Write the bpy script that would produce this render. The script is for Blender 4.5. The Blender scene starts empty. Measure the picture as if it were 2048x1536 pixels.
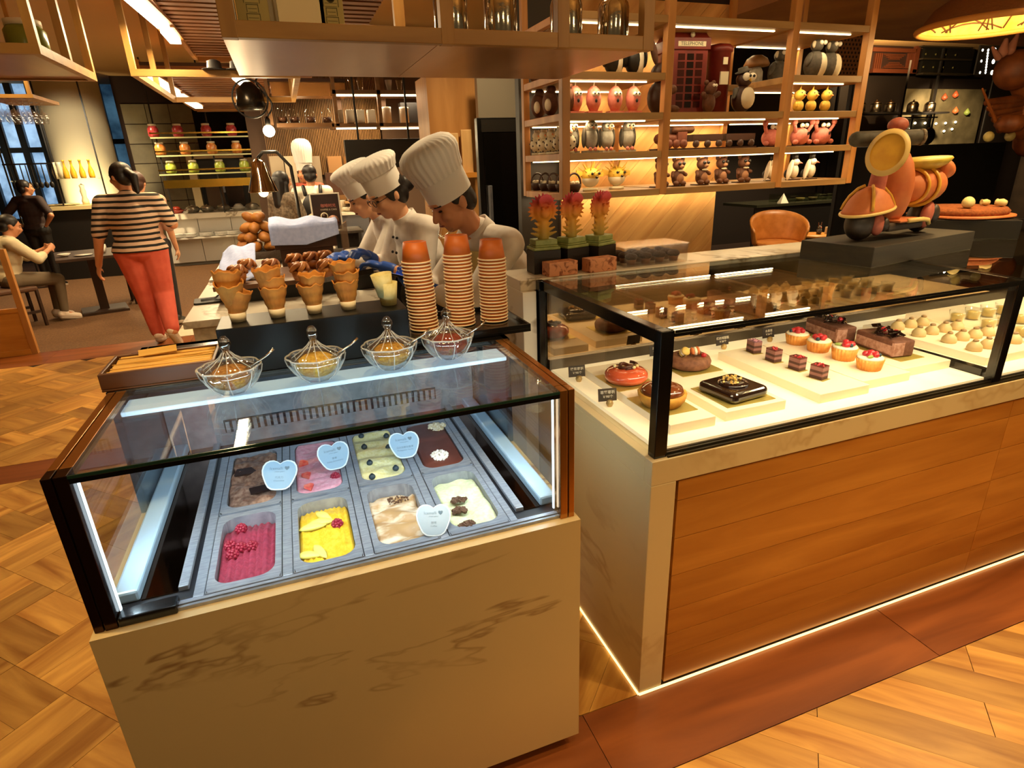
import bpy, math, random
from mathutils import Vector as V, Matrix as M
SC=bpy.context.scene; COL=SC.collection
rnd=random.Random(7)
# ---------------- camera ----------------
YAW,PIT,ROL,FPX,CH=0.34156,0.36131,-0.035719,1171.4,1.62
cy,sy,cp,sp,cr,sr=math.cos(YAW),math.sin(YAW),math.cos(PIT),math.sin(PIT),math.cos(ROL),math.sin(ROL)
FW=V((sy*cp,cy*cp,-sp)); r0=V((cy,-sy,0)); u0=r0.cross(FW)
RT=r0*cr+u0*sr; UP=-r0*sr+u0*cr
CAM=V((0,0,CH))
cd=bpy.data.cameras.new('camera'); cam=bpy.data.objects.new('camera',cd); COL.objects.link(cam)
m=M((RT,UP,-FW)).transposed().to_4x4(); m.translation=CAM; cam.matrix_world=m
cd.sensor_width=36; cd.lens=36*FPX/2048; cd.clip_start=.05; cd.clip_end=80
SC.camera=cam
# ---------------- world, exposure, lights ----------------
w=bpy.data.worlds.new('world'); SC.world=w; w.use_nodes=True
bg=w.node_tree.nodes['Background']; bg.inputs[0].default_value=(1,.64,.28,1); bg.inputs[1].default_value=.07
vs=SC.view_settings; vs.view_transform='Standard'; vs.look='None'; vs.gamma=1; vs.use_curve_mapping=False; vs.exposure=0.35
SC.cycles.use_denoising=True
SC.cycles.max_bounces=8; SC.cycles.transparent_max_bounces=24; SC.cycles.caustics_reflective=False; SC.cycles.caustics_refractive=False
SC.cycles.sample_clamp_indirect=4
WARM=(1,.70,.33); KIT=(1,.75,.42); COOL=(.68,.88,1)
def light(name,kind,loc,power,col,size=.1,to=None,size_y=None,spot=100,blend=.6):
    l=bpy.data.lights.new(name,kind); l.energy=power; l.color=col
    o=bpy.data.objects.new(name,l); COL.objects.link(o); o.location=loc
    if kind=='AREA':
        l.shape='RECTANGLE'; l.size=size; l.size_y=size_y or size
    elif kind=='SPOT': l.spot_size=math.radians(spot); l.spot_blend=blend; l.shadow_soft_size=size
    else: l.shadow_soft_size=size
    d=(V(to)-V(loc)) if to else V((0,0,-1))
    o.rotation_euler=d.to_track_quat('-Z','Y').to_euler()
    return o
# ceiling downlights (real spots in a grid under the ceiling)
for i,(x,y,p) in enumerate([(-1.25,1.35,105),(1.9,.2,140),(.6,.2,35),(2.6,1.1,80),(-2.2,3.2,14),(-.6,3.0,10),(3.4,1.35,120),(-2.6,5.6,40),(-1.2,7.2,130),(-3.6,8.6,110)]):
    light('downlight','SPOT',(x,y,2.82),p,WARM,.06,(x,y,0),spot=(88 if i<2 else 115),blend=.9)
for i,(x,y,p) in enumerate([(.3,2.95,130),(1.25,3.3,90),(.2,4.3,190),(-.2,5.6,220),(-.8,10.8,480),(.9,8.3,190),(-2.4,11.5,380),(2.0,7,200),(.4,7.3,320),(-.6,8.6,260),(-1.0,7.9,200),(4.6,4.6,110),(6.4,5.6,220),(9.6,6.6,260)]):  # entries over the stone tiles and the armchair were added to brighten them
    light('kitchen_downlight','SPOT',(x,y,2.8),p,KIT,.08,(x,y,0),spot=140,blend=.9)
for x,y,p in ((-.9,-.5,11),(.7,-.7,12),(2.3,-.6,32),(-2.6,1.2,10)): light('front_fill','POINT',(x,y,2.45),p,WARM,.12)  # unseen point lamps added as frontal fill for camera-facing sides
light('case_fill_spot','SPOT',(.15,1.05,2.6),60,WARM,.05,(.15,1.5,1.1),spot=48,blend=.7)  # unseen spot added to brighten the bowls and the case top
# ---------------- helpers ----------------
def ray(x,y): return (FW*FPX+RT*(x-1024)-UP*(y-768)).normalized()
def PX(x,y,X): d=ray(x,y); return CAM+d*(X/d.x)
def PY(x,y,Y): d=ray(x,y); return CAM+d*(Y/d.y)
def PZ(x,y,Z): d=ray(x,y); return CAM+d*((Z-CH)/d.z)
def lin(c): return c/12.92 if c<=.04045 else ((c+.055)/1.055)**2.4
def hx(s,a=1): return tuple(lin(int(s[i:i+2],16)/255) for i in (0,2,4))+(a,)
MATS={}
def mat(name,col,rough=.5,metal=0,col2=None,scale=8,stretch=(1,1,1),bump=0,emit=0,spec=.5,coat=0,rv=0,sub=0,lo=.35,hi=.65,detail=4,dist=0,trans=0,ecol=None):
    if name in MATS: return MATS[name]
    m=bpy.data.materials.new(name); m.use_nodes=True; n=m.node_tree.nodes; L=m.node_tree.links; b=n['Principled BSDF']
    c=hx(col) if isinstance(col,str) else tuple(col)+(1,)
    b.inputs['Base Color'].default_value=c; b.inputs['Roughness'].default_value=rough; b.inputs['Metallic'].default_value=metal
    b.inputs['Specular IOR Level'].default_value=spec; b.inputs['Coat Weight'].default_value=coat; b.inputs['Coat Roughness'].default_value=.08
    if trans: b.inputs['Transmission Weight'].default_value=trans
    if sub: b.inputs['Subsurface Weight'].default_value=sub; b.inputs['Subsurface Radius'].default_value=(.01,.006,.003)
    if emit: b.inputs['Emission Color'].default_value=hx(ecol) if ecol else c; b.inputs['Emission Strength'].default_value=emit
    out=None
    if col2 or bump or rv:
        tc=n.new('ShaderNodeTexCoord'); mp=n.new('ShaderNodeMapping'); mp.inputs['Scale'].default_value=stretch
        oi=n.new('ShaderNodeObjectInfo'); sc=n.new('ShaderNodeVectorMath'); sc.operation='SCALE'; sc.inputs['Scale'].default_value=7
        cb=n.new('ShaderNodeCombineXYZ'); 
        for k in range(3): L.new(oi.outputs['Random'],cb.inputs[k])
        L.new(cb.outputs[0],sc.inputs[0]); ad=n.new('ShaderNodeVectorMath'); L.new(tc.outputs['Object'],ad.inputs[0]); L.new(sc.outputs[0],ad.inputs[1])
        L.new(ad.outputs[0],mp.inputs[0])
        nz=n.new('ShaderNodeTexNoise'); nz.inputs['Scale'].default_value=scale; nz.inputs['Detail'].default_value=detail; nz.inputs['Distortion'].default_value=dist
        L.new(mp.outputs[0],nz.inputs['Vector'])
        if col2:
            rp=n.new('ShaderNodeValToRGB'); rp.color_ramp.elements[0].position=lo; rp.color_ramp.elements[1].position=hi
            rp.color_ramp.elements[0].color=c; rp.color_ramp.elements[1].color=hx(col2)
            L.new(nz.outputs[0],rp.inputs[0]); out=rp.outputs[0]
        if rv:
            hs=n.new('ShaderNodeHueSaturation'); mr=n.new('ShaderNodeMapRange'); mr.inputs['To Min'].default_value=1-rv; mr.inputs['To Max'].default_value=1+rv
            L.new(oi.outputs['Random'],mr.inputs[0]); L.new(mr.outputs[0],hs.inputs['Value'])
            if out: L.new(out,hs.inputs['Color'])
            else: hs.inputs['Color'].default_value=c
            out=hs.outputs[0]
        if out: L.new(out,b.inputs['Base Color'])
        if bump:
            bp=n.new('ShaderNodeBump'); bp.inputs['Strength'].default_value=bump; bp.inputs['Distance'].default_value=.01
            L.new(nz.outputs[0],bp.inputs['Height']); L.new(bp.outputs[0],b.inputs['Normal'])
    MATS[name]=m; return m
def wood(name,c1,c2,axis='x',scale=6,rough=.45,rv=.12,bump=.04,coat=0):
    st={'x':(.12,1,1),'y':(1,.12,1),'z':(1,1,.12)}[axis]
    return mat(name,c1,rough,0,c2,scale*3,st,bump,rv=rv,detail=6,dist=.6,lo=.3,hi=.72,coat=coat)
def marble(name,base,vein,scale=1.6,rough=.25,axis=(1,1,1),width=.035,rot=.6,spec=.5):
    if name in MATS: return MATS[name]
    m=bpy.data.materials.new(name); m.use_nodes=True; n=m.node_tree.nodes; L=m.node_tree.links; b=n['Principled BSDF']
    tc=n.new('ShaderNodeTexCoord'); mp=n.new('ShaderNodeMapping'); mp.inputs['Scale'].default_value=axis; mp.inputs['Rotation'].default_value=(rot,rot,0.3)
    L.new(tc.outputs['Object'],mp.inputs[0])
    def rid(s,wd,dt):
        z=n.new('ShaderNodeTexNoise'); z.inputs['Scale'].default_value=s; z.inputs['Detail'].default_value=dt; z.inputs['Roughness'].default_value=.62; z.inputs['Distortion'].default_value=.5; L.new(mp.outputs[0],z.inputs['Vector'])
        a=n.new('ShaderNodeMath'); a.operation='SUBTRACT'; a.inputs[1].default_value=.5; L.new(z.outputs[0],a.inputs[0])
        c=n.new('ShaderNodeMath'); c.operation='ABSOLUTE'; L.new(a.outputs[0],c.inputs[0])
        r=n.new('ShaderNodeMapRange'); r.inputs['From Min'].default_value=0; r.inputs['From Max'].default_value=wd; r.inputs['To Min'].default_value=1; r.inputs['To Max'].default_value=0; L.new(c.outputs[0],r.inputs[0]); return r.outputs[0]
    v=rid(scale,width,5); k=n.new('ShaderNodeTexNoise'); k.inputs['Scale'].default_value=scale*1.3; L.new(mp.outputs[0],k.inputs['Vector'])
    kr=n.new('ShaderNodeMapRange'); kr.inputs['From Min'].default_value=.42; kr.inputs['From Max'].default_value=.62; L.new(k.outputs[0],kr.inputs[0])
    mu=n.new('ShaderNodeMath'); mu.operation='MULTIPLY'; L.new(v,mu.inputs[0]); L.new(kr.outputs[0],mu.inputs[1])
    mx=n.new('ShaderNodeMixRGB'); mx.inputs[1].default_value=hx(base); mx.inputs[2].default_value=hx(vein); L.new(mu.outputs[0],mx.inputs[0])
    L.new(mx.outputs[0],b.inputs['Base Color']); b.inputs['Roughness'].default_value=rough; b.inputs['Specular IOR Level'].default_value=spec
    MATS[name]=m; return m
def glass(name,tint=(1,1,1),ior=1.45,rough=0,refl=(1,1,1)):
    if name in MATS: return MATS[name]
    m=bpy.data.materials.new(name); m.use_nodes=True; n=m.node_tree.nodes; L=m.node_tree.links
    n.remove(n['Principled BSDF']); t=n.new('ShaderNodeBsdfTransparent'); t.inputs[0].default_value=tuple(tint)+(1,)
    g=n.new('ShaderNodeBsdfGlossy'); g.inputs['Roughness'].default_value=rough; g.inputs[0].default_value=tuple(refl)+(1,)
    lw=n.new('ShaderNodeLayerWeight'); lw.inputs[0].default_value=.5; pw=n.new('ShaderNodeMath'); pw.operation='POWER'; pw.inputs[1].default_value=5; L.new(lw.outputs['Facing'],pw.inputs[0])
    f0=((ior-1)/(ior+1))**2; ma=n.new('ShaderNodeMath'); ma.operation='MULTIPLY_ADD'; ma.inputs[1].default_value=1-f0; ma.inputs[2].default_value=f0; L.new(pw.outputs[0],ma.inputs[0])
    x=n.new('ShaderNodeMixShader'); L.new(ma.outputs[0],x.inputs[0]); L.new(t.outputs[0],x.inputs[1]); L.new(g.outputs[0],x.inputs[2]); L.new(x.outputs[0],n['Material Output'].inputs[0])
    MATS[name]=m; return m
def emis(name,col,s): return mat(name,'000000',.5,emit=s,ecol=col)
class MB:
    def __init__(s): s.v=[];s.f=[];s.mi=[];s.sm=[]
    def add(s,vs,fs,mi=0,sm=False,T=None):
        o=len(s.v); s.v+= [tuple(T@V(p)) for p in vs] if T else [tuple(p) for p in vs]
        s.f+=[tuple(i+o for i in f) for f in fs]; s.mi+=[mi]*len(fs); s.sm+=[sm]*len(fs); return s
    def box(s,x0,x1,y0,y1,z0,z1,mi=0,T=None):
        return s.add([(x0,y0,z0),(x1,y0,z0),(x1,y1,z0),(x0,y1,z0),(x0,y0,z1),(x1,y0,z1),(x1,y1,z1),(x0,y1,z1)],[(0,3,2,1),(4,5,6,7),(0,1,5,4),(1,2,6,5),(2,3,7,6),(3,0,4,7)],mi,False,T)
    def lathe(s,pr,n=20,mi=0,T=None,sm=True,cap=True,wav=None):
        vs=[];fs=[]
        for (r,z) in pr:
            for k in range(n):
                a=2*math.pi*k/n; q=r*(wav(a,z) if wav else 1); vs.append((q*math.cos(a),q*math.sin(a),z))
        for i in range(len(pr)-1):
            for k in range(n): k2=(k+1)%n; fs.append((i*n+k,i*n+k2,(i+1)*n+k2,(i+1)*n+k))
        if cap:
            if pr[0][0]>1e-6: fs.append(tuple(range(n))[::-1])
            if pr[-1][0]>1e-6: fs.append(tuple((len(pr)-1)*n+k for k in range(n)))
        return s.add(vs,fs,mi,sm,T)
    def cyl(s,c,r,h,n=16,mi=0,r2=None,T=None):
        t=M.Translation(c); t=T@t if T else t
        return s.lathe([(r,0),(r if r2 is None else r2,h)],n,mi,t)
    def tube(s,pts,r,n=8,mi=0,T=None,closed=False):
        pts=[V(p) for p in pts]; rs=r if isinstance(r,(list,tuple)) else [r]*len(pts); vs=[];fs=[]; N=len(pts)
        ref=None
        for i,p in enumerate(pts):
            a=pts[(i-1)%N] if (i>0 or closed) else p; b=pts[(i+1)%N] if (i<N-1 or closed) else p
            d=(b-a).normalized()
            if ref is None: ref=d.orthogonal().normalized()
            ref=(ref-d*ref.dot(d)).normalized(); q=d.cross(ref)
            for k in range(n):
                t=2*math.pi*k/n; vs.append(p+(ref*math.cos(t)+q*math.sin(t))*rs[i])
        for i in range(N if closed else N-1):
            j=(i+1)%N
            for k in range(n): k2=(k+1)%n; fs.append((i*n+k,i*n+k2,j*n+k2,j*n+k))
        if not closed: fs.append(tuple(range(n))[::-1]); fs.append(tuple((N-1)*n+k for k in range(n)))
        return s.add(vs,fs,mi,True,T)
    def ell(s,c,r,mi=0,T=None,nu=16,nv=10,R=None):
        if not isinstance(r,(list,tuple)): r=(r,r,r)
        t=M.Translation(c)
        if R is not None: t=t@R.to_4x4()
        t=t@M.Diagonal((r[0],r[1],r[2],1)); t=T@t if T else t
        return s.lathe([(math.sin(math.pi*i/nv),-math.cos(math.pi*i/nv)) for i in range(nv+1)],nu,mi,t,cap=False)
    def prism(s,poly,h,mi=0,T=None,sm=False):
        n=len(poly); vs=[(x,y,0) for x,y in poly]+[(x,y,h) for x,y in poly]
        s.add(vs,[tuple(range(n))[::-1],tuple(range(n,2*n))],mi,False,T); o=len(s.v)-2*n
        s.f+=[(o+i,o+(i+1)%n,o+n+(i+1)%n,o+n+i) for i in range(n)]; s.mi+=[mi]*n; s.sm+=[sm]*n; return s
    def cap(s,a,b,ra,rb,n=12,mi=0,T=None):
        a,b=V(a),V(b); d=b-a; l=d.length
        if l<1e-6: return s.ell(a,ra,mi,T)
        q=d.to_track_quat('Z','Y').to_matrix().to_4x4(); t=M.Translation(a)@q; t=T@t if T else t
        pr=[(ra*math.cos(x),ra*math.sin(x)) for x in (-1.5708,-1.1,-.6,-.2)]+[(ra,0),(rb,l)]+[(rb*math.cos(x),l+rb*math.sin(x)) for x in (.2,.6,1.1,1.5708)]
        return s.lathe(pr,n,mi,t,cap=False)
    def mesh(s,name,mats):
        me=bpy.data.meshes.new(name); me.from_pydata(s.v,[],s.f)
        for x in (mats if isinstance(mats,(list,tuple)) else [mats]): me.materials.append(x)
        me.polygons.foreach_set('material_index',s.mi); me.polygons.foreach_set('use_smooth',s.sm); me.update(); return me
    def obj(s,name,mats,parent=None,bev=0,loc=None,rz=0,rot=None,seg=2,voxel=0,smooth=0):
        o=bpy.data.objects.new(name,s.mesh(name,mats)); COL.objects.link(o)
        if voxel:
            r=o.modifiers.new('r','REMESH'); r.mode='VOXEL'; r.voxel_size=voxel; r.use_smooth_shade=True
            if smooth: k=o.modifiers.new('s','SMOOTH'); k.iterations=smooth; k.factor=.5
            bpy.context.view_layer.update()
            me=bpy.data.meshes.new_from_object(o.evaluated_get(bpy.context.evaluated_depsgraph_get()))
            o.modifiers.clear(); o.data=me; me.name=name
            if not me.materials: me.materials.append(mats if not isinstance(mats,(list,tuple)) else mats[0])
        if parent: o.parent=parent
        if loc: o.location=loc
        if rz: o.rotation_euler=(0,0,rz)
        if rot: o.rotation_euler=rot
        if bev: b=o.modifiers.new('b','BEVEL'); b.width=bev; b.segments=seg; b.limit_method='ANGLE'; b.angle_limit=.6
        return o
def tag(o,label=None,cat=None,group=None,kind=None):
    if label: o['label']=label
    if cat: o['category']=cat
    if group: o['group']=group
    if kind: o['kind']=kind
    return o
def thing(name,label,cat,loc=(0,0,0),rz=0,group=None):
    o=bpy.data.objects.new(name,None); COL.objects.link(o); o.location=loc; o.rotation_euler=(0,0,rz); o.empty_display_size=.05
    return tag(o,label,cat,group)
def dup(o,loc,rz=None,label=None,group=None,parent=None,scale=None):
    c=o.copy(); COL.objects.link(c)
    if parent is not None: c.parent=parent
    else:
        c.location=loc
        if rz is not None: c.rotation_euler=(o.rotation_euler[0],o.rotation_euler[1],rz)
        if scale: c.scale=(scale,)*3
        if label: c['label']=label
        if group: c['group']=group
    for ch in list(o.children): dup(ch,None,parent=c)
    return c
def text(s,size,m,parent=None,loc=(0,0,0),rot=(0,0,0),ext=.0004,name='lettering',align='CENTER',bold=0):
    c=bpy.data.curves.new(name,'FONT'); c.body=s; c.size=size; c.align_x=align; c.align_y='CENTER'; c.extrude=ext; c.resolution_u=2; c.offset=bold
    c.materials.append(m); o=bpy.data.objects.new(name,c); COL.objects.link(o); o.location=loc; o.rotation_euler=rot
    if parent: o.parent=parent
    return o
def box(name,x0,x1,y0,y1,z0,z1,m,parent=None,bev=0,T=None): return MB().box(x0,x1,y0,y1,z0,z1,0,T).obj(name,m,parent,bev)
def rrect(w,h,r,n=5):
    out=[]
    for cx,cyy,a0 in ((w/2-r,h/2-r,0),(-w/2+r,h/2-r,90),(-w/2+r,-h/2+r,180),(w/2-r,-h/2+r,270)):
        for k in range(n+1): a=math.radians(a0+90*k/n); out.append((cx+r*math.cos(a),cyy+r*math.sin(a)))
    return out
Rx=lambda a:M.Rotation(a,4,'X'); Ry=lambda a:M.Rotation(a,4,'Y'); Rz=lambda a:M.Rotation(a,4,'Z'); Tr=lambda *p:M.Translation(p)
# ---------------- materials ----------------
BLK=mat('black_gloss','0b0908',.18,0,spec=.6); BLKM=mat('black_matte','0d0b09',.7,spec=.25)
BRZ=mat('bronze_reflecting','b57c3e',.16,.8); BRZD=mat('bronze_dark','3a2416',.15,.8)  # same frame bronze twice; lighter copy has the floor's golden reflection in its colour
STEEL=mat('steel','a9aeb8',.33,.45,'8f949e',30,(1,8,1),.02); STEELM=mat('steel_matte','8e9098',.4,.9)
GL=glass('clear_glass',(.97,.985,.98)); GLT=glass('tinted_glass',(.93,.95,.93),1.5)
MARB=marble('marble_base_stone','d4bb88','7a4818',1.5,.28,(.55,1,1.5),.014,.35)
MARD=marble('marble_case_stone','d6c090','b08a54',1.0,.28,(1,.6,1.2),.02,.5)
MARW=marble('marble_white_stone','e4dccb','8f7f68',1.5,.25,(1,1,1.5),.03)
OAK=wood('oak_veneer','cc8a38','a8661f','x',4,.4,.09,.02); OAKZ=wood('oak_upright','c48b4a','a46a30','z',5,.45,.08)
PLK=wood('oak_plank','d2a050','945e22','x',6,.36,.30,.06); PLD=wood('walnut_plank','8f5023','66320f','x',4,.35,.12,.05)
JNT=mat('floor_joint','2a1608',.9); PANELW=wood('diagonal_oak','dcaa68','b47c3e','x',5,.5,.1)
LEDW=emis('warm_led','ffe2a8',6); LEDC=emis('cool_led','d8f0ff',2.6); WHITE=mat('white_acrylic','f3ead8',.25)
# ---------------- floor ----------------
floor=tag(box('floor',-9,16,-2,17,-.05,-.004,JNT),kind='structure',label='oak parquet floor with dark walnut border strips')
def clipY(poly,lo,hi):
    for s,k in ((1,lo),(-1,-hi)):
        out=[]
        for i,p in enumerate(poly):
            q=poly[(i+1)%len(poly)]; a=s*p[1]-k; b=s*q[1]-k
            if a>=0: out.append(p)
            if a*b<0: t=a/(a-b); out.append((p[0]+(q[0]-p[0])*t,p[1]+(q[1]-p[1])*t))
        poly=out
    return poly
def inview(x,y,mg=60):
    d=V((x,y,0))-CAM; dz=d.dot(FW)
    if dz<.2: return False
    X=1024+FPX*d.dot(RT)/dz; Y=768-FPX*d.dot(UP)/dz
    return -mg<X<2048+mg and -mg<Y<1536+mg*2
R2=math.sqrt(.5)
def plank(poly,ang,m):
    if len(poly)<3: return
    ar=0
    for i,p in enumerate(poly): q=poly[(i+1)%len(poly)]; ar+=p[0]*q[1]-q[0]*p[1]
    if abs(ar)<.0004: return
    if ar<0: poly=poly[::-1]
    cx=sum(p[0] for p in poly)/len(poly); cyy=sum(p[1] for p in poly)/len(poly)
    # local frame with x along the grain, joints recessed by a 1 mm gap
    c,s=math.cos(-ang),math.sin(-ang); loc=[]
    for x,y in poly:
        x-=cx;y-=cyy; l=math.hypot(x,y); k=(l-.0012)/l; x*=k;y*=k; loc.append((x*c-y*s,x*s+y*c))
    o=MB().prism(loc,.004).obj('plank',m,floor,loc=(cx,cyy,-.004+rnd.uniform(-.0004,.0004)),rz=ang)
def ab(a,b): return ((a+b)*R2,(a-b)*R2)
B=.298
for i in range(-8,14):
    for j in range(-34,10):
        a0=.69+i*B; b0=-2.333+j*B; cx,cyy=ab(a0+B/2,b0+B/2)
        if not((cx<-.35 and cx>-3.3 and 1.0<cyy<6.45) or (.5<cx<.95 and 1.2<cyy<2.1)): continue
        if not inview(cx,cyy,300): continue
        for h in (0,1):
            if (i+j)%2==0: pl=[ab(a0,b0+h*B/2),ab(a0+B,b0+h*B/2),ab(a0+B,b0+(h+1)*B/2),ab(a0,b0+(h+1)*B/2)]; an=math.pi/4
            else: pl=[ab(a0+h*B/2,b0),ab(a0+(h+1)*B/2,b0),ab(a0+(h+1)*B/2,b0+B),ab(a0+h*B/2,b0+B)]; an=-math.pi/4
            for lo,hi in ((1.205,3.77),(4.04,6.42)): plank(clipY(pl,lo,hi),an,PLK)
for r in range(-5,15):
    a0=1.31+.128*(r); e=(.25,-.22,.25,.72,.4,.72)[r%6]
    for k in range(-2,5):
        b0=e+.94*(k-1); pl=[ab(a0,b0),ab(a0+.128,b0),ab(a0+.128,b0+.94),ab(a0,b0+.94)]
        if any(inview(x,y,520) for x,y in clipY(pl,-1,.95)): plank(clipY(pl,-1,.955),-math.pi/4,PLK)
for k in range(-1,4):
    x0=.622+1.228*k; plank([(x0,.957),(x0+1.228,.957),(x0+1.228,1.203),(x0,1.203)],0,PLD)
    plank([(x0-2.6,3.772),(x0-1.372,3.772),(x0-1.372,4.038),(x0-2.6,4.038)],0,PLD)
    plank([(x0-3,6.42),(x0-1.772,6.42),(x0-1.772,6.9),(x0-3,6.9)],0,PLD)
CARP=mat('brown_carpet','6b4a28',.95,0,'55371c',60,(1,1,1),.2)
box('carpet',-7,-1.35,6.905,15,-.004,0,CARP,floor)
STN=marble('stone_tile_face','cdbfa6','6d5a42',1.2,.3)
for i in range(6):
    for j in range(9):
        x=-1.34+i*.6; y=6.91+j*.6
        if inview(x+.3,y+.3,60): MB().box(.002,.598,.002,.598,0,.004).obj('stone_tile',STN,floor,loc=(x,y,-.004))
# ---------------- gelato display case ----------------
def wthing(name,label,cat,x,y,z=0,group=None):
    return thing(name,label,cat,(x,y,z),0,group)
def P(parent,o):
    o.parent=parent; o.location=V(o.location)-parent.location; return o
gc=wthing('gelato_display_case','glass topped gelato case on a beige marble base with bronze frame','display case',.04,1.55)
P(gc,MB().box(-.487,.567,1.12,2.02,.045,.7).box(-.487,.567,1.12,1.168,.7,.782).box(-.487,-.29,1.168,2.02,.7,.782).box(.405,.567,1.168,2.02,.7,.782).box(-.29,.405,1.87,2.02,.7,.782).obj('marble_base',MARB))
P(gc,box('plinth',-.45,.53,1.16,1.98,0,.045,BLKM))
b=MB()
for x0,x1 in ((-.482,-.4655),(-.463,-.441)): b.box(x0,x1,1.139,1.175,.782,1.126)
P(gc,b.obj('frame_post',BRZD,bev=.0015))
b=MB()
for x0,x1 in ((.521,.5405),(.543,.5585)): b.box(x0,x1,1.139,1.175,.782,1.126)
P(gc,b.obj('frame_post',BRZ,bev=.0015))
b=MB()
for x0,x1 in ((-.482,-.4655),(-.463,-.441)): b.box(x0,x1,1.176,1.6,1.108,1.126)
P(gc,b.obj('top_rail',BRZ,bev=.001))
b=MB()
for x0,x1 in ((.521,.5405),(.543,.5585)): b.box(x0,x1,1.176,1.6,1.108,1.126)
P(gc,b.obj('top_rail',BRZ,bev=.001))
b=MB().box(-.44,-.335,1.139,1.175,.782,.803); P(gc,b.obj('bottom_rail',BLK,bev=.003))
P(gc,box('glass_clamp',-.335,.521,1.146,1.153,.782,.79,STEEL)); P(gc,box('glass_clamp',-.335,.521,1.157,1.166,.782,.791,STEEL))
P(gc,box('front_glass',-.441,.521,1.148,1.154,.79,1.116,GL)); P(gc,box('top_glass',-.441,.521,1.142,1.6,1.118,1.126,GLT))
P(gc,box('glass_seal',-.441,.521,1.1405,1.1475,1.108,1.1175,BLK)); P(gc,box('glass_edge',-.441,.521,1.1385,1.1415,1.119,1.125,mat('glass_edge_green','1e3a30',.2)))
P(gc,box('side_glass',-.466,-.461,1.18,1.97,.79,1.108,GL)); P(gc,box('side_glass',.541,.546,1.18,1.97,.79,1.108,GL))
for x in (-.438,.515): P(gc,box('light_strip',x-.0015,x+.0015,1.166,1.172,.8,1.1,LEDC))
P(gc,box('light_strip',-.43,.51,1.16,1.168,1.1,1.106,LEDC))
# well: sunken steel floor below the marble rim, rails, dark gaps
P(gc,box('front_sill',-.44,.52,1.168,1.176,.78,.786,mat('sill_steel','aebbd0',.3,.9)))
WELL=mat('well_dark','1b1c22',.4); P(gc,MB().box(-.46,-.29,1.17,1.98,.782,.7835).box(.405,.54,1.17,1.98,.782,.7835).box(-.29,.405,1.87,1.98,.782,.7835).box(-.29,.405,1.168,1.87,.7,.702).obj('well_floor',WELL))
for x0,x1 in ((-.312,-.29),(-.1335,-.1115),(.0445,.0665),(.2225,.2445),(.401,.42)): P(gc,box('pan_divider',x0,x1,1.172,1.87,.772,.788,STEEL,bev=.002))
for x0,x1 in ((-.462,-.415),(.495,.54)): P(gc,MB().box(x0,x1,1.21,1.97,.784,.812).obj('side_rail',mat('rail_blue_steel','b4d0e6',.3,.25),bev=.006))
for x0,x1 in ((-.414,-.345),(.452,.494)): P(gc,box('mirror_panel',x0,x1,1.21,1.97,.784,.787,mat('mirror_brown','6b5040',.08,1)))
for x0,x1 in ((-.343,-.323),(.428,.45)): P(gc,MB().box(x0,x1,1.21,1.97,.784,.796).obj('slot_edge',STEEL,bev=.002))
P(gc,box('back_panel',-.46,.54,1.955,1.98,.784,1.105,STEEL))
g=MB(); g.box(-.30,.40,1.9535,1.955,.828,.872,0)
P(gc,g.obj('vent_panel',mat('vent_dark','2a3440',.4,.6)))
for i in range(34): P(gc,box('vent_slat',-.295+i*.0205,-.283+i*.0205,1.945,1.9535,.832,.868,STEEL))
P(gc,box('housing_glow',-.44,.52,1.50,1.59,1.092,1.104,mat('housing_glow_blue','c4dcf0',.3,emit=.55,ecol='a8ccea'),bev=.003))  # emissive strip painting the bright lit band of the housing top, no lamp
P(gc,box('air_hood',-.46,.54,1.78,1.955,1.0,1.03,STEEL,bev=.004))
P(gc,MB().box(-.487,-.467,1.6,2.02,.782,1.126).box(.547,.567,1.6,2.02,.782,1.126).box(-.467,.547,1.985,2.02,.782,1.126).box(-.487,.567,1.604,2.02,1.108,1.126).obj('rear_housing',BLK,bev=.002))
light('gelato_led','AREA',(.04,1.19,1.09),3.2,COOL,.9,(.04,1.6,.78),.02)
light('gelato_led_side','AREA',(-.43,1.3,1.0),1.0,COOL,.02,(.1,1.5,.8),.2); light('gelato_led_side','AREA',(.51,1.3,1.0),1.0,COOL,.02,(-.1,1.5,.8),.2)
# ---------------- cake display case ----------------
dc=wthing('cake_display_case','long glass cake case with black posts on marble and oak counter','display case',1.6,1.6)
DX0,DX1=.822,3.6
FLO=.86
P(dc,MB().box(DX0,.905,1.2,2.02,.012,.77).box(DX0,DX1,1.2,1.235,.77,.846).box(DX0,DX1,1.235,2.02,.83,.846).box(DX0,.86,1.235,2.02,.77,.83).obj('marble_surround',MARD,bev=.002))
xs=[.917,2.332,3.6]
for k in range(2):
    z=.014
    for h in (.105,.092,.096,.13,.133,.13,.066): P(dc,MB().box(xs[k]+.001,xs[k+1]-.001,0,.02,0,h-.0028).obj('oak_plank',OAK,loc=(0,1.206,z))); z+=h
P(dc,box('backing',.905,DX1,1.224,1.24,.012,.77,JNT))
P(dc,MB().box(DX0,DX1,1.196,1.2,.003,.011).box(DX0-.004,DX0,1.2,2.02,.003,.011).obj('glow_strip',emis('kick_led','ffd98a',2.2)))
P(dc,box('frame_post',.836,.876,1.212,1.245,.846,1.208,BLK,bev=.002)); P(dc,box('frame_post',.826,.85,1.985,2.02,.846,1.208,BLK,bev=.002))
P(dc,MB().box(2.2,2.235,1.212,1.245,.846,1.208).obj('frame_post',BLK,bev=.002))
P(dc,MB().box(.836,.866,1.245,2.0,1.172,1.208).obj('top_rail',BLK,bev=.002))
T=Tr(2.215,1.23,0)@Rz(-.12); P(dc,MB().box(-.016,.016,.02,.8,1.18,1.209,0,T).obj('top_rail',BLK,bev=.002))
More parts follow.
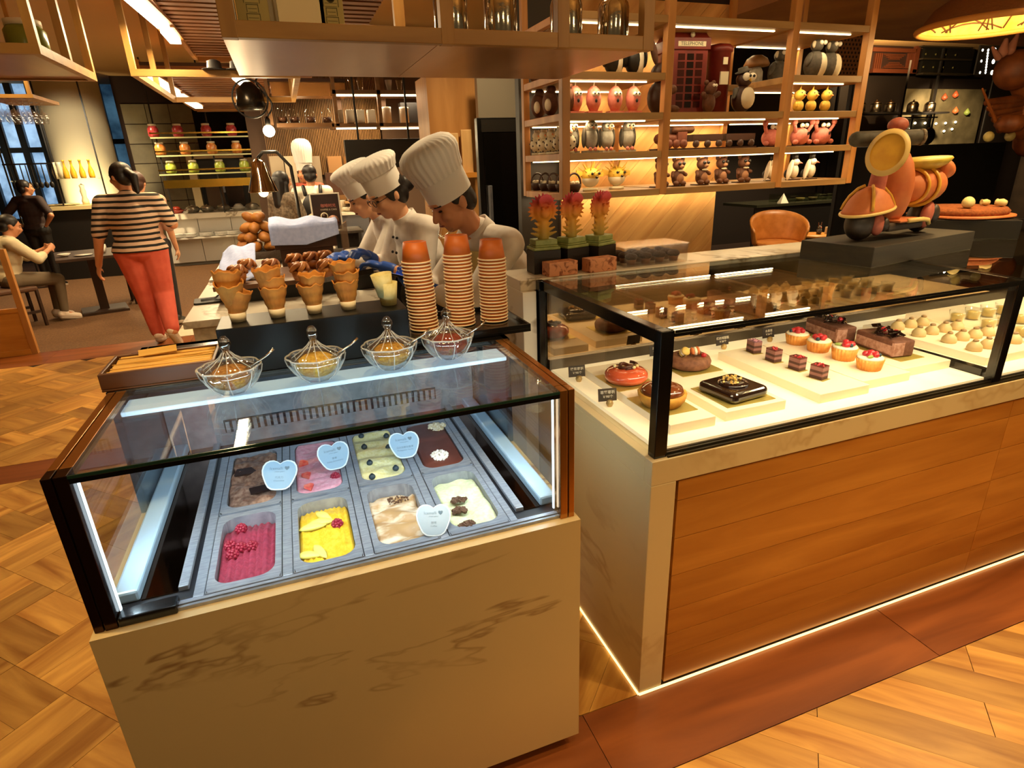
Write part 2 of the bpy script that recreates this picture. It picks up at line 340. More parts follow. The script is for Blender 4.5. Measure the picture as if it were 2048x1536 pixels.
P(dc,MB().box(.876,2.2,1.2115,1.2155,1.19,1.199).box(.876,2.2,1.2085,1.2115,1.2005,1.2075).obj('glass_seal',BLK))
P(dc,MB().box(.876,DX1,1.205,1.212,.846,.852).box(.876,DX1,1.218,1.225,.846,.856).box(.876,DX1,1.231,1.238,.846,.856).obj('glass_channel',mat('channel_dark','2c2416',.3,.6)))
P(dc,box('front_glass',.876,2.2,1.216,1.222,.852,1.199,GL)); P(dc,box('top_glass',.866,3.5,1.212,2.02,1.2,1.208,GLT))
P(dc,box('front_glass',2.235,DX1,1.216,1.222,.852,1.199,GL))
P(dc,box('side_glass',.846,.85,1.245,1.985,.848,1.172,GL))
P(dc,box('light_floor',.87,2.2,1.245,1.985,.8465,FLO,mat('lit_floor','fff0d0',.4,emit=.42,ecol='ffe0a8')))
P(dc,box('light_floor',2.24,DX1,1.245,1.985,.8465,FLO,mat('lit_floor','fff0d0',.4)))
P(dc,box('partition',2.203,2.236,1.26,1.99,.848,.885,BLK))
P(dc,box('back_mirror',.86,DX1,1.992,1.998,.9,1.195,mat('smoked_mirror','b49a78',.03,1)))
P(dc,box('back_rail',.86,DX1,1.975,2.0,FLO,.9,mat('rail_brown','4a4032',.3,.5)))
light('cake_led','AREA',(1.5,1.26,1.19),4.5,(1,.84,.58),1.3,(1.5,1.6,.86),.02)
light('cake_led_back','AREA',(2.9,1.3,1.19),3.5,(1,.84,.58),1.2,(2.9,1.6,.86),.02)
# marble ledge behind the glass
ld=wthing('rear_marble_ledge','white marble ledge running along the rear of the cake case','counter',1.9,2.12)
P(ld,MB().box(.765,3.4,2.022,2.26,1.17,1.21).box(.765,.82,2.0,2.26,0,1.17).box(.82,3.4,2.2,2.26,0,1.17).obj('slab',MARW,bev=.002))
# ---------------- gelato pans ----------------
from mathutils import noise
def gel(name,mt,w,h,r,z0,fn,parent,nx=26,ny=44):
    mb=MB(); vs=[]; 
    for j in range(ny+1):
        for i in range(nx+1):
            u=2*i/nx-1; v=2*j/ny-1; x=u*w/2; y=v*h/2; dx=abs(x)-(w/2-r); dy=abs(y)-(h/2-r)
            if dx>0 and dy>0:
                k=max(dx,dy)/math.hypot(dx,dy); x=math.copysign(w/2-r+dx*k,x); y=math.copysign(h/2-r+dy*k,y)
            e=max(abs(u),abs(v)); z=fn(x,y,u,v)-(.006 if e>.99 else 0)
            vs.append((x,y,z0+z))
    fs=[(j*(nx+1)+i,j*(nx+1)+i+1,(j+1)*(nx+1)+i+1,(j+1)*(nx+1)+i) for j in range(ny) for i in range(nx)]
    return mb.add(vs,fs,0,True).obj(name,mt,parent)
PW,PH=.151,.372
def pan(x,y,label,nm,mt,fn,z0,h=PH):
    t=thing('gelato_pan',label,'food pan',(x,y,.702),0)
    o=rrect(PW,h,.008,2); i=rrect(PW-.026,h-.04,.035,5)
    b=MB().box(-PW/2,PW/2,-h/2,h/2,0,.012)
    # flat rim with a rounded opening plus inner wall
    n=len(i); vo=[(a*PW/2/max(abs(a),abs(c)*PW/h),c*PW/2/max(abs(a),abs(c)*PW/h)*1) for a,c in i]
    vs=[]
    for (a,c),(p,q) in zip(i,vo):
        s=min(PW/2/max(1e-6,abs(a)),h/2/max(1e-6,abs(c))); vs+=[(a*s,c*s,.088),(a,c,.088),(a,c,.012)]
    fs=[]
    for k in range(n):
        k2=(k+1)%n; fs+=[(3*k,3*k2,3*k2+1,3*k+1),(3*k+1,3*k2+1,3*k2+2,3*k+2)]
    b.add(vs,fs)
    for sx,sy in ((PW/2,0),(-PW/2,0),(0,h/2),(0,-h/2)):
        if sx: b.box(sx-.001,sx+.001,-h/2,h/2,.0,.0875)
        else: b.box(-PW/2,PW/2,sy-.001,sy+.001,.0,.0875)
    b.obj('steel_pan',STEEL,t)
    gel(nm,mt,PW-.027,h-.041,.035,z0,fn,t)
    return t
N=lambda x,y,s,k=0: noise.noise((x*s+k,y*s,k*3.1))
XS=[-.2115,-.0335,.1445,.3225]; YB,YF=1.681,1.3285; HF=.312
mg=dict(rough=.45,spec=.4,bump=.25,scale=90)
pan(XS[0],YB,'pan of brown chocolate gelato with two dark chocolate shards','gelato',mat('choc_gelato','6d4a3a',col2='9a7a68',**mg),lambda x,y,u,v:.004*math.sin(y*70+3*N(x,y,14))+.010*N(x,y,22)+.008*N(x,y,50,4),.084)
pan(XS[1],YB,'pan of pink strawberry gelato topped with strawberry slices','gelato',mat('pink_gelato','d890a0',col2='e2aab8',**mg),lambda x,y,u,v:.008*N(x,y,14,2)+.003*N(x,y,45),.086)
pan(XS[2],YB,'pan of pale yellow vanilla gelato dotted with blueberries','gelato',mat('cream_gelato','d8cc8a',col2='e4dcae',**mg),lambda x,y,u,v:.004*math.sin(y*95+2.5*N(x,y,16))+.005*N(x,y,18),.088)
pan(XS[3],YB,'pan of smooth dark chocolate gelato with white crumble patches','gelato',mat('dark_gelato','5b2c20',col2='66362a',rough=.4,spec=.4,scale=30),lambda x,y,u,v:.002*N(x,y,12,5),.086)
rid=lambda x,y,u,v,f,a:a*abs(math.sin(x*f+1.6*N(x,y*.25,16)))+.004*N(x,y,18)-(.016*max(0,v-.55)/.45)
pan(XS[0],YF,'pan of crimson raspberry gelato with raspberries in the front row','gelato',mat('raspberry_gelato','7e2a40',col2='96394f',**mg),lambda x,y,u,v:rid(x,y,u,v,190,.009),.066,HF)
pan(XS[1],YF,'pan of bright yellow mango gelato with mango slices','gelato',mat('mango_gelato','d4ac1c',col2='e0c040',**mg),lambda x,y,u,v:rid(x,y,u,v,260,.007),.070,HF)
pan(XS[2],YF,'pan of beige coffee gelato with white ripples and dark specks','gelato',mat('coffee_gelato','a8855a',rough=.45,col2='dccfba',scale=26,stretch=(.6,1.6,1),lo=.45,hi=.62,detail=6,bump=.2),lambda x,y,u,v:.006*math.sin(y*90+4*N(x,y,14))+.008*N(x,y,26)-.014*max(0,v-.6)/.4,.070,HF)
pan(XS[3],YF,'pan of pale mint gelato with brown cookie crumble','gelato',mat('mint_gelato','bfc79a',col2='d8dcb8',**mg),lambda x,y,u,v:.012*N(x,y,12,8)+.008*N(x,y,30,3)-.008*max(0,v-.6)/.4,.076,HF)
# toppings, each one a thing
RASP=mat('raspberry_skin','8e1230',.45,spec=.5,sub=.1)
def rasp():
    b=MB()
    for k in range(4):
        for j in range(8 if k<3 else 3):
            a=j*math.tau/(8 if k<3 else 3)+k*.4; z=(.002,.006,.010,.0135)[k]; r=(.0078,.0085,.0068,.003)[k]; b.ell((r*math.cos(a),r*math.sin(a),z),.0036,nu=8,nv=5)
    return b.ell((0,0,.006),(.007,.007,.007),nu=8,nv=6).mesh('raspberry',RASP)
rm=rasp()
def put(name,me,p,label,cat,group=None,rot=(0,0,0),sc=1):
    o=bpy.data.objects.new(name,me); COL.objects.link(o); o.location=p; o.rotation_euler=rot; o.scale=(sc,)*3; return tag(o,label,cat,group)
Lr=['raspberry at the far end of the crimson gelato','raspberry on the crimson gelato closest to the pan wall','hollow-topped raspberry in the middle of the crimson gelato','raspberry on the crimson gelato beside the mango pan','lowest raspberry on the crimson gelato, closest to the glass front','single raspberry beside mango slices on yellow gelato','single raspberry half sunk in the pink gelato']
for k,(x,y,z) in enumerate([(483,1060,.773),(461,1095,.773),(483,1098,.773),(505,1095,.773),(466,1112,.773),(675,1050,.778),(671,956,.785)]):
    put('raspberry',rm,PZ(x,y,z)-V((0,0,.004)),Lr[k],'raspberry','raspberries on the gelato',(0,0,k),1.3)
sl=MB(); ns=10; vs=[]
for k in range(ns+1):
    t=k/ns; x=(t-.5)*.05; hw=.0095*math.sin(math.pi*t)**.7; vs+=[(x,-hw,0),(x,hw,0),(x,hw*.3+.002,.007*math.sin(math.pi*t)+.001),(x,-hw*.6,.004*math.sin(math.pi*t)+.001)]
fs=[(4*k+a,4*k+4+a,4*k+4+(a+1)%4,4*k+(a+1)%4) for k in range(ns) for a in range(4)]
ms=sl.add(vs,fs,0,True).mesh('mango_slice',mat('mango_flesh','e3e070',.4,sub=.1))
for k,(x,y,a,l) in enumerate([(648,1034,-1.0,'green-yellow mango slice furthest back on yellow gelato'),(642,1046,-.15,'middle mango slice of the upper three on yellow gelato'),(625,1056,.0,'lowest mango slice of the upper three on yellow gelato'),(640,1104,-1.2,'upright mango slice at the front of yellow gelato'),(617,1113,-.3,'flat mango slice at the front of yellow gelato')]):
    put('mango_slice',ms,PZ(x,y,.779),l,'mango slice','mango slices on the yellow gelato',(0,0,a),1.35)
mst=MB().prism([(-.012,-.008),(.012,-.006),(.013,.002),(.001,.013),(-.004,.012)],.006).mesh('strawberry_slice',mat('strawberry_flesh','d8433a',.35,col2='ee8a74',scale=60))
for k,(x,y,a,l) in enumerate([(606,929,.2,'strawberry slice furthest from the glass on pink gelato'),(614,953,1.3,'middle strawberry slice on pink gelato'),(619,976,1.2,'strawberry slice closest to the glass on pink gelato')]):
    put('strawberry_slice',mst,PZ(x,y,.787),l,'strawberry slice','strawberry slices on the pink gelato',(.15,0,a),1.2)
bb=MB().ell((0,0,.006),(.0075,.0075,.0068)).lathe([(.0028,.0122),(.0034,.0135),(.0012,.0118)],8).mesh('blueberry',mat('blueberry_skin','20303a',.5))
Lb=['blueberry in the far corner of the vanilla gelato beside the dark chocolate','blueberry at the far end of the vanilla gelato beside the pink','blueberry peeking out above the heart sign on vanilla gelato','blueberry on vanilla gelato second from the far end, pink side','blueberry half hidden beside the heart sign on vanilla gelato','blueberry low on the vanilla gelato towards the pink side','blueberry low on the vanilla gelato towards the dark chocolate','blueberry closest to the glass on the vanilla gelato']
for k,(x,y) in enumerate([(760,861),(723,876),(773,876),(729,898),(777,899),(740,930),(792,941),(745,958)]): put('blueberry',bb,PZ(x,y,.788),Lb[k],'blueberry','blueberries on the vanilla gelato',(0,0,k),1.25)
DCH=mat('dark_chocolate','2a1a16',.35)
put('chocolate_shard',MB().prism([(-.032,-.016),(.034,-.016),(.018,.018),(-.022,.02)],.004).mesh('shard',DCH),PZ(491,945,.79),'larger dark chocolate shard on the brown gelato','chocolate',None,(.1,.05,.1))
put('chocolate_shard',MB().prism([(-.024,-.014),(.034,-.016),(.03,.016),(-.028,.016)],.004).mesh('shard',DCH),PZ(520,980,.79),'smaller dark chocolate shard under the heart sign','chocolate',None,(.1,0,.1))
def crumb(name,c,r,n,m,label,sz=.0035,ry=1):
    b=MB()
    for k in range(n):
        a=rnd.random()*6.3; q=r*math.sqrt(rnd.random()); s=sz*rnd.uniform(.5,1.3); b.box(-s,s,-s,s,-s*.7,s*.7,0,Tr(q*math.cos(a),q*math.sin(a)*ry,s*.3+.003*(1-q/r))@M.Rotation(rnd.random()*6,4,(rnd.random()+.1,rnd.random(),1)))
    o=b.obj(name,m,loc=c); return tag(o,label,'crumble',None,'stuff')
CRW=mat('white_crumble','efe9de',.7); CRB=mat('cookie_crumble','5a3d2a',.8)
crumb('crumbs',PZ(874,854,.789),.03,130,mat('honeycomb','d8c294',.7,col2='f2ead6',scale=80),'pale honeycomb crumbs at the far end of dark chocolate gelato')
crumb('crumbs',PZ(880,911,.789),.024,130,CRW,'white coconut crumbs in the middle of dark chocolate gelato',ry=1.3)
for p,l in (((918,1000),'upper patch of brown cookie crumbs on mint gelato'),((918,1022),'middle patch of brown cookie crumbs on mint gelato'),((935,1050),'lower patch of brown cookie crumbs on mint gelato')):
    crumb('crumbs',PZ(*p,.785),.02,60,CRB,l,.004,.6)
crumb('crumbs',PZ(795,1000,.78),.03,60,CRB,'dark coffee specks scattered on beige gelato',.0018,.7)
# heart signs
HP=[(0,.37),(.09,.44),(.2,.48),(.32,.47),(.43,.41),(.5,.3),(.53,.15),(.51,.0),(.46,-.14),(.4,-.28),(.33,-.4),(.22,-.48),(.1,-.5)]
HP=HP+[(0,-.5)]+[(-x,y) for x,y in HP[:0:-1]]
ACR=mat('sign_acrylic','8aa6bc',.25,spec=.6); ACB=mat('sign_border','c9d6e0',.3); INK=mat('sign_ink','5f7482',.6)
def heart(px,py,z,rz,lab,l1,l2,sz=.082,tl=.75,zz=0):
    t=thing('flavour_sign',lab,'sign',PZ(px,py,z)); t.rotation_euler=(tl,0,zz)
    MB().prism([(x*sz,y*sz) for x,y in HP],.003,T=Rz(rz)).obj('sign_plate',ACB,t)
    MB().prism([(x*sz*.92,y*sz*.92) for x,y in HP],.0035,T=Rz(rz)).obj('sign_face',ACR,t)
    MB().box(-.003,.003,-sz*.62,-sz*.4,-.002,-.0002,0,Rz(rz)).obj('stick',GL,t)
    for s,y,h in (('Icemalli \u2665',.20,.13),('artisan gelato',.10,.055),(l1,-.1,.085),(l2,-.2,.075)):
        o=text(s,h*sz,INK,t,(-y*sz*math.sin(rz),y*sz*math.cos(rz),.0037),(0,0,rz),.0001)
heart(559,950,.835,-.18,'white heart flavour sign standing by chocolate shards in brown gelato','\u5de7\u514b\u529b','Chocolate',.088)
heart(668,912,.835,.06,'white heart flavour sign standing in the pink gelato','\u8349\u8393','Italian Strawberry',.086)
heart(809,890,.835,-.05,'white heart flavour sign between vanilla and dark chocolate gelato','\u9a6c\u8fbe\u52a0\u65af\u52a0\u9999\u8349','Madagascar Vanilla',.086)
h4=heart(867,1040,.815,-.2,'clear greyish heart flavour sign between coffee and mint gelato','\u5496\u5561','Coffee',.08)
# ---------------- glass topping bowls ----------------
BG=glass('bowl_glass',(.95,.97,.97),2.2); SIL=mat('silver','d8d4cc',.15,1)
HIL=mat('edge_highlight','f2f4f0',.15,spec=.8); HIL.node_tree.nodes['Principled BSDF'].inputs['Alpha'].default_value=.3  # pale gloss for tubes that paint highlights along the bowl and lid edges
def bowl(x,y,lab,c1,c2,z=1.126,top=.05):
    t=thing('lidded_glass_bowl',lab,'bowl',(x,y,z),0,'glass topping bowls on the gelato case')
    wav=lambda a,z:1+.07*abs(math.cos(4*a))*(z/.06)
    MB().lathe([(.024,0),(.034,.004),(.052,.022),(.064,.045),(.068,.064),(.062,.066),(.058,.046),(.045,.024),(.02,.009),(.0001,.008)],48,wav=wav).obj('bowl',BG,t)
    MB().tube([(.066*wav(a,.064)*math.cos(a),.066*wav(a,.064)*math.sin(a),.0655) for a in [k*math.tau/64 for k in range(64)]],.0022,6,closed=True).obj('rim',HIL,t)
    for k in range(8): a=k*math.pi/4; MB().tube([((r+.001)*1.07*math.cos(a),(r+.001)*1.07*math.sin(a),z) for r,z in ((.034,.005),(.05,.022),(.0625,.045),(.0665,.062))],.0016,5).obj('petal_highlight',HIL,t)  # whitish tubes stand for the light that the petal edges catch
    MB().lathe([(.058,.058),(.056,.064),(.036,.076),(.018,.089),(.009,.1),(.008,.104)],48,wav=lambda a,z:1+.03*math.cos(16*a)).obj('lid',BG,t)
    [MB().tube([((r+.0006)*math.cos(k*.5236),(r+.0006)*math.sin(k*.5236),z) for r,z in ((.056,.064),(.036,.076),(.018,.089),(.009,.1))],.0012,5).obj('lid_highlight',HIL,t) for k in range(12)]; MB().lathe([(.005,.102),(.009,.106),(.014,.118),(.013,.128),(.006,.138),(.0001,.14)],16).obj('knob',glass('knob_glass',(.75,.75,.72),2.2),t)  # lid tubes are painted highlights that make the clear lid visible
    b=MB(); b.lathe([(.02,.009),(.043,.025),(.053,.04),(.048,top),(.03,top+.012),(.0001,top+.016)],24); o=b.obj('topping',mat('topping_'+c1,c1,.7,col2=c2,scale=130,bump=.8),t)
    MB().tube([(.01,-.01,.045),(.05,-.02,.066),(.085,-.025,.085),(.105,-.022,.1)],[.003,.0022,.002,.003],8).obj('spoon',SIL,t)
bowl(-.187,1.468,'lidded glass bowl of brown nut crumbs beside the wooden tray','94602a','c8924a')
bowl(.009,1.472,'lidded glass bowl of golden cereal flakes, second from the tray','cc9a34','eac860',top=.052)
bowl(.193,1.48,'lidded glass bowl of yellow crushed nuts, third from the tray','dcae48','b07a30')
bowl(.353,1.497,'lidded glass bowl of dark red jam below the paper cups','6e1a14','9a3020',top=.05)
# ---------------- wooden spoon tray ----------------
WTR=wood('tray_walnut','6a4020','4e2c14','x',5,.45)
tr=thing('wooden_tray','walnut tray of small wooden spoons on the gelato case corner','tray',(-.365,1.69,1.126))
MB().box(-.13,.13,-.085,.085,0,.006).box(-.13,.13,-.085,-.076,.006,.046).box(-.13,.13,.076,.085,.006,.046).box(-.13,-.121,-.076,.076,.006,.046).box(.121,.13,-.076,.076,.006,.046).obj('tray_body',WTR,tr,bev=.002)
b=MB()
for k in range(120):
    z=.010+.026*(k//30)/3+rnd.uniform(0,.004); y=-.07+.14*(k%30)/29; b.box(-.115,.115,-.0035,.0035,0,.0016,0,Tr(rnd.uniform(-.004,.004),y,z)@Rz(rnd.uniform(-.06,.06))@Rx(rnd.uniform(-.6,.6)))
SPW=mat('spoon_birch','f0c468',.6,col2='dcaa4c',scale=30,stretch=(.1,1,1))
tag(b.obj('wooden_spoons',SPW,loc=(-.365,1.69,1.126)),'heap of little birch spoons filling the walnut tray','spoons',None,'stuff')
p=PZ(285,697,1.19); tag(MB().box(0,.09,-.012,.012,0,.002).obj('wooden_spatula',SPW,loc=(-.43,1.74,1.178),rot=(.5,-.02,.12)),'single wide birch spatula lying on the heap of small spoons','spatula')
# ---------------- riser, waffle cones, cups ----------------
ri=box('display_riser',-.218,.27,1.604,1.76,1.127,1.25,mat('riser_black','0c0a08',.4,spec=.25),bev=.002); tag(ri,'long black gloss riser block carrying the waffle cones','riser')
ct=thing('cup_tray','shallow black tray holding three stacks of paper cups','tray',(.462,1.79,1.127))
MB().box(-.186,.19,-.15,.15,0,.01).box(-.186,.19,-.15,-.143,.01,.024).box(-.186,.19,.143,.15,.01,.024).box(-.186,-.18,-.143,.143,.01,.024).box(.184,.19,-.143,.143,.01,.024).obj('tray_body',BLK,ct,bev=.001)
WAF=mat('waffle','cc8c3a',.75,col2='b8742a',scale=30)
def waffle_mesh():
    pr=[];R=12
    b=MB(); n=54; rows=16; vs=[];fs=[]
    for side in (0,1):
        for j in range(rows+1):
            t=j/rows
            for k in range(n):
                a=math.tau*k/n; z=.066*t+(.004*math.sin(5*a)+.003*math.sin(9*a+1))*t**3*.7; r=.0185+.0175*t-(.0025 if side else 0)
                gz=math.cos(9*a+t*9)*math.cos(9*a-t*9); r+=(.0019*max(0,gz) if not side else 0); vs.append((r*math.cos(a),r*math.sin(a),z))
    m0=(rows+1)*n
    for j in range(rows):
        for k in range(n):
            k2=(k+1)%n; fs.append((j*n+k,j*n+k2,(j+1)*n+k2,(j+1)*n+k)); fs.append((m0+j*n+k,m0+(j+1)*n+k,m0+(j+1)*n+k2,m0+j*n+k2))
    for k in range(n):
        k2=(k+1)%n; fs.append((rows*n+k,rows*n+k2,m0+rows*n+k2,m0+rows*n+k))
    fs.append(tuple(range(n))[::-1])
    return b.add(vs,fs,0,True).mesh('waffle_cone',WAF)
wm=waffle_mesh(); PSL=mat('paper_sleeve','e8dcc0',.7)
slm=MB().lathe([(.018,0),(.0215,.024),(.0225,.024),(.019,0)],24).mesh('sleeve',PSL)
stk=[(478,643,3,-.20,'waffle stack leaning beside the bread counter, closest to the walkway'),(556,634,3,-.05,'second waffle stack from the walkway end of the riser'),(630,626,2,.0,'short waffle stack in the middle of the riser'),(698,619,3,.04,'tall waffle stack beside the pale paper sleeves')]
od=['lowest waffle cup','second waffle cup','topmost waffle cup']
for (x,y,n,ln,l) in stk:
    p=PZ(x,y,1.251); p.y=1.68; p.x=PY(x,y,1.68).x
    s=put('paper_sleeve',slm,(p.x,p.y,1.2505),'white paper sleeve under the '+l.split(',')[0].replace('lying','') ,'paper sleeve','white paper sleeves on the riser')
    for k in range(n):
        nm=od[k] if k<n-1 or n==3 else 'topmost waffle cup'
        put('waffle_cup',wm,(p.x+math.sin(ln)*(.012+.027*k)+.003*(k%2),p.y,1.2535+.012+.0255*k),nm+' in the '+l,'waffle cup','waffle cups on the riser',(rnd.uniform(-.05,.05),ln*.8+rnd.uniform(-.06,.06),rnd.random()*6))
gs=MB().lathe([(.021,0),(.029,.064),(.03,.064),(.022,0)],24).mesh('sleeve',mat('pale_green_paper','d8cf98',.7,col2='c8bc7c',scale=50))
for k in range(2): put('paper_cone_sleeve',gs,(PY(777,600,1.68).x-.006*k,1.68,1.2505+.026*k),['lower','upper'][k]+' pale green paper sleeve of the nested pair on the riser','paper sleeve','pale green paper sleeves',(0,-.12*k,0))
CUPO=mat('cup_orange','c2621c',.5); CUPR=mat('cup_rim','ecd3ac',.55); CUPD=mat('cup_dot','d89a52',.6)
c0=None
for si,(x,n,l) in enumerate([(.349,21,'stack closest to the waffle cups'),(.470,22,'tallest, middle stack'),(.583,20,'stack beside the cake case')]):
    for k in range(n):
        top=k==n-1
        lb=('upside-down orange paper cup topping the ' if top else 'nested orange paper cup below the top one in the ')+l
        if c0 is None:
            c0=thing('paper_cup',lb,'paper cup',(0,0,0)); MB().lathe([(.0425,.002),(.0345,.062),(.033,.062),(.033,.0605),(.0001,.0605)],28).obj('cup_body',CUPO,c0)
            MB().tube([(.0435*math.cos(a*math.tau/28),.0435*math.sin(a*math.tau/28),.003) for a in range(28)],.0026,6,closed=True).obj('rim',CUPR,c0); o=c0
        else: o=dup(c0,(0,0,0))
        o.location=(x+rnd.uniform(-.0012,.0012)-.0004*k*(1 if si==0 else 0),1.79+rnd.uniform(-.001,.001),1.138+.0104*k); tag(o,lb,'paper cup','cups in the '+l); o.rotation_euler=(0,0,rnd.random()*6)
    # dot print on the exposed cup at the top of the stack
    for a,z in ((-1.9,.022),(-1.1,.024),(-1.5,.05)):
        q=Rz(a)@Tr(.0385-.0085*(z-.02)/.04+.0006,0,z)@Ry(math.pi/2-.13); MB().lathe([(.0045,0),(.0001,.0003)],14,T=q).obj('printed_dot',CUPD,o)
# ---------------- acrylic risers and cakes ----------------
ACW=mat('riser_acrylic','f6e6c8',.22,emit=.05,ecol='ffe2b0'); GOLD=mat('gold_board','c9b25c',.35,.6)  # slight emission put into the acrylic, which is no lamp itself
TOPZ=.892
def riser(x0,x1,y0,y1,l): 
    o=tag(MB().box(-(x1-x0)/2,(x1-x0)/2,-(y1-y0)/2,(y1-y0)/2,0,.031).obj('acrylic_riser',ACW,loc=((x0+x1)/2,(y0+y1)/2,FLO+.001),bev=.0015),l,'display riser',None); return o
riser(.945,1.105,1.30,1.86,'white acrylic riser under the coral cake and the cherry tart')
riser(1.15,1.38,1.31,1.84,'white acrylic riser under the black square cake and macaron cake')
riser(1.51,1.722,1.30,1.80,'white acrylic riser carrying the four layered cake bars')
riser(1.727,1.948,1.33,1.80,'white acrylic riser carrying the four fruit tarts')
riser(1.953,2.19,1.36,1.80,'white acrylic riser carrying the two chocolate log cakes')
def board(x,y,sx,sy,l): tag(MB().box(-sx/2,sx/2,-sy/2,sy/2,0,.002).obj('cake_board',GOLD,loc=(x,y,TOPZ+.0002),bev=.0005),l,'cake board')
CZ=TOPZ+.0026
CHOC=mat('milk_choc','5a2f1a',.4,col2='46210f',scale=40); CHD=mat('choc_dark_gloss','1f0f09',.12,coat=.6); CREAM=mat('cream','f1e2c4',.5); BERRY=mat('berry_red','b3252c',.3,sub=.1)
# coral glazed cake
p=PZ(1252,757,.9); c=thing('coral_cake','glossy coral glazed cake topped with chocolate curls and gold flakes','cake',(p.x+.0,p.y+.0,CZ))
board(c.location.x,c.location.y,.155,.17,'gold cake board under the coral cake')
MB().lathe([(.055,0),(.07,.004),(.076,.016),(.073,.03),(.062,.04),(.035,.046),(.0001,.0475)],40).obj('cake_body',mat('coral_glaze','e0603a',.14,coat=.7,spec=.6),c)
b=MB()
for k in range(9): a=k*.7; b.tube([(.03*math.cos(a+t)*(.5+.1*k%1),.024*math.sin(a+t),.048+.004*t+.002*(k%3)) for t in (0,.4,.8,1.2,1.6)],.0055,6)
b.obj('chocolate_curls',CHOC,c)
for k,(x,y) in enumerate([(-.02,-.012),(.012,-.03),(.03,-.02),(-.04,.01)]): MB().ell((x,y,.054),(.007,.006,.006),nu=8,nv=6).obj('hazelnut',mat('hazelnut_pale','e2cf94',.5),c)
# cherry tart
p=PZ(1330,812,.893); c=thing('cherry_tart','large fluted golden tart with brown glaze and cherry behind the black post','tart',(p.x,p.y+.02,CZ))
board(c.location.x,c.location.y,.15,.17,'gold cake board under the cherry tart')
MB().lathe([(.058,0),(.072,.022),(.075,.04),(.068,.041)],48,wav=lambda a,z:1+.025*math.cos(20*a)).obj('crust',mat('crust_gold','d29a36',.6,col2='b87a22',scale=40),c)
MB().lathe([(.069,.038),(.062,.055),(.04,.064),(.0001,.067)],36).obj('glaze',mat('glaze_brown','6b3316',.15,coat=.5),c)
MB().ell((0,-.005,.076),(.014,.014,.013)).ell((.022,.008,.073),(.012,.012,.011)).obj('cherry',mat('cherry_dark','5e1410',.12,coat=.5),c)
# round brown cake with macarons
p=PZ(1388,738,.893); c=thing('macaron_cake','round cocoa dusted cake decorated with two macarons and a raspberry','cake',(p.x,p.y+.03,CZ))
board(c.location.x,c.location.y,.17,.17,'gold cake board under the macaron cake')
MB().lathe([(.06,0),(.074,.008),(.077,.026),(.07,.04),(.06,.045),(.03,.043),(.0001,.042)],40).obj('cake_body',mat('cocoa_sponge','8a5a3c',.75,col2='6c4028',scale=60,bump=.4),c)
def macaron(x,y,z,m,rot):
    T=Tr(x,y,z)@rot; b=MB().lathe([(.0001,.004),(.012,.005),(.017,.009),(.014,.014),(.0001,.017)],18,0,T).lathe([(.0001,-.017),(.014,-.014),(.017,-.009),(.012,-.005),(.0001,-.004)],18,0,T).lathe([(.0155,-.0045),(.0155,.0045)],18,1,T); b.obj('macaron',[m,CREAM],c)
macaron(-.028,-.005,.06,mat('macaron_yellow','d8b45a',.6),Rx(.9)); macaron(.012,-.012,.06,mat('macaron_orange','d2743a',.6),Ry(1.4)@Rx(.3))
MB().ell((.03,-.04,.05),(.010,.010,.009)).ell((.0,.02,.05),(.009,.009,.008)).obj('raspberry',BERRY,c)
b=MB()
for k in range(14): a=k*.9; b.box(-.012,.012,-.004,.004,-.001,.001,0,Tr(.035*math.cos(a),.03*math.sin(a),.05)@Rz(a)@Rx(.7))
b.obj('chocolate_flakes',CHOC,c)
# black square cake
p=PZ(1472,790,.9); c=thing('black_square_cake','square black mirror glazed chocolate cake with chopped nuts on top','cake',(p.x+.01,p.y+.03,CZ),.12)
board(c.location.x,c.location.y,.185,.185,'gold cake board under the black square cake')
MB().prism(rrect(.16,.16,.022),.034).obj('cake_body',CHD,c,bev=.013,seg=4)
MB().lathe([(.05,.033),(.046,.04),(.03,.043),(.0001,.044)],28).obj('topping',CHD,c)
b=MB()
for k in range(22): a=rnd.random()*6.3; q=.042*math.sqrt(rnd.random()); b.box(-.004,.004,-.003,.003,-.0025,.0025,0,Tr(q*math.cos(a),q*math.sin(a),.0455)@M.Rotation(rnd.random()*6,4,(.3,.5,1)))
b.obj('chopped_nuts',mat('nuts_gold','d8b45e',.5,col2='b88a3a',scale=90),c)
# layered bars
LAY=[('sponge_dark','4a281c',0,.012),('mousse_mauve','8a5a52',.012,.022),('sponge_dark','4a281c',.022,.031),('mousse_mauve','8a5a52',.031,.044)]
lb=['layered chocolate bar with pale curl, furthest into the cake case','second layered chocolate bar with red crumb top','third layered chocolate bar with red crumb top','layered chocolate bar closest to the front glass']
for k,(x,y) in enumerate([(1516,707),(1556,725),(1604,742),(1648,760)]):
    p=PZ(x,y,.893); c=thing('layered_cake_bar',lb[k],'cake bar',(p.x,p.y+.025,TOPZ+.0005),.1*(k-1),'layered cake bars')
    for nm,col,z0,z1 in LAY: box('layer',-.0175,.0175,-.023,.023,z0,z1,mat(nm,col,.6),c)
    box('glaze',-.0177,.0177,-.0233,.0233,.044,.048,mat('glaze_mauve' if k==0 else 'glaze_maroon','7d5560' if k==0 else '5a1e18',.25),c)
    b=MB()
    for j in range(10): b.ell((rnd.uniform(-.014,.014),rnd.uniform(-.018,.018),.049),(.0045,.0035,.003),nu=6,nv=4)
    b.obj('crumb_top',mat('crumb_pink','c98a96',.6) if k==0 else BERRY,c); box('foil_base',-.022,.022,-.031,.031,-.0004,.0006,GOLD,c)
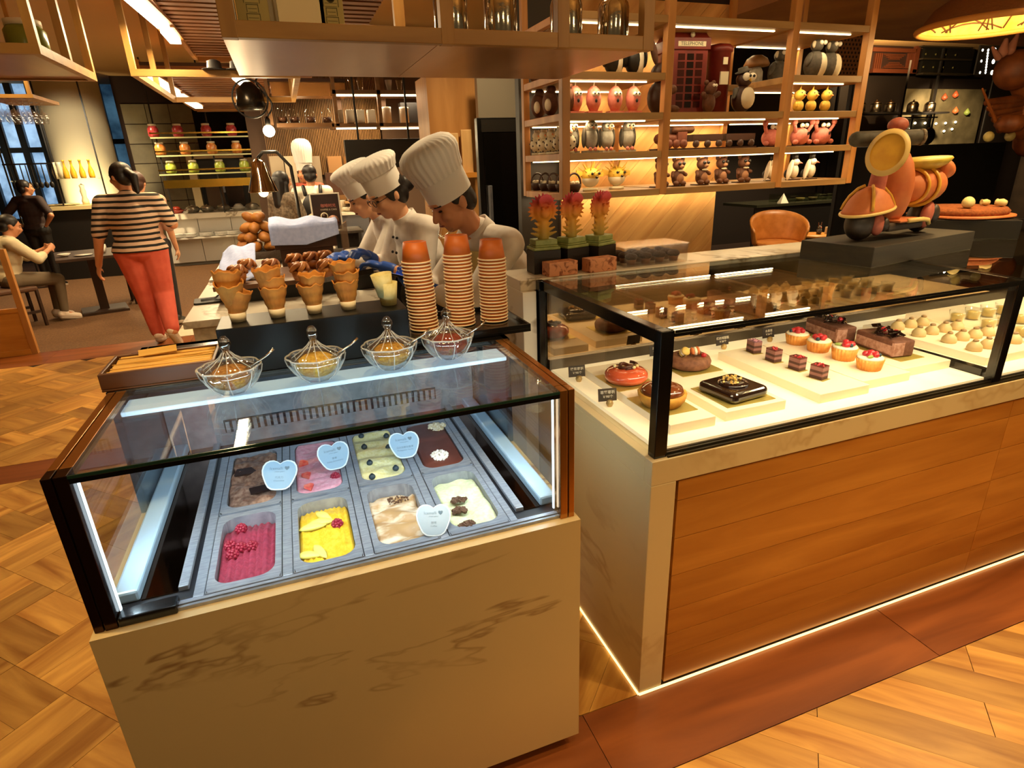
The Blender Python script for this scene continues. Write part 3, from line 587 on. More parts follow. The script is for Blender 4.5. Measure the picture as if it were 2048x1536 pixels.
# fruit tarts
lt=['fruit tart with cream and berries, furthest into the cake case','fruit tart with cream and dark berries, second into the case','taller fruit tart with one big strawberry','fruit tart with red berries closest to the front glass']
CR=mat('tart_crust','cf7a26',.6,col2='e8a850',scale=30); 
for k,(x,y) in enumerate([(1604,690),(1648,705),(1700,722),(1752,742)]):
    p=PZ(x,y,.893); c=thing('fruit_tart',lt[k],'tart',(p.x,p.y+.03,TOPZ+.0005),k,'fruit tarts'); h=.040 if k!=2 else .046
    MB().lathe([(.036,0),(.040,h*.5),(.044,h),(.040,h)],88,wav=lambda a,z:1+.045*math.cos(22*a)).obj('crust',CR,c)
    MB().lathe([(.043,h-.001),(.04,h+.006),(.02,h+.008),(.0001,h+.008)],48,wav=lambda a,z:1+.03*math.cos(22*a)).obj('cream',CREAM,c)
    b=MB()
    for j in range(5 if k!=2 else 2): a=j*1.3+k; b.ell((.017*math.cos(a),.017*math.sin(a),h+.014),(.011,.011,.0105) if k!=2 else (.016,.016,.012),nu=10,nv=7)
    b.ell((0,0,h+.02),(.012,.012,.01)); b.obj('berries',BERRY,c)
    MB().ell((-.022,.012,h+.012),(.008,.008,.008)).obj('blueberry',mat('blueberry_skin','20303a'),c); MB().ell((.02,.02,h+.012),(.012,.005,.006)).obj('leaf',mat('mint_leaf','8a9a4a',.6),c)
# log cakes
ll=['chocolate log cake showing its pink cut face, behind the tarts','chocolate log cake with raspberries and shards on top, beside the partition']
for k,(x,y) in enumerate([(1690,683),(1803,712)]):
    p=PZ(x,y,.893); c=thing('log_cake',ll[k],'cake',(p.x,p.y+.08,TOPZ+.0026),-.15); board(c.location.x,c.location.y,.12,.25,'gold board under the '+('log cake behind the tarts' if k==0 else 'log cake beside the partition'))
    MB().box(-.045,.045,-.095,.095,0,.062).obj('cake_body',mat('log_choc','5c3422',.7,col2='6e4430',scale=80,bump=.3),c,bev=.006)
    box('cut_face',-.0455,.0,-.0962,-.085,.006,.056,mat('log_cream','b48a78',.6,col2='8a5a44',scale=60),c); box('side_swirl',-.0462,-.044,-.09,.09,.010,.044,mat('log_cream','b48a78',.6),c)
    b=MB()
    for j in range(26): b.box(-.018,.018,-.005,.005,-.0015,.0015,0,Tr(rnd.uniform(-.03,.03),rnd.uniform(-.06,.07),.067+rnd.random()*.02)@M.Rotation(rnd.random()*6,4,(rnd.random(),rnd.random(),1)))
    b.obj('chocolate_shards',CHD,c)
    for q in ((0,.01,.08),(.015,-.03,.078)): MB().ell(q,(.011,.011,.01),nu=10,nv=7).obj('raspberry',BERRY,c)
# pale desserts in the second case
riser(2.32,2.62,1.32,1.84,'white acrylic riser beyond the black partition holding pale desserts')
riser(2.66,3.05,1.36,1.90,'white acrylic riser furthest along holding dessert glasses')
pm=None
for k in range(15):
    x=2.37+.075*(k%4)+.02*((k//4)%2); y=1.40+.11*(k//4)
    if pm is None:
        pm=thing('mousse_dome','',''); MB().lathe([(.026,0),(.026,.012),(.024,.02),(.012,.034),(.0001,.038)],20).obj('mousse',mat('pale_mousse','cdb27e',.5),pm); MB().ell((0,0,.038),(.012,.010,.006),nu=8,nv=6).obj('garnish',mat('garnish_brown','9a7a52',.6),pm); o=pm
    else: o=dup(pm,(0,0,0))
    o.location=(x,y,TOPZ+.0005); tag(o,'pale mousse dome on the riser just beyond the black partition','dessert','pale mousse domes'); o.rotation_euler=(0,0,k)
gm=None
for k in range(12):
    x=2.71+.1*(k%4); y=1.44+.13*(k//4)
    if gm is None:
        gm=thing('dessert_glass','',''); MB().lathe([(.026,0),(.034,.05),(.032,.05),(.024,.003),(.0001,.003)],20).obj('glass',GL,gm); MB().lathe([(.0235,.004),(.029,.034),(.0001,.036)],18).obj('pudding',mat('pudding','d8b868',.5),gm); o=gm
    else: o=dup(gm,(0,0,0))
    o.location=(x,y,TOPZ+.0005); tag(o,'small glass of yellow pudding at the far end of the case','dessert glass','pudding glasses')
# price cards with ball holders
CARD=mat('slate_card','2e241c',.6); CHALK=mat('chalk','cfc3ac',.8)
def card(x,y,z,l,s1,s2,rz=-.2,w=.062,h=.042):
    c=thing('price_card',l,'price card',(x,y,z),rz); MB().lathe([(.0001,0),(.009,.001),(.0125,.011),(.009,.021),(.0001,.0235)],16).obj('ball_holder',mat('holder_gold','c2a266',.35,.3),c)
    MB().box(-w/2,w/2,-.0012,.0012,0,h,0,Tr(-.006,.003,.018)@Rx(-.2)).obj('card',CARD,c)
    for s,zz,sz in ((s1,.030,.0125),(s2,.016,.011)): text(s,sz,CHALK,c,(-.006,-.0022+.2*zz+.001,.018+zz*.98),(math.pi/2-.2,0,0),.0001,bold=.0002)
p=PZ(1222,815,FLO); card(p.x,p.y+.01,FLO+.0005,'dark price card with gold ball holder in front of the coral cake','\u8349\u8393\u6155\u65af','\uffe598/\u4e2a')
p=PZ(1160,765,FLO); card(p.x,p.y+.01,FLO+.0005,'dark price card with gold ball holder beside the marble column','\u699b\u679c\u6155\u65af','\uffe598/\u4e2a')
card(1.30,1.90,FLO+.0005,'dark price card behind the macaron cake','\u5de7\u514b\u529b','\uffe588/\u4e2a',0); card(1.62,1.90,FLO+.0005,'dark price card behind the layered cake bars','\u7ea2\u4e1d\u7ed2\u86cb\u7cd5','\uffe528/\u4e2a',0); card(1.86,1.90,FLO+.0005,'dark price card behind the fruit tarts','\u6c34\u679c\u5854','\uffe526/\u4e2a',0)
# ---------------- on the ledge ----------------
LZ=1.2105
def grad(name,stops,axis=2,rough=.6,bump=.3,scale=60,z0=0,z1=1):
    m=bpy.data.materials.new(name); m.use_nodes=True; n=m.node_tree.nodes; L=m.node_tree.links; b=n['Principled BSDF']; b.inputs['Roughness'].default_value=rough
    tc=n.new('ShaderNodeTexCoord'); sp=n.new('ShaderNodeSeparateXYZ'); L.new(tc.outputs['Object'],sp.inputs[0]); mr=n.new('ShaderNodeMapRange'); mr.inputs['From Min'].default_value=z0; mr.inputs['From Max'].default_value=z1; L.new(sp.outputs[axis],mr.inputs[0])
    rp=n.new('ShaderNodeValToRGB'); e=rp.color_ramp.elements
    while len(e)<len(stops): e.new(.5)
    for k,(q,c) in enumerate(stops): e[k].position=q; e[k].color=hx(c)
    L.new(mr.outputs[0],rp.inputs[0]); L.new(rp.outputs[0],b.inputs['Base Color'])
    if bump: z=n.new('ShaderNodeTexNoise'); z.inputs['Scale'].default_value=scale; bp=n.new('ShaderNodeBump'); bp.inputs['Strength'].default_value=bump; bp.inputs['Distance'].default_value=.005; L.new(tc.outputs['Object'],z.inputs['Vector']); L.new(z.outputs[0],bp.inputs['Height']); L.new(bp.outputs[0],b.inputs['Normal'])
    return m
SG=grad('statue_gradient',[(0,'a08a34'),(.35,'d2942c'),(.6,'d67a22'),(.8,'b83222'),(1,'e0566a')],z0=.13,z1=.30)
sl=['red and yellow flame-headed statue on a black block beside the dark doorway','middle red and yellow flame-headed statue with green plinth','red and yellow flame-headed statue in front of the oak wall']
st=None
for k,x in enumerate((.915,1.035,1.158)):
    if st is None:
        st=thing('flame_statue',sl[k],'statue',(0,0,0)); box('block',-.055,.055,-.045,.045,0,.088,mat('black_block','1a1009',.5),st)
        MB().box(-.055,.055,-.045,.045,.0885,.1).box(-.048,.048,-.04,.04,.1,.107).box(-.045,.045,-.037,.037,.107,.128).obj('plinth',mat('jade_green','7d8a48',.5,col2='97a060',scale=40),st,bev=.004)
        b=MB(); b.cap((0,0,.13),(0,0,.19),.022,.02); b.ell((0,0,.232),(.042,.03,.045))
        for j in range(17): a=-.6+j*(math.pi+1.2)/16; d=V((math.cos(a),0,math.sin(a))); b.cap(V((0,0,.235))+d*.036,V((0,-.004,.235))+d*.062,.009,.003,8)
        for j in range(7): a=.4+j*.38; b.cap((.022*math.cos(a),-.024,.255+.016*math.sin(a)),(.03*math.cos(a),-.034,.262+.03*math.sin(a)),.009,.005,8)
        for sx in (-1,1):
            for zz,l in ((.14,.036),(.158,.03),(.178,.02)): b.cap((sx*.015,0,zz),(sx*(.015+l),-.006,zz+.012),.009,.004,8)
        b.ell((0,-.026,.225),(.02,.014,.02)).ell((-.012,-.034,.245),.006).ell((.012,-.034,.245),.006)
        b.obj('figure',SG,st,voxel=.0032,smooth=2); o=st
    else: o=dup(st,(0,0,0))
    o.location=(x,2.15,LZ); o.rotation_euler=(0,0,(-.05,.25,.4)[k]); tag(o,sl[k],'statue','flame-headed statues')
PINK=mat('pink_print','d9966e',.6,col2='7c3a1c',scale=26,detail=6,dist=1.5,lo=.52,hi=.66); 
for k,(x,r,l) in enumerate([(.945,.08,'pink box printed with brown drawings beside the marble column'),(1.115,.1,'pink box printed with brown drawings in front of the muffin container')]):
    o=MB().box(-.062,.062,-.03,.03,0,.052).obj('printed_box',PINK,loc=(x,2.062,LZ),rz=r,bev=.002); tag(o,l,'box','printed pink boxes')
mc=thing('muffin_container','clear plastic container full of brown muffins on the ledge','container',(1.375,2.145,LZ))
MB().box(-.15,.15,-.085,.085,0,.004).box(-.15,-.147,-.085,.085,.004,.075).box(.147,.15,-.085,.085,.004,.075).box(-.147,.147,-.085,-.082,.004,.075).box(-.147,.147,.082,.085,.004,.075).box(-.154,.154,-.089,.089,.075,.079).obj('tub',glass('plastic_clear',(.96,.95,.93),1.9,.12),mc)
mf=None
for k in range(12):
    x=1.275+.067*(k%4); y=2.09+.053*(k//4)
    if mf is None: mf=thing('muffin','','',(0,0,0)); MB().lathe([(.017,0),(.023,.028),(.0001,.028)],20,wav=lambda a,z:1+.03*math.cos(14*a)).obj('paper_case',mat('muffin_paper','8a5a3a',.7),mf); MB().ell((0,0,.03),(.026,.026,.016)).obj('crumb',mat('muffin_crumb','4a2c1a',.9,bump=.6,scale=120),mf); o=mf
    else: o=dup(mf,(0,0,0))
    o.location=(x,y,LZ+.005); tag(o,'small brown muffin inside the clear container on the ledge','muffin','muffins in the clear container')
# ---------------- scooter sculpture ----------------
PLN=mat('plinth_plank','261f14',.6,col2='15110b',scale=14,stretch=(.1,1,3),bump=.2)
pl=thing('black_plank','thick blackened plank carrying the orange scooter sculpture','plinth',(2.33,1.80,1.2085),.16)
MB().box(-.36,.36,-.15,.15,0,.075).obj('plank_body',PLN,pl,bev=.003)
SO=mat('scooter_orange','c9783f',.6,col2='ba6434',scale=14,bump=.15); SP=mat('scooter_pink','b0604a',.6,col2='a05040',scale=60); SD=mat('scooter_dark','241a12',.5,col2='3a2c20',scale=30); SY=mat('scooter_yellow','d9a93a',.5,col2='c8942a',scale=20); SC_=mat('scooter_cream','dcbc70',.5); SG2=mat('scooter_grey','4c463a',.7,col2='3a352a',scale=40)
so=thing('scooter_sculpture','orange chocolate motor scooter sculpture with yellow headlamp and seat','sculpture',(2.33,1.80,1.284),.16)
# local frame: x along the plank (front wheel at -x), z up
MB().ell((-.225,.0,.066),(.07,.05,.0655),nu=24,nv=16).obj('front_wheel',SD,so)
MB().ell((-.185,-.045,.06),(.032,.022,.042)).obj('wheel_hub',SP,so); MB().ell((-.16,-.055,.06),(.02,.02,.028)).obj('hub_cap',SD,so)
b=MB(); b.lathe([(.12,0),(.124,.006),(.115,.02),(.095,.05),(.06,.078),(.02,.092),(.0001,.094)],36,T=Tr(-.19,0,.11)@Ry(-.12)@M.Diagonal((1,.62,1,1))); b.obj('front_fender',SO,so)
MB().tube([(-.19+.125*math.cos(a),.078*math.sin(a),.112+.015*math.cos(a)) for a in [k*math.tau/36 for k in range(36)]],.006,8,closed=True).obj('fender_trim',SC_,so)
for ph in (2.2,-2.2,-.7): MB().tube([(-.19+r*math.cos(ph),.62*r*math.sin(ph),.113+z) for r,z in ((.125,.004),(.115,.026),(.095,.055),(.06,.083),(.03,.094))],.006,6).obj('fender_strap',SY,so)
b=MB(); b.cap((-.16,0,.18),(-.15,-.01,.37),.032,.026); b.obj('steering_column',SP,so)
b=MB(); b.lathe([(.0001,-.04),(.05,-.03),(.07,0),(.078,.022),(.07,.028)],32,T=Tr(-.215,-.06,.315)@Rz(.25)@Ry(-1.25)@M.Diagonal((1.08,.9,1,1))); b.obj('headlamp_shell',SO,so)
T=Tr(-.215,-.06,.315)@Rz(.25)@Ry(-1.25)@M.Diagonal((1.08,.9,1,1)); MB().lathe([(.062,.0285),(.078,.022),(.080,.030),(.062,.034)],32,T=T,cap=False).obj('headlamp_rim',SC_,so); MB().lathe([(.064,.0292),(.0001,.0305)],32,T=T,sm=False).obj('headlamp_lens',mat('lens_yellow','e2b02c',.5,col2='d09a20',scale=16),so)
MB().cap((-.24,.06,.375),(-.02,-.05,.375),.028,.028).obj('handlebar',SG2,so); MB().lathe([(.03,0),(.03,.012),(.0001,.014)],20,T=Tr(-.02,-.05,.375)@Rz(-.48)@Ry(1.57)).obj('grip_end',mat('grip_end','8a7a62',.7,col2='3a2c20',scale=60),so)
MB().ell((-.105,-.01,.42),(.042,.034,.028)).obj('bar_egg',SP,so)
b=MB(); b.ell((-.06,0,.19),(.052,.085,.155)); b.obj('leg_shield',SO,so)
MB().box(-.14,.10,-.07,.07,.03,.062).obj('floor_board',SD,so,bev=.01); MB().box(-.10,.08,-.085,.03,.062,.072).obj('floor_mat',SO,so,bev=.004); MB().tube([(-.05,-.086,.068),(.05,-.088,.068),(.09,-.088,.062),(.115,-.08,.045)],.009,8).obj('floor_trim',SC_,so)
b=MB(); b.ell((.15,0,.19),(.135,.085,.075)); b.ell((.085,0,.185),(.06,.075,.062)); b.obj('rear_body',SO,so,voxel=.006,smooth=3)
for x,q in ((.07,.88),(.125,1.0)): MB().tube([(x,.088*q*math.cos(a),.19+.079*q*math.sin(a)) for a in [k*math.tau/24 for k in range(24)]],.007,6,closed=True).obj('body_strap',SY,so)
b=MB(); b.lathe([(.07,0),(.11,.018),(.128,.036),(.122,.042),(.0001,.044)],40,T=Tr(.15,0,.255)@Ry(-.06)@M.Diagonal((1,.7,1,1)),wav=lambda a,z:1+.012*math.cos(18*a)); b.obj('seat',mat('seat_yellow','d3ba48',.5,col2='b89a34',scale=16),so)
b=MB().lathe([(.0001,0),(.03,.004),(.046,.02),(.05,.036),(.044,.036)],24,T=Tr(.25,-.01,.235)@Ry(1.0)); b.obj('tail_lamp',SO,so)
MB().ell((.19,.0,.062),(.06,.042,.062),nu=24,nv=16).obj('rear_wheel',SD,so); MB().ell((.16,-.045,.075),(.03,.022,.055),R=M.Rotation(.3,3,'Y')).obj('wheel_guard',SP,so); MB().ell((.20,-.052,.075),(.026,.02,.04)).obj('hub_cap',SD,so)
# disc centrepiece and its black stand
ds=thing('display_stand','low black stand with white lettering under the brown disc sculpture','stand',(3.16,2.09,1.2085),.75)
MB().box(-.21,.21,-.21,.21,0,.085).obj('stand_body',mat('stand_black','0d0906',.6,spec=.3),ds,bev=.003)
text('\u4ec5\u4f9b\u5c55\u793a',.034,CHALK,ds,(.1,-.2115,.05),(math.pi/2,0,0),.0002); text('FOR DISPLAY ONLY',.014,CHALK,ds,(.1,-.2115,.022),(math.pi/2,0,0),.0002)
dk=thing('disc_sculpture','brown velvety disc sculpture holding small pale egg shells','sculpture',(3.16,2.09,1.2945))
MB().lathe([(.20,0),(.225,.004),(.225,.012),(.19,.014)],48).obj('rim',SO,dk); MB().lathe([(.195,.013),(.2,.03),(.185,.045),(.0001,.046)],48).obj('disc',mat('disc_velvet','9a5522',.9,col2='7a3e16',scale=90,bump=.4),dk)
for k,(x,y,s) in enumerate([(-.09,-.09,1),(.09,-.13,.7),(.1,-.05,.6)]): MB().lathe([(.0001,-.03*s),(.018*s,-.024*s),(.027*s,0),(.02*s,.03*s),(.024*s,.036*s),(.015*s,.034*s)],18,T=Tr(x,y,.046+.026*s)@Rz(.6+k)@Ry(1.5)).obj('egg_shell',mat('shell_pale','d9c98a',.6),dk)
# ---------------- rear oak wall and display rack ----------------
def clipbox(poly,x0,x1,y0,y1):
    poly=clipY(poly,y0,y1); poly=[(y,x) for x,y in poly]; poly=clipY(poly,x0,x1); return [(y,x) for x,y in poly]
RX0,RX1,RX2,RX3,RY0,RY1=1.114,1.60,2.262,2.72,2.40,2.86
wb=tag(box('wall_back',1.335,2.30,2.90,2.96,0,2.9,JNT),kind='structure',label='oak wall of diagonal planks behind the rack')
for k in range(-16,12):
    s=.118*k; pl=[(1.3+s,1.0),(1.3+s+.116,1.0),(1.3+s+.116+1.4,2.4),(1.3+s+1.4,2.4)]
    pl=clipbox(pl,1.336,2.299,1.05,2.34)
    if len(pl)>=3:
        cx=sum(p[0] for p in pl)/len(pl); cz=sum(p[1] for p in pl)/len(pl); c,s2=math.cos(-math.pi/4),math.sin(-math.pi/4)
        loc=[((x-cx)*c-(z-cz)*s2,(x-cx)*s2+(z-cz)*c) for x,z in pl]
        o=MB().prism(loc,.012).obj('plank',PANELW,wb); o.matrix_world=Tr(cx,2.90,cz)@Rx(math.pi/2)@Rz(math.pi/4)
tag(box('wall_dark',1.125,1.334,2.92,2.97,0,2.9,mat('dark_panel','241a10',.5)),kind='structure')
rk=thing('display_rack','hanging oak rack of lit shelves full of chocolate animal figures','rack',(1.9,2.63,1.47))
def rb(n,*a,m=OAKZ,bev=.0015): return P(rk,box(n,*a,m,bev=bev))
OKX=wood('rack_oak','b08a54','8e6a3c','x',5,.45,.06)
for x in (RX0,RX1,RX2,RX3):
    rb('upright',x-.0,x+.036,RY0,RY0+.036,1.462,2.45); rb('upright',x,x+.03,RY1-.03,RY1,1.462,2.45)
ZA,ZB,ZC,ZD,ZE=1.487,1.648,1.803,1.957,2.17
def shelf(x0,x1,z,y0=RY0+.002,y1=RY1):
    rb('shelf_board',x0,x1,y0,y1,z-.028,z,m=OKX); 
def led(x0,x1,z,y,p):
    rb('light_strip',x0,x1,y-.004,y+.004,z-.033,z-.0285,m=LEDW,bev=0)
    if p: light('rack_led','AREA',((x0+x1)/2,y,z-.036),p*.5,(1,.76,.42),x1-x0,None,.012)
bays=[(RX0+.036,RX1),(RX1+.036,RX2),(RX2+.036,RX3)]
for b,(x0,x1) in enumerate(bays):
    for z in ((ZA,ZB,ZC,ZD,ZE),(ZA,ZB,ZC,ZE),(ZA,ZB,ZC,ZD,ZE))[b]:
        shelf(x0,x1,z)
        if z!=ZA: led(x0+.005,x1-.06,z,RY0+.055,.7 if b!=1 else .9); led(x0+.005,x1-.005,z,RY1-.035,2.2 if b==1 else 1.2)
shelf(1.95,RX2,1.94,2.62,RY1); led(1.95,RX2-.01,1.94,RY1-.035,.8)
# side rails running back along the end of the rack
for z in (ZA,ZB,ZC,ZD,ZE):
    for x in (RX0,RX3): rb('side_rail',x+.002,x+.03,RY0+.037,RY1-.03,z-.0281,z-.0001)
for x0,x1 in bays: light('rack_wash','AREA',((x0+x1)/2,RY1-.03,1.452),.9,(1,.76,.42),x1-x0,None,.012); rb('light_strip',x0,x1-.005,RY1-.039,RY1-.031,1.4565,1.4585,m=LEDW,bev=0)
# ---------------- figures ----------------
EYW=mat('figure_white','efe6d2',.5); EYB=mat('figure_black','17110d',.45); BRN=mat('figure_brown','6a4026',.7,col2='5a3420',scale=60,bump=.2); GRY=mat('figure_grey','a9a294',.7,col2='8f887a',scale=50); DGR=mat('figure_slate','5b5348',.75,col2='4a443a',scale=60)
PNK=mat('figure_pink','d98474',.7,col2='cf7464',scale=80,bump=.15); YEL=mat('figure_yellow','e0b84a',.6); ORG=mat('figure_orange','d9803a',.55); CRM=mat('figure_cream','e0d3b4',.65); RED=mat('booth_red','7c1f12',.45,col2='6a190e',scale=20); DBR=mat('figure_darkbrown','3c2012',.5)
def fig(name,label,cat,parts,group=None):
    t=thing(name,label,cat,(0,0,0),0,group)
    for pn,mt,fn in parts:
        b=MB(); fn(b); b.obj(pn,mt,t)
    return t
def place(proto,cat,group,items,z,rz=-.45,nm=None):
    for k,(x,y,l) in enumerate(items):
        o=proto if k==0 else dup(proto,(0,0,0)); o.location=(x,y,z+.0005); o.rotation_euler=(0,0,rz+(rnd.uniform(-.1,.1))); tag(o,l,cat,group)
rx=lambda px,py,Y: PY(px,py,Y).x
def eyes(b,x,y,z,r,d): b.ell((x-d,y,z),r,nu=8,nv=6).ell((x+d,y,z),r,nu=8,nv=6)
# pink eggs
f=fig('pink_egg_figure','','',[('base',PNK,lambda b:b.box(-.033,.033,-.025,.025,0,.012)),('body',PNK,lambda b:b.lathe([(.0001,.01),(.018,.014),(.03,.04),(.033,.065),(.026,.095),(.012,.11),(.0001,.113)],20)),('eyes',EYW,lambda b:eyes(b,0,-.030,.078,.0095,.0095)),('pupils',EYB,lambda b:(eyes(b,0,-.0385,.079,.0038,.008),b.ell((0,-.033,.052),(.006,.005,.008),nu=8,nv=6))),('stalk',CRM,lambda b:b.cap((0,0,.11),(.002,0,.128),.004,.003,8))])
place(f,'figure','pink egg figures',[(rx(1150,205,2.5),2.5,'pink egg figure with googly eyes, first from the corner post'),(rx(1187,205,2.5),2.5,'pink egg figure, second from the corner post'),(rx(1230,205,2.5),2.5,'pink egg figure, third from the corner post'),(rx(1266,203,2.5),2.5,'pink egg figure, last of its row, before the phone box bay')],ZC,-.05)
# grey owls
f=fig('grey_owl_figure','','',[('base',GRY,lambda b:b.box(-.03,.03,-.03,.03,0,.009)),('body',GRY,lambda b:(b.ell((0,0,.058),(.031,.03,.045)),b.ell((0,-.004,.104),(.027,.026,.026)))),('wing',DGR,lambda b:b.ell((-.03,.004,.06),(.008,.02,.04))),('wing',DGR,lambda b:b.ell((.03,.004,.06),(.008,.02,.04))),('eyes',EYW,lambda b:eyes(b,0,-.026,.108,.011,.011)),('pupils',EYB,lambda b:eyes(b,0,-.036,.108,.004,.009)),('beak',ORG,lambda b:b.cap((0,-.028,.1),(0,-.04,.092),.005,.001,8)),('feet',PNK,lambda b:eyes(b,0,-.026,.014,.009,.011))])
place(f,'figure','grey owl figures',[(rx(1146,280,2.48),2.5,'grey owl figure, first from the corner post'),(rx(1177,282,2.48),2.46,'grey owl figure, second from the corner post'),(rx(1218,280,2.5),2.52,'grey owl figure, third from the corner post'),(rx(1260,278,2.5),2.52,'grey owl figure, last of its row, before the train')],ZB,-.05)
# puffer fish
def spikes(b):
    for j in range(46):
        z=1-2*(j+.5)/46; a=j*2.4; r=math.sqrt(1-z*z)
        if z<-.1: continue
        d=V((r*math.cos(a),r*math.sin(a),z)); c=V((0,0,.062)); b.cap(c+d*.036,c+d*(.048+.032*max(0,z)),.0032,.001,6)
f=fig('puffer_fish_figure','','',[('base',CRM,lambda b:b.cyl((0,0,0),.034,.012,20)),('belly',CRM,lambda b:b.ell((0,0,.052),(.040,.038,.037))),('back',mat('puffer_yellow','dcae3c',.55),lambda b:b.ell((0,0,.066),(.042,.040,.034))),('spines',mat('puffer_yellow','dcae3c'),spikes),('fin',mat('puffer_yellow','dcae3c'),lambda b:b.prism([(0,-.008),(.03,-.016),(.034,0),(.03,.016),(0,.008)],.006,T=Tr(-.04,0,.075)@Rz(math.pi)@Rx(1.57))),('fin',mat('puffer_yellow','dcae3c'),lambda b:b.prism([(0,-.008),(.022,-.012),(.025,0),(.02,.012),(0,.008)],.006,T=Tr(.04,0,.07)@Rx(1.57))),('eyes',EYB,lambda b:(eyes(b,.006,-.037,.074,.006,.018),b.ell((.01,-.04,.058),(.007,.004,.006),nu=8,nv=6)))])
place(f,'figure','spiny puffer fish figures',[(rx(1181,350,2.5),2.5,'yellow spiny puffer fish figure beside the chocolate baskets'),(rx(1238,345,2.52),2.54,'yellow spiny puffer fish figure in front of the oak wall')],ZA,-.05)
# baskets along the open end
f=fig('chocolate_basket','','',[('basket',DBR,lambda b:b.lathe([(.02,0),(.03,.02),(.033,.034),(.03,.035),(.0001,.028)],18)),('handle',DBR,lambda b:b.tube([(.031*math.cos(a),0,.034+.045*math.sin(a)) for a in [k*math.pi/12 for k in range(13)]],.0045,6)),('filling',CRM,lambda b:[b.ell((.016*math.cos(a),.016*math.sin(a),.038),(.011,.011,.010),nu=8,nv=6) for a in (0,1.3,2.6,3.9,5.2)])])
place(f,'figure','little chocolate baskets',[(1.165,2.80,'little chocolate basket at the back, beside the dark doorway'),(1.17,2.715,'little chocolate basket, second from the back'),(1.175,2.63,'middle little chocolate basket of the five'),(1.18,2.545,'little chocolate basket, fourth from the back'),(1.20,2.465,'little chocolate basket just behind the corner post')],ZA,-.05)
# spotted sheep
def spots(b):
    for j in range(22): a=j*2.4; z=1-2*(j+.5)/22; r=math.sqrt(1-z*z); b.ell((.033*r*math.cos(a),.031*r*math.sin(a),.045+.034*z),.0042,nu=6,nv=4)
f=fig('spotted_hen_figure','','',[('base',CRM,lambda b:b.cyl((0,0,0),.026,.01,16)),('body',CRM,lambda b:(b.ell((0,0,.045),(.033,.031,.034)),b.ell((-.006,-.012,.085),(.02,.02,.018)))),('spots',DBR,spots),('comb',EYW,lambda b:[b.ell((-.014+.01*k,-.012,.104),(.007,.006,.008),nu=8,nv=6) for k in range(3)]),('beak',ORG,lambda b:b.cap((-.006,-.03,.084),(-.006,-.042,.08),.005,.001,8))])
place(f,'figure','spotted white hen figures',[(1.165,2.80,'white hen figure with brown spots at the back, beside the dark doorway'),(1.168,2.72,'white spotted hen figure, second from the back'),(1.172,2.64,'white spotted hen figure, middle of five'),(1.176,2.56,'white spotted hen figure, fourth from the back'),(1.18,2.48,'white spotted hen figure just behind the corner post')],ZB,-.05)
# brown birds
f=fig('brown_bird_figure','','',[('base',BRN,lambda b:b.cyl((0,0,0),.026,.008,16)),('body',BRN,lambda b:(b.ell((0,0,.06),(.037,.034,.054)),b.ell((0,-.01,.112),(.022,.022,.018)))),('tuft',DBR,lambda b:[b.cap((0,-.005,.12),(.012*(k-1),0,.145),.005,.002,6) for k in range(3)]),('belly',CRM,lambda b:b.ell((-.02,-.024,.05),(.016,.012,.026)))])
place(f,'figure','dark brown bird figures',[(1.17,2.78,'brown bird figure at the back of the open rack end'),(1.172,2.65,'brown bird figure with tuft, middle of three'),(1.18,2.50,'brown bird figure just behind the corner post')],ZC,.0)
f=fig('small_brown_bird','','',[('body',BRN,lambda b:(b.ell((0,0,.03),(.022,.02,.03)),b.ell((0,-.006,.065),.014,nu=10,nv=8))),('base',CRM,lambda b:b.cyl((0,0,0),.018,.005,14))])
place(f,'figure','tiny brown birds on the upper end shelf',[(1.16,2.8,'tiny brown bird on the upper shelf, furthest back'),(1.16,2.73,'tiny brown bird on the upper shelf, middle'),(1.165,2.66,'tiny brown bird on the upper shelf, front of three')],ZD,.0)
# black and white penguins
f=fig('penguin_figure','','',[('base',EYB,lambda b:b.box(-.05,.05,-.03,.03,0,.006)),('body',EYB,lambda b:b.ell((0,0,.062),(.046,.042,.058))),('belly_band',EYW,lambda b:b.lathe([(.0435,-.05),(.049,-.012),(.049,.012),(.0435,.05)],24,T=Tr(.012,0,.062)@M.Diagonal((.42,.93,1.0,1)))),('head',EYB,lambda b:b.ell((0,-.01,.128),(.028,.028,.026))),('wing',EYB,lambda b:b.ell((.046,0,.075),(.01,.02,.038))),('wing',EYB,lambda b:b.ell((-.046,0,.075),(.01,.02,.038)))])
place(f,'figure','black and white penguin figures',[(rx(1228,135,2.55),2.55,'black and white penguin figure half hidden by the hanging shelf'),(rx(1270,128,2.55),2.55,'black and white penguin figure beside the rabbit ear')],ZD,-.05)
# dark rabbit
f=fig('rabbit_figure','','',[('body',DBR,lambda b:(b.ell((0,0,.07),(.05,.045,.07)),b.ell((0,-.01,.17),(.042,.04,.042)))),('ear',BRN,lambda b:b.ell((-.03,0,.255),(.016,.01,.055),R=M.Rotation(-.3,3,'Y'))),('ear',BRN,lambda b:b.ell((.028,0,.255),(.016,.01,.055),R=M.Rotation(.25,3,'Y'))),('eye',EYW,lambda b:b.ell((.02,-.046,.185),(.012,.008,.014),nu=8,nv=6)),('tooth',EYW,lambda b:b.box(.018,.028,-.055,-.045,.13,.152)),('paws',BRN,lambda b:(b.ell((.05,-.04,.10),(.02,.02,.02)),b.ell((.06,-.03,.02),(.035,.02,.018)))) ])
place(f,'figure',None,[(rx(1325,185,2.5)+.01,2.55,'big dark brown rabbit figure behind the rack upright')],ZC,-.05)
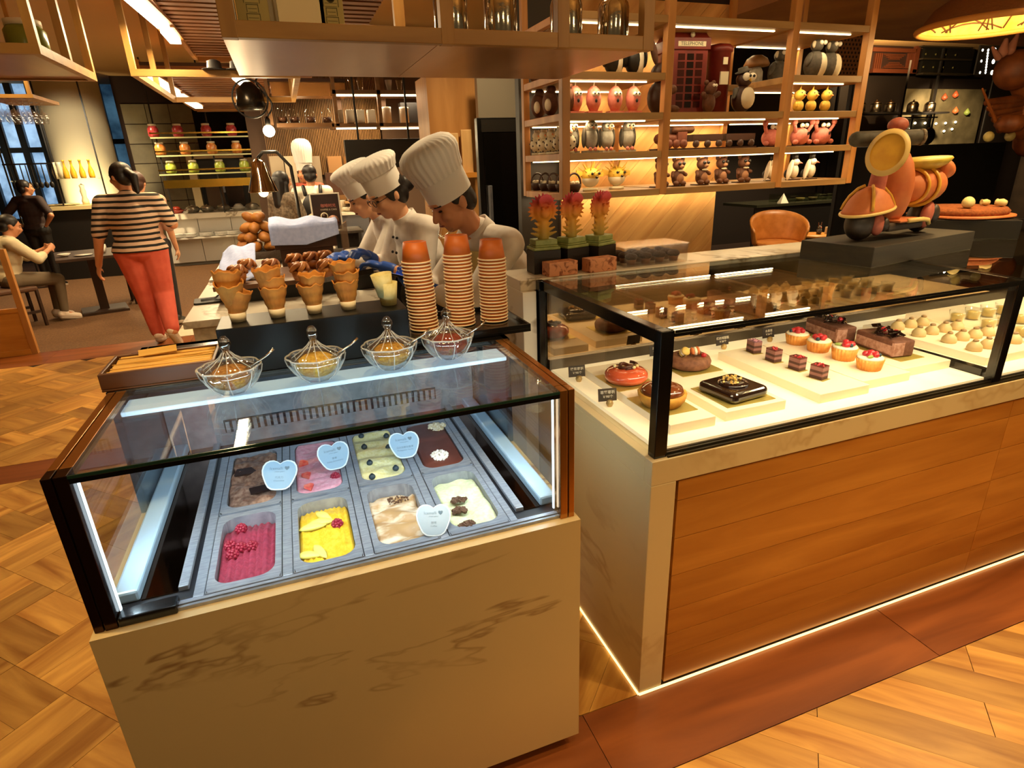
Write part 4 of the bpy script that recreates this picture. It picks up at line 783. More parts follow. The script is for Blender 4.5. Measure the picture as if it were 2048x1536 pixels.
# telephone box
b=thing('phone_box_figure','tall dark red chocolate telephone box on the lit shelf','figure',(rx(1362,200,2.62),2.64,ZC+.0005),-.1)
MB().box(-.088,.088,-.085,.085,0,.31).obj('cabin',RED,b,bev=.003); MB().box(-.096,.096,-.093,.093,.27,.318).obj('sign_band',RED,b,bev=.002)
MB().lathe([(.125,.318),(.105,.345),(.06,.362),(.0001,.366)],4,T=Rz(math.pi/4),sm=False).obj('roof',RED,b)
for r in range(2): 
    T=Rz(-r*math.pi/2); MB().box(-.07,.07,-.0945,-.093,.282,.302,0,T).obj('sign_plate',CRM,b); MB().lathe([(.012,0),(.0001,.001)],12,T=T@Tr(0,-.094,.328)@Rx(math.pi/2)).obj('crest',CRM,b)
    for c in range(3):
        for q in range(7): MB().box(-.062+.045*c,-.028+.045*c,-.0866,-.0853,.03+.033*q,.056+.033*q,0,T).obj('window_pane',mat('booth_pane','3a120a',.2) if c!=1 else mat('booth_pane_dark','1c0a06',.2),b)
    text('TELEPHONE',.021,EYB,b,(0,-.0947,.292) if r==0 else (-.0947,0,.292),(math.pi/2,0,-r*math.pi/2),.0002)
b=thing('post_box_figure','red chocolate pillar post box next to the telephone box','figure',(rx(1436,200,2.6),2.62,ZC+.0005),-.05)
MB().lathe([(.055,0),(.055,.27),(.062,.272),(.064,.288),(.05,.302),(.0001,.312)],32).obj('pillar',RED,b)
MB().box(-.012,.012,-.0575,-.05,.215,.245).obj('slot_plate',CRM,b); MB().box(-.022,.022,-.0575,-.05,.13,.185).obj('notice_plate',CRM,b)
f=fig('small_bear_figure','small brown bear figure standing in front of the post box','figure',[('body',BRN,lambda b:(b.ell((0,0,.045),(.032,.028,.045)),b.ell((0,-.006,.105),(.03,.028,.027)))),('ear',BRN,lambda b:b.ell((-.024,0,.13),.011,nu=10,nv=8)),('ear',BRN,lambda b:b.ell((.024,0,.13),.011,nu=10,nv=8)),('arm',BRN,lambda b:b.cap((-.028,0,.07),(-.05,-.01,.08),.011,.012,8)),('arm',BRN,lambda b:b.cap((.028,0,.07),(.05,-.01,.085),.011,.012,8)),('eyes',EYW,lambda b:eyes(b,0,-.03,.116,.007,.008))])
f.location=(rx(1420,205,2.5),2.51,ZC+.0005); f.rotation_euler=(0,0,.2)
# owl with hat
f=fig('owl_with_hat','dark owl figure with round pale belly and tilted flat cap','figure',[('body',DBR,lambda b:b.ell((0,0,.066),(.052,.046,.062))),('belly',CRM,lambda b:b.ell((.004,-.032,.068),(.042,.02,.048))),('head',DBR,lambda b:b.ell((0,-.004,.15),(.04,.036,.034))),('eyes',EYW,lambda b:eyes(b,.0,-.035,.158,.018,.019)),('pupils',EYB,lambda b:eyes(b,.0,-.052,.16,.0065,.012)),('beak',YEL,lambda b:b.cap((0,-.04,.146),(0,-.05,.136),.006,.001,8)),('wing',DGR,lambda b:b.cap((-.042,0,.1),(-.062,-.01,.07),.016,.006,8)),('wing',DGR,lambda b:b.cap((.042,0,.1),(.06,-.01,.085),.016,.006,8)),('cap',DGR,lambda b:b.lathe([(.036,0),(.038,.004),(.024,.008),(.022,.02),(.0001,.022)],20,T=Tr(-.008,-.002,.182)@Ry(-.3))),('base',EYB,lambda b:b.box(.01,.08,-.02,.02,0,.005))])
f.location=(rx(1492,200,2.52),2.55,ZC+.0005); f.rotation_euler=(0,0,.1)
f=fig('mushroom_figure','brown capped mushroom figure on the short back shelf','figure',[('stem',GRY,lambda b:b.lathe([(.024,0),(.036,.03),(.034,.075),(.018,.105)],20)),('cap',mat('mushroom_cap','8a6236',.6,col2='6e4a24',scale=20),lambda b:b.lathe([(.0001,.095),(.06,.1),(.064,.108),(.05,.135),(.025,.15),(.0001,.153)],24))])
f.location=(rx(1511,150,2.75),2.75,1.9405)
f=fig('penguin_with_headphones','','',[('base',EYB,lambda b:b.box(-.06,.06,-.03,.03,0,.006)),('body',DGR,lambda b:b.ell((0,0,.065),(.05,.045,.062))),('belly',CRM,lambda b:b.ell((.022,-.018,.06),(.03,.032,.056))),('head',DGR,lambda b:b.ell((0,-.006,.146),(.03,.028,.028))),('headphone',CRM,lambda b:b.ell((-.024,-.014,.15),(.012,.008,.016))),('glasses',EYW,lambda b:eyes(b,.012,-.03,.156,.011,.011)),('wing',DGR,lambda b:b.ell((-.046,-.01,.085),(.014,.018,.034),R=M.Rotation(.4,3,'Y')))])
place(f,'figure','slate grey penguin figures with headphones',[(rx(1560,150,2.7),2.72,'slate penguin figure on the short back shelf behind the upright'),],1.9405,-.05)
g=dup(f,(0,0,0)); g.location=(rx(1632,145,2.52),2.54,ZD+.0005); tag(g,'slate penguin figure with headphones and white belly, nearer the upright','figure'); g=dup(f,(0,0,0)); g.location=(rx(1668,145,2.52),2.56,ZD+.0005); tag(g,'slate penguin figure with headphones at the outer end of the rack','figure')
# train
t=thing('chocolate_train','brown chocolate steam engine pulling two dark wagons along a track','figure',(1.93,2.52,ZB+.0005),.0)
def tw(n,m,fn): b=MB(); fn(b); return b.obj(n,m,t)
RBR=mat('train_brown','7a3f26',.6,col2='6a3420',scale=50)
tw('track',DBR,lambda b:b.box(-.30,.27,-.03,.03,0,.008))
tw('boiler',RBR,lambda b:b.cap((-.27,0,.05),(-.19,0,.05),.024,.024)); tw('cab',RBR,lambda b:b.box(-.185,-.135,-.028,.028,.03,.098)); tw('cab_roof',BRN,lambda b:b.lathe([(.034,-.055),(.034,.055)],20,T=Tr(-.155,0,.088)@Ry(1.57)@M.Diagonal((.5,1.0,1,1)))); tw('chimney',DBR,lambda b:b.cap((-.255,0,.07),(-.255,0,.115),.012,.017)); tw('steam_dome',DBR,lambda b:b.ell((-.21,0,.085),(.012,.012,.02)))
for k in range(4): tw('wheel',RBR,lambda b:b.lathe([(.019,0),(.019,.01),(.008,.013)],16,T=Tr(-.275+.04*k,-.026,.027)@Rx(1.57)))
for k in range(2):
    tw('wagon',DBR,lambda b:b.box(-.10+.19*k,.07+.19*k,-.026,.026,.036,.066))
    for j in range(3): tw('wheel',DBR,lambda b:b.lathe([(.016,0),(.016,.01),(.006,.012)],14,T=Tr(-.085+.19*k+.065*j,-.026,.024)@Rx(1.57)))
# bears
f=fig('bear_figure','','',[('base',DBR,lambda b:b.box(-.04,.03,-.025,.025,0,.005)),('body',BRN,lambda b:(b.ell((0,0,.038),(.028,.026,.036)),b.ell((0,-.006,.096),(.029,.027,.027)))),('belly',mat('bear_tan','9a6a48',.7),lambda b:b.ell((.004,-.018,.034),(.02,.014,.024))),('ear',BRN,lambda b:b.ell((-.022,0,.12),(.01,.008,.011),nu=10,nv=8)),('ear',BRN,lambda b:b.ell((.022,0,.12),(.01,.008,.011),nu=10,nv=8)),('arm',BRN,lambda b:b.cap((-.024,0,.06),(-.034,-.018,.045),.01,.009,8)),('arm',BRN,lambda b:b.cap((.024,0,.06),(.032,-.02,.052),.01,.009,8)),('foot',BRN,lambda b:b.ell((-.016,-.022,.014),(.014,.016,.012),nu=10,nv=8)),('foot',BRN,lambda b:b.ell((.018,-.024,.014),(.014,.016,.012),nu=10,nv=8)),('muzzle',mat('bear_tan','9a6a48'),lambda b:b.ell((.004,-.03,.088),(.012,.01,.009),nu=10,nv=8)),('glasses',EYB,lambda b:eyes(b,.002,-.032,.102,.008,.011)),('scarf',CRM,lambda b:b.ell((.006,-.02,.07),(.016,.012,.005),nu=10,nv=6))])
place(f,'figure','brown bear figures with dark glasses',[(rx(1320,350,2.5),2.5,'brown bear figure half hidden by the rack upright'),(rx(1355,352,2.5),2.5,'brown bear figure, second from the upright'),(rx(1402,350,2.5),2.5,'brown bear figure, middle of five'),(rx(1446,348,2.5),2.52,'brown bear figure, fourth from the upright, head tilted'),(rx(1490,345,2.5),2.52,'brown bear figure, last of the five, closest to the open bay')],ZA,-.05)
# chicks
f=fig('chick_figure','','',[('base',DBR,lambda b:b.box(-.03,.03,-.024,.024,0,.004)),('body',YEL,lambda b:(b.ell((0,0,.03),(.026,.024,.028)),b.ell((0,-.004,.078),(.027,.025,.025)))),('tuft',YEL,lambda b:b.cap((0,0,.1),(.006,0,.12),.006,.001,8)),('beak',ORG,lambda b:b.cap((.006,-.026,.078),(.009,-.04,.074),.007,.001,8)),('wing',YEL,lambda b:b.ell((-.022,-.01,.034),(.008,.012,.014),nu=8,nv=6)),('eyes',EYB,lambda b:eyes(b,.004,-.025,.087,.0035,.011))])
place(f,'figure','yellow chick figures',[(rx(1577,205,2.52),2.54,'yellow chick figure tucked behind the rack upright'),(rx(1597,206,2.5),2.5,'yellow chick figure, first clear of the upright'),(rx(1622,207,2.5),2.5,'yellow chick figure, middle of the visible three'),(rx(1650,208,2.5),2.5,'yellow chick figure at the outer end of the rack')],ZC,-.05)
# crabs
def crab(b):
    b.ell((0,0,.045),(.048,.042,.044))
    for sx in (-1,1):
        b.cap((sx*.04,-.01,.07),(sx*.055,-.015,.095),.009,.009,8); b.ell((sx*.057,-.016,.112),(.014,.012,.016),nu=10,nv=8)
        for k in range(2): b.cap((sx*.055,-.016,.12),(sx*(.047+.02*k),-.018,.142),.008,.003,6)
        b.ell((sx*.045,-.02,.02),(.015,.014,.012),nu=8,nv=6)
f=fig('crab_figure','','',[('base',DBR,lambda b:b.box(-.05,.05,-.028,.028,0,.005)),('body',PNK,crab),('eyes',EYW,lambda b:eyes(b,0,-.022,.096,.011,.014)),('mouth',EYB,lambda b:b.ell((.012,-.041,.058),(.006,.004,.009),nu=8,nv=6))])
place(f,'figure','pink crab figures',[(rx(1556,272,2.55),2.6,'pink crab figure behind the rack upright, next to the train'),(rx(1602,275,2.5),2.51,'pink crab figure, middle of three'),(rx(1645,273,2.5),2.51,'pink crab figure at the outer end of the rack')],ZB,-.05)
# magpies
f=fig('gull_figure','','',[('base',DBR,lambda b:b.box(-.03,.03,-.02,.02,0,.004)),('body',EYW,lambda b:(b.ell((0,0,.042),(.024,.022,.036)),b.ell((.002,-.006,.086),(.018,.018,.017)))),('wing',EYW,lambda b:b.ell((-.03,-.004,.05),(.007,.018,.05),R=M.Rotation(.2,3,'Y'))),('cap',EYB,lambda b:b.cyl((0,0,.1),.014,.022,14)),('tail',EYB,lambda b:b.ell((-.022,.02,.03),(.016,.018,.022),nu=10,nv=8)),('beak',PNK,lambda b:b.cap((.012,-.02,.084),(.018,-.034,.08),.006,.001,8))])
place(f,'figure','white bird figures with black top hats',[(rx(1556,340,2.5),2.54,'white bird figure in black top hat behind the upright'),(rx(1588,338,2.5),2.5,'white bird figure in black top hat, middle of three'),(rx(1622,336,2.5),2.5,'white bird figure in black top hat at the outer end')],ZA,-.05)
# ---------------- room shell ----------------
tag(box("ceiling",-9,16,-2,17,3.45,3.55,mat('ceiling_paint','d0a468',.8)),kind='structure')
BRNW=mat('far_wall_brown','4a3826',.8,col2='3a2b1c',scale=3)
tag(box('wall_far',-9,16,16.2,16.4,0,3.45,BRNW),kind='structure'); tag(box('wall_left',-9.1,-9,-2,17,0,3.45,BRNW),kind='structure'); tag(box('wall_right',16,16.1,-2,17,0,3.45,BRNW),kind='structure')
def pb(name,x0,y0,x1,y1,Y,d,m,parent=None,bev=0,zlo=None):
    ym=(y0+y1)/2; xm=(x0+x1)/2; a=PY(x0,ym,Y).x; b=PY(x1,ym,Y).x; t=PY(xm,y0,Y).z; u=PY(xm,y1,Y).z if zlo is None else zlo
    o=box(name,a,b,Y,Y+d,u,t,m,None,bev)
    return P(parent,o) if parent else o
def at(x,y,Y): return PY(x,y,Y)
# ---------------- hanging shelf over the bread counter ----------------
HU=thing('hanging_shelf','oak framed hanging shelf of milk cans and printed gift bags over the counter','shelf',(.52,2.05,1.92))
HX0,HX1,HY0,HY1,HZ=-.085,1.098,1.73,2.39,1.925
UND=mat('shelf_underside','c09468',.3,.35,col2='a87a4e',scale=5,stretch=(1,.3,1)); OKH=wood('hang_oak','b98a44','97682c','x',5,.45,.05); OKHZ=wood('hang_oak_post','b98a44','97682c','z',5,.45,.05)
for x0,x1 in ((HX0,.448),(.45,HX1)): P(HU,box('base_board',x0,x1,HY0+.03,HY1,HZ,HZ+.012,UND))
P(HU,box('front_rail',HX0+.034,HX1,HY0,HY0+.03,HZ-.003,HZ+.034,OKH,bev=.0015)); P(HU,box('rear_rail',HX0,HX1,HY1-.03,HY1,HZ+.012,HZ+.034,OKH)); P(HU,box('side_rail',HX0,HX0+.03,HY0+.03,HY1-.03,HZ+.012,HZ+.034,OKH)); P(HU,box('side_rail',HX1-.03,HX1,HY0+.03,HY1-.03,HZ+.012,HZ+.034,OKH))
for x in (HX0,.452,.79,HX1-.03):
    P(HU,box('post',x,x+.036,HY0-.002,HY0+.032,HZ-.004,3.45,OKHZ,bev=.0015)); P(HU,box('post',x,x+.036,HY1-.03,HY1,HZ+.034,3.45,OKHZ))
# milk cans
MIR=mat('can_steel','c9bfae',.12,1,bump=.25,scale=14)
light('shelf_fill','POINT',(.25,2.12,2.5),7,KIT,.05); light('shelf_fill','POINT',(.85,2.12,2.5),5,KIT,.05)  # unseen point lamps added inside the shelf to brighten the bags
f=fig('milk_can','','',[('body',MIR,lambda b:b.lathe([(.046,0),(.048,.004),(.048,.115),(.044,.128),(.031,.142)],32)),('neck',MIR,lambda b:b.lathe([(.030,.141),(.029,.16),(.034,.172),(.034,.185)],32)),('lid',MIR,lambda b:b.lathe([(.037,.182),(.037,.196),(.012,.206),(.0001,.208)],32)),('handle',MIR,lambda b:b.tube([(.045,0,.105),(.06,0,.115),(.06,0,.15),(.034,0,.165)],.004,8))])
place(f,'milk can','hammered steel milk cans on the hanging shelf',[(at(905,60,1.84).x,1.85,'steel milk can beside the middle post of the hanging shelf'),(at(1004,60,1.84).x,1.85,'steel milk can, second along from the middle post'),(at(1135,60,1.84).x,1.85,'steel milk can just past the third post of the hanging shelf'),(at(1229,60,1.84).x,1.85,'steel milk can at the rack end of the hanging shelf')],HZ+.0125,.5)
# gift bags with clock tower print
BAGG=mat('bag_green','b3a566',.6); BAGC=mat('bag_cream','efe2b8',.5); BAGW=mat('bag_white','efe8dc',.6); TWR=mat('bag_print','5d5836',.7)
def bag(px,w,d,m,l,tower,Y=1.80,rz=0,h=.20):
    t=thing('gift_bag',l,'bag',(at(px,60,Y).x,Y+d/2,HZ+.0125),rz); MB().box(-w/2,w/2,-d/2,d/2,0,h).obj('bag_body',m,t,bev=.002)
    MB().tube([(-w*.2,-d/2,h-.01),(-w*.15,-d/2-.004,h+.05),(w*.15,-d/2-.004,h+.05),(w*.2,-d/2,h-.01)],.002,6).obj('handle',m,t)
    if tower:
        b=MB()
        for a,c,e,g in ((-.016,.016,.0,.05),(-.014,.014,.052,.07),(-.019,.019,.072,.112),(-.014,.014,.114,.13),(-.008,.008,.131,.15),(-.002,.002,.15,.18)):
            b.box(a,a+.0015,-d/2-.0006,-d/2,e,g).box(c-.0015,c,-d/2-.0006,-d/2,e,g).box(a,c,-d/2-.0006,-d/2,g-.0015,g)
            for k in range(int((g-e)/.008)): b.box(a+.004,c-.004,-d/2-.0006,-d/2,e+.008*k,e+.008*k+.001)
        b.lathe([(.011,0),(.009,.0003),(.009,0)],20,T=Tr(0,-d/2-.0004,.092)@Rx(1.57)); b.obj('clock_tower_print',TWR,t)
bag(461,.036,.06,BAGW,'white gift bag squeezed against the corner post of the hanging shelf',False); bag(512,.075,.08,BAGG,'olive green gift bag with clock tower print near the corner post',True)
bag(553,.045,.02,BAGW,'thin white paper bag with a wavy edge between the two green bags',False,1.84); bag(608,.115,.08,BAGC,'wide plain cream gift bag in the middle of the hanging shelf',False); bag(668,.06,.08,BAGG,'olive green gift bag with clock tower print beside the cream bag',True)
# ---------------- bread counter ----------------
bc=thing('bread_counter','long white marble counter with breads and tarts behind the gelato case','counter',(-.05,4.8,0))
P(bc,box('counter_top',-.605,.50,3.38,6.25,.86,.90,MARW,bev=.004)); P(bc,box('counter_body',-.57,.48,3.42,6.22,0,.86,MARW))
def onc(nm,lab,cat,x,y,z=.9005,rz=0): return thing(nm,lab,cat,(x,y,z),rz)
BW=wood('bread_board','6e4526','50301a','x',5,.5,.05)
BK=mat('black_riser','15100c',.5)
tag(box('black_riser',-.40,.20,3.76,4.2,.9005,.985,BK),'black block lifting the bread board above the marble','riser')
tag(box('bread_board',-.47,.27,3.70,4.28,.9855,1.012,BW,bev=.003),'long dark wooden board full of golden brown buns','board')
CRU=mat('bun_crust','8a4a1e',.45,col2='b9742e',scale=18,bump=.3,coat=.2); CRL=mat('bun_light','c48436',.5)
f=None
for k,(x,y,l) in enumerate([(478,566,'golden spiral bun at the walkway end of the bread board'),(497,552,'golden spiral bun behind the first one on the bread board'),(545,552,'tall spiral bun near the middle of the bread board'),(603,560,'round bun at the front edge of the bread board'),(592,540,'spiral bun behind the round bun on the bread board'),(624,536,'spiral bun in the far row, second from the divider'),(652,533,'spiral bun in the far row by the clear divider'),(655,553,'dark glazed bun at the front beside the clear divider')]):
    p=PZ(x,y,1.013)
    if f is None:
        f=thing('spiral_bun','',''); b=MB(); b.lathe([(.036,0),(.046,.03),(.05,.055)],24)
        for j in range(5): b.tube([(r*math.cos(a),r*math.sin(a),.056+.034*math.sin(math.pi*(t))) for t,a,r in [(i/12,j*1.256+i*.2,.05-.05*i/13) for i in range(13)]],[.013+.004*math.sin(math.pi*i/12) for i in range(13)],8)
        b.obj('bun',CRU,f); MB().ell((0,0,.072),(.026,.026,.022)).obj('crown',CRL,f); o=f
    else: o=dup(f,(0,0,0))
    o.location=p; o.rotation_euler=(0,0,k*1.1); tag(o,l,'bun','buns on the bread board')
BX=wood('box_walnut','4a2a18','361d10','x',5,.5,.05)
t=onc('wooden_crate','dark wooden crate draped with a pale blue napkin behind the buns','crate',.075,4.62); box('crate_lower',-.17,.19,-.13,.25,0,.20,BX,t,bev=.003); box('crate_upper',-.20,.22,-.15,.27,.201,.36,BX,t,bev=.003)
def cloth(name,lab,c,w,d,m,fn,n=18,yf=None):
    b=MB(); vs=[(w*(i/n-.5),yf(j/n*2-1) if yf else d*(j/n-.5),fn(i/n*2-1,j/n*2-1)) for j in range(n+1) for i in range(n+1)]; m0=len(vs); vs+=[(x,y,z-.004) for x,y,z in vs]; q=n+1
    fs=[(j*q+i,j*q+i+1,(j+1)*q+i+1,(j+1)*q+i) for j in range(n) for i in range(n)]; fs+=[tuple(m0+k for k in f[::-1]) for f in fs]
    e=[i for i in range(q)]+[j*q+n for j in range(1,q)]+[n*q+i for i in range(n-1,-1,-1)]+[j*q for j in range(n-1,0,-1)]
    for k in range(len(e)): a,c2=e[k],e[(k+1)%len(e)]; fs.append((c2,a,m0+a,m0+c2))
    o=b.add(vs,fs,0,True).obj(name,m,loc=c); return tag(o,lab,'napkin')
NAP=mat('napkin_blue','b4c2f0',.8,col2='a2b2e6',scale=40)
cloth('napkin','folded pale blue napkin draped over the dark crate',(.085,4.66,1.268),.46,.40,NAP,lambda u,v:.012*math.sin(v*3+u)+.012*math.sin(u*6)*(v>-.3)-(.15*max(0,-v-.3)/.7*(1-.45*max(0,u)))+.015,18,lambda v:-.205-.02*(-v-.3) if v<-.3 else -.205+.40*(v+.3)/1.3)
cloth('napkin','pale blue napkin lying slanted over bread at the walkway end of the counter',(-.36,4.2,1.085),.22,.75,NAP,lambda u,v:.06*v+.01*math.sin(u*5+v*4)-.05*max(0,-u-.3))
tag(box('serving_tray',-.50,-.22,3.86,4.62,1.0135,1.03,mat('tray_white','d8d2c6',.4)),'white tray under the slanted blue napkin','tray')
t=onc('bread_basket','basket heaped with crusty rolls at the far walkway end of the counter','basket',-.26,5.35); MB().lathe([(.15,0),(.2,.12),(.19,.12),(.14,.01)],28).obj('basket_body',mat('wicker_dark','3a2a1c',.8,bump=.6,scale=80),t)
rl=MB().ell((0,0,0),(.065,.045,.04)).mesh('bread_roll',mat('roll_crust','b0742c',.6,col2='8a5018',scale=14,bump=.3))
k=0
for lay,(n,r) in enumerate(((7,.13),(6,.1),(5,.07),(3,.04))):
    for j in range(n):
        a=j*math.tau/n+lay; o=bpy.data.objects.new('bread_roll',rl); COL.objects.link(o); o.location=(-.26+r*math.cos(a),5.35+r*math.sin(a),1.05+.075*lay); o.rotation_euler=(rnd.random()-.5,rnd.random()-.5,a)
        tag(o,['crusty roll in the lowest ring of the heaped basket','crusty roll in the second ring of the heaped basket','crusty roll in the third ring of the heaped basket','crusty roll at the very top of the heaped basket'][lay],'bread roll','rolls in the heaped basket')
SLT=mat('slate_grey','5a5148',.5,col2='4a4239',scale=20)
for (x0,x1,y0,y1,z,l) in ((.27,.49,4.55,5.0,1.02,'grey slate slab just behind the tart tray'),(.30,.56,5.1,5.5,1.14,'upper grey slate slab under the menu card'),(.29,.52,4.2,4.46,.93,'low grey slate slab next to the chef with the knife')):
    t=thing('slate_stand',l,'stand',((x0+x1)/2,(y0+y1)/2,.9005)); w,d=(x1-x0)/2,(y1-y0)/2; box('slab',-w,w,-d,d,z-.02-.9,z-.9,SLT,t,bev=.002); box('pedestal',-w*.7,w*.7,-d*.7,d*.7,0,z-.0205-.9,BK,t)
p=at(660,467,5.12); t=thing('menu_card','dark menu card with pictures of coffee and cake in a white frame','menu card',(p.x,5.2,1.1405)); t.rotation_euler=(0,0,-.1)
w=.118; MB().box(-w,w,0,.012,0,.30).obj('card_frame',EYW,t,bev=.002); MB().box(-w+.012,w-.012,-.0012,0,.012,.29).obj('card_face',mat('card_face','2c1c16',.4,col2='3a241c',scale=8),t)
for x,z,r,mm in ((-.02,.12,.03,CRM),(-.06,.08,.03,CRM),(-.055,.035,.03,CRM)): MB().lathe([(r,0),(r,.0006),(r*.75,.0007)],20,T=Tr(x,-.0013,z)@Rx(1.57)).obj('cup_picture',mm,t); MB().lathe([(r*.74,0),(.0001,.0002)],20,T=Tr(x,-.0022,z)@Rx(1.57)).obj('coffee_picture',DBR,t)
MB().lathe([(.05,0),(.0001,.0006)],20,T=Tr(.045,-.0013,.075)@Rx(1.57)).obj('cake_picture',mat('cake_pic','5a2a1a',.5,col2='d09a80',scale=30),t)
text('\u5496\u5561\u65f6\u5149',.03,PNK,t,(.02,-.0016,.20),(math.pi/2,0,0),.0002); text('COFFEE & CAKE',.018,CRM,t,(.02,-.0016,.17),(math.pi/2,0,0),.0002)
tag(MB().box(-.16,.16,-.003,.003,0,.26).obj('clear_divider',glass('divider_clear',(.93,.93,.9),1.7),loc=(.335,4.25,1.013),rz=1.35),'clear acrylic divider standing between the buns and the tart tray','divider')
tt=thing('tart_tray','paper lined tray with a row of small brown tarts beside the chefs','tray',(.52,3.98,.985)); tt.rotation_euler=(0,0,.06)
box('tray_body',-.22,.30,-.20,.2,0,.012,BK,tt); box('paper_liner',-.215,.295,-.195,.195,.0125,.0145,mat('paper_liner','cfc4b0',.7),tt); box('support',-.2,.0,-.18,.18,-.085,-.0005,BK,tt)
f=None
for k in range(10):
    x=.33+.075*(k%5)+.02*(k//5); y=3.85+.08*(k//5)+.01*k%5*.2
    if f is None: f=thing('small_tart','',''); MB().lathe([(.024,0),(.034,.018),(.03,.018),(.0001,.012)],18).obj('crust',CRL,f); MB().lathe([(.029,.015),(.015,.022),(.0001,.023)],16).obj('filling',mat('tart_filling','6a2a14',.3,col2='8a4a1c',scale=40),f); o=f
    else: o=dup(f,(0,0,0))
    o.location=(x,3.84+.085*(k//5),1.0005); tag(o,'small brown filled tart in the front row of the paper lined tray' if k<5 else 'small brown filled tart in the second row of the paper lined tray','tart','small tarts '+('front row' if k<5 else 'second row'))
p=PZ(425,602,.901); t=onc('tong_rest','small black dish with a pair of steel tongs on the marble corner','dish',p.x,p.y,.9005,.1)
MB().prism(rrect(.20,.16,.02),.012).obj('dish',BK,t,bev=.003); MB().tube([(-.06,-.03,.018),(.02,-.02,.02),(.07,.02,.05)],.004,6).tube([(-.06,-.01,.018),(.02,.01,.02),(.07,.02,.05)],.004,6).lathe([(.028,0),(.024,.005),(.0001,.012)],16,T=Tr(.075,.02,.06)@Ry(1.2)).obj('tongs',STEEL,t)
p=PZ(430,700,.05); tag(MB().lathe([(.05,0),(.055,.02),(.03,.045),(.0001,.05)],20).obj('brass_stop',mat('brass','b08a3a',.2,1),loc=(-.62,3.36,.0005)),'small brass dome on the floor by the marble counter corner','door stop')
# ---------------- pillar, boards, fridge ----------------
pw=tag(pb('pillar_oak',862,150,957,430,4.25,.35,wood('pillar_oak_m','bf8a4e','a06c34','z',4,.35,.0),zlo=0),kind='structure')
for x0,y0,x1,y1,l in ((897,266,919,342,'narrower pale cutting board leaning on the oak pillar'),(924,259,946,352,'taller pale cutting board leaning on the oak pillar')):
    tag(pb('cutting_board',x0,y0,x1,y1,4.19,.025,mat('maple_board','d2a86c',.6,col2='c09458',scale=20,stretch=(1,1,.1)),bev=.006),l,'cutting board')
tag(pb('oak_ledge',880,346,960,356,4.12,.12,OAK),'small oak ledge on the pillar holding two cutting boards','ledge')
tag(pb('bulkhead_beam',955,130,1046,256,4.0,.05,mat('bulkhead_steel','8d8372',.35,.5)),kind='structure')
fr=thing('wine_fridge','tall black glass fronted fridge with dim bottles inside beside the rack','fridge',(1.2,3.45,0))
x0,x1=at(966,450,3.4).x,at(1046,450,3.4).x
P(fr,box('cabinet',x0,x1+.1,3.42,3.47,0,1.86,mat('fridge_black','12100c',.3),bev=.003)); P(fr,box('glass_door',x0+.03,x1,3.40,3.419,.1,1.78,mat('fridge_glass','0d0b08',.06,spec=.8))); P(fr,box('door_handle',x0+.04,x0+.055,3.36,3.40,1.0,1.5,STEEL)); P(fr,box('control_panel',x0+.02,x1,3.405,3.42,1.785,1.85,mat('fridge_panel','2c2822',.4)))
bt=MB().lathe([(.03,0),(.03,.15),(.012,.2),(.012,.26),(.0001,.26)],14).mesh('bottle',mat('bottle_dim','6a6250',.15))
for k in range(4): put('bottle',bt,(x0+.08+.06*k,3.375,1.12 if k<2 else .80),'pale bottle standing against the black fridge door, '+('upper pair' if k<2 else 'lower pair'),'bottle','bottles at the fridge') if False else None
# ---------------- slatted kitchen wall and lit shelf unit ----------------
sw=tag(pb('wall_kitchen',505,120,880,520,9.0,.1,mat('slat_wall_back','4a3320',.7),zlo=0),kind='structure',label='ribbed walnut kitchen wall')
b=MB(); xa,xb=at(525,250,8.96).x,at(760,250,8.96).x; n=70
for k in range(n): x=xa+(xb-xa)*k/n; b.box(x,x+(xb-xa)/n*.55,8.955,9.0,1.55,3.45)
tag(b.obj('rib_slats',wood('slat_brown','8a6438','6b4a26','z',4,.5,0),sw),kind='stuff')
for k,(x0,x1,c) in enumerate([(545,572,'9a8a74'),(574,596,'c2b29a'),(598,622,'8a6a4a'),(624,645,'b0a08a'),(660,688,'b08458'),(692,740,'8a6038')]): P(sw,pb('wall_panel',x0,312,x1,402,8.9,.05,mat('panel_'+c,c,.3,.4)))
su=thing('lit_wall_shelf','brown wall shelf unit with light strips, white boxes and tins','shelf',(at(760,250,6.4).x,6.55,at(760,250,6.4).z))
WLN=wood('shelf_walnut','7d5630','62401f','x',5,.45,.03)
for x in (668,757,849): P(su,pb('upright',x-3,130,x+4,252,6.4,.05,WLN)); P(su,pb('upright',x+12-8,150,x+14,252,6.75,.04,WLN))
for y in (180,246): P(su,pb('shelf_board',664,y,854,y+8,6.4,.4,WLN))
for x0,x1 in ((673,753),(762,847)):
    for y in (189,255): P(su,pb('light_strip',x0,y,x1,y+3,6.42,.03,LEDW))
    light('shelf_led','AREA',(at((x0+x1)/2,195,6.5).x,6.55,at(760,194,6.5).z),3,(1,.8,.55),.4,None,.05)
P(su,pb('shelf_board',553,246,668,254,6.4,.3,WLN)); P(su,pb('cubby_wall',534,160,541,250,6.4,.3,WLN)); P(su,pb('copper_hood',541,163,690,192,6.5,.25,mat('copper_panel','a9743f',.25,.8))); P(su,pb('hood_edge',534,156,690,163,6.45,.35,DBR))
WBX=mat('box_white','cfc6b6',.6)
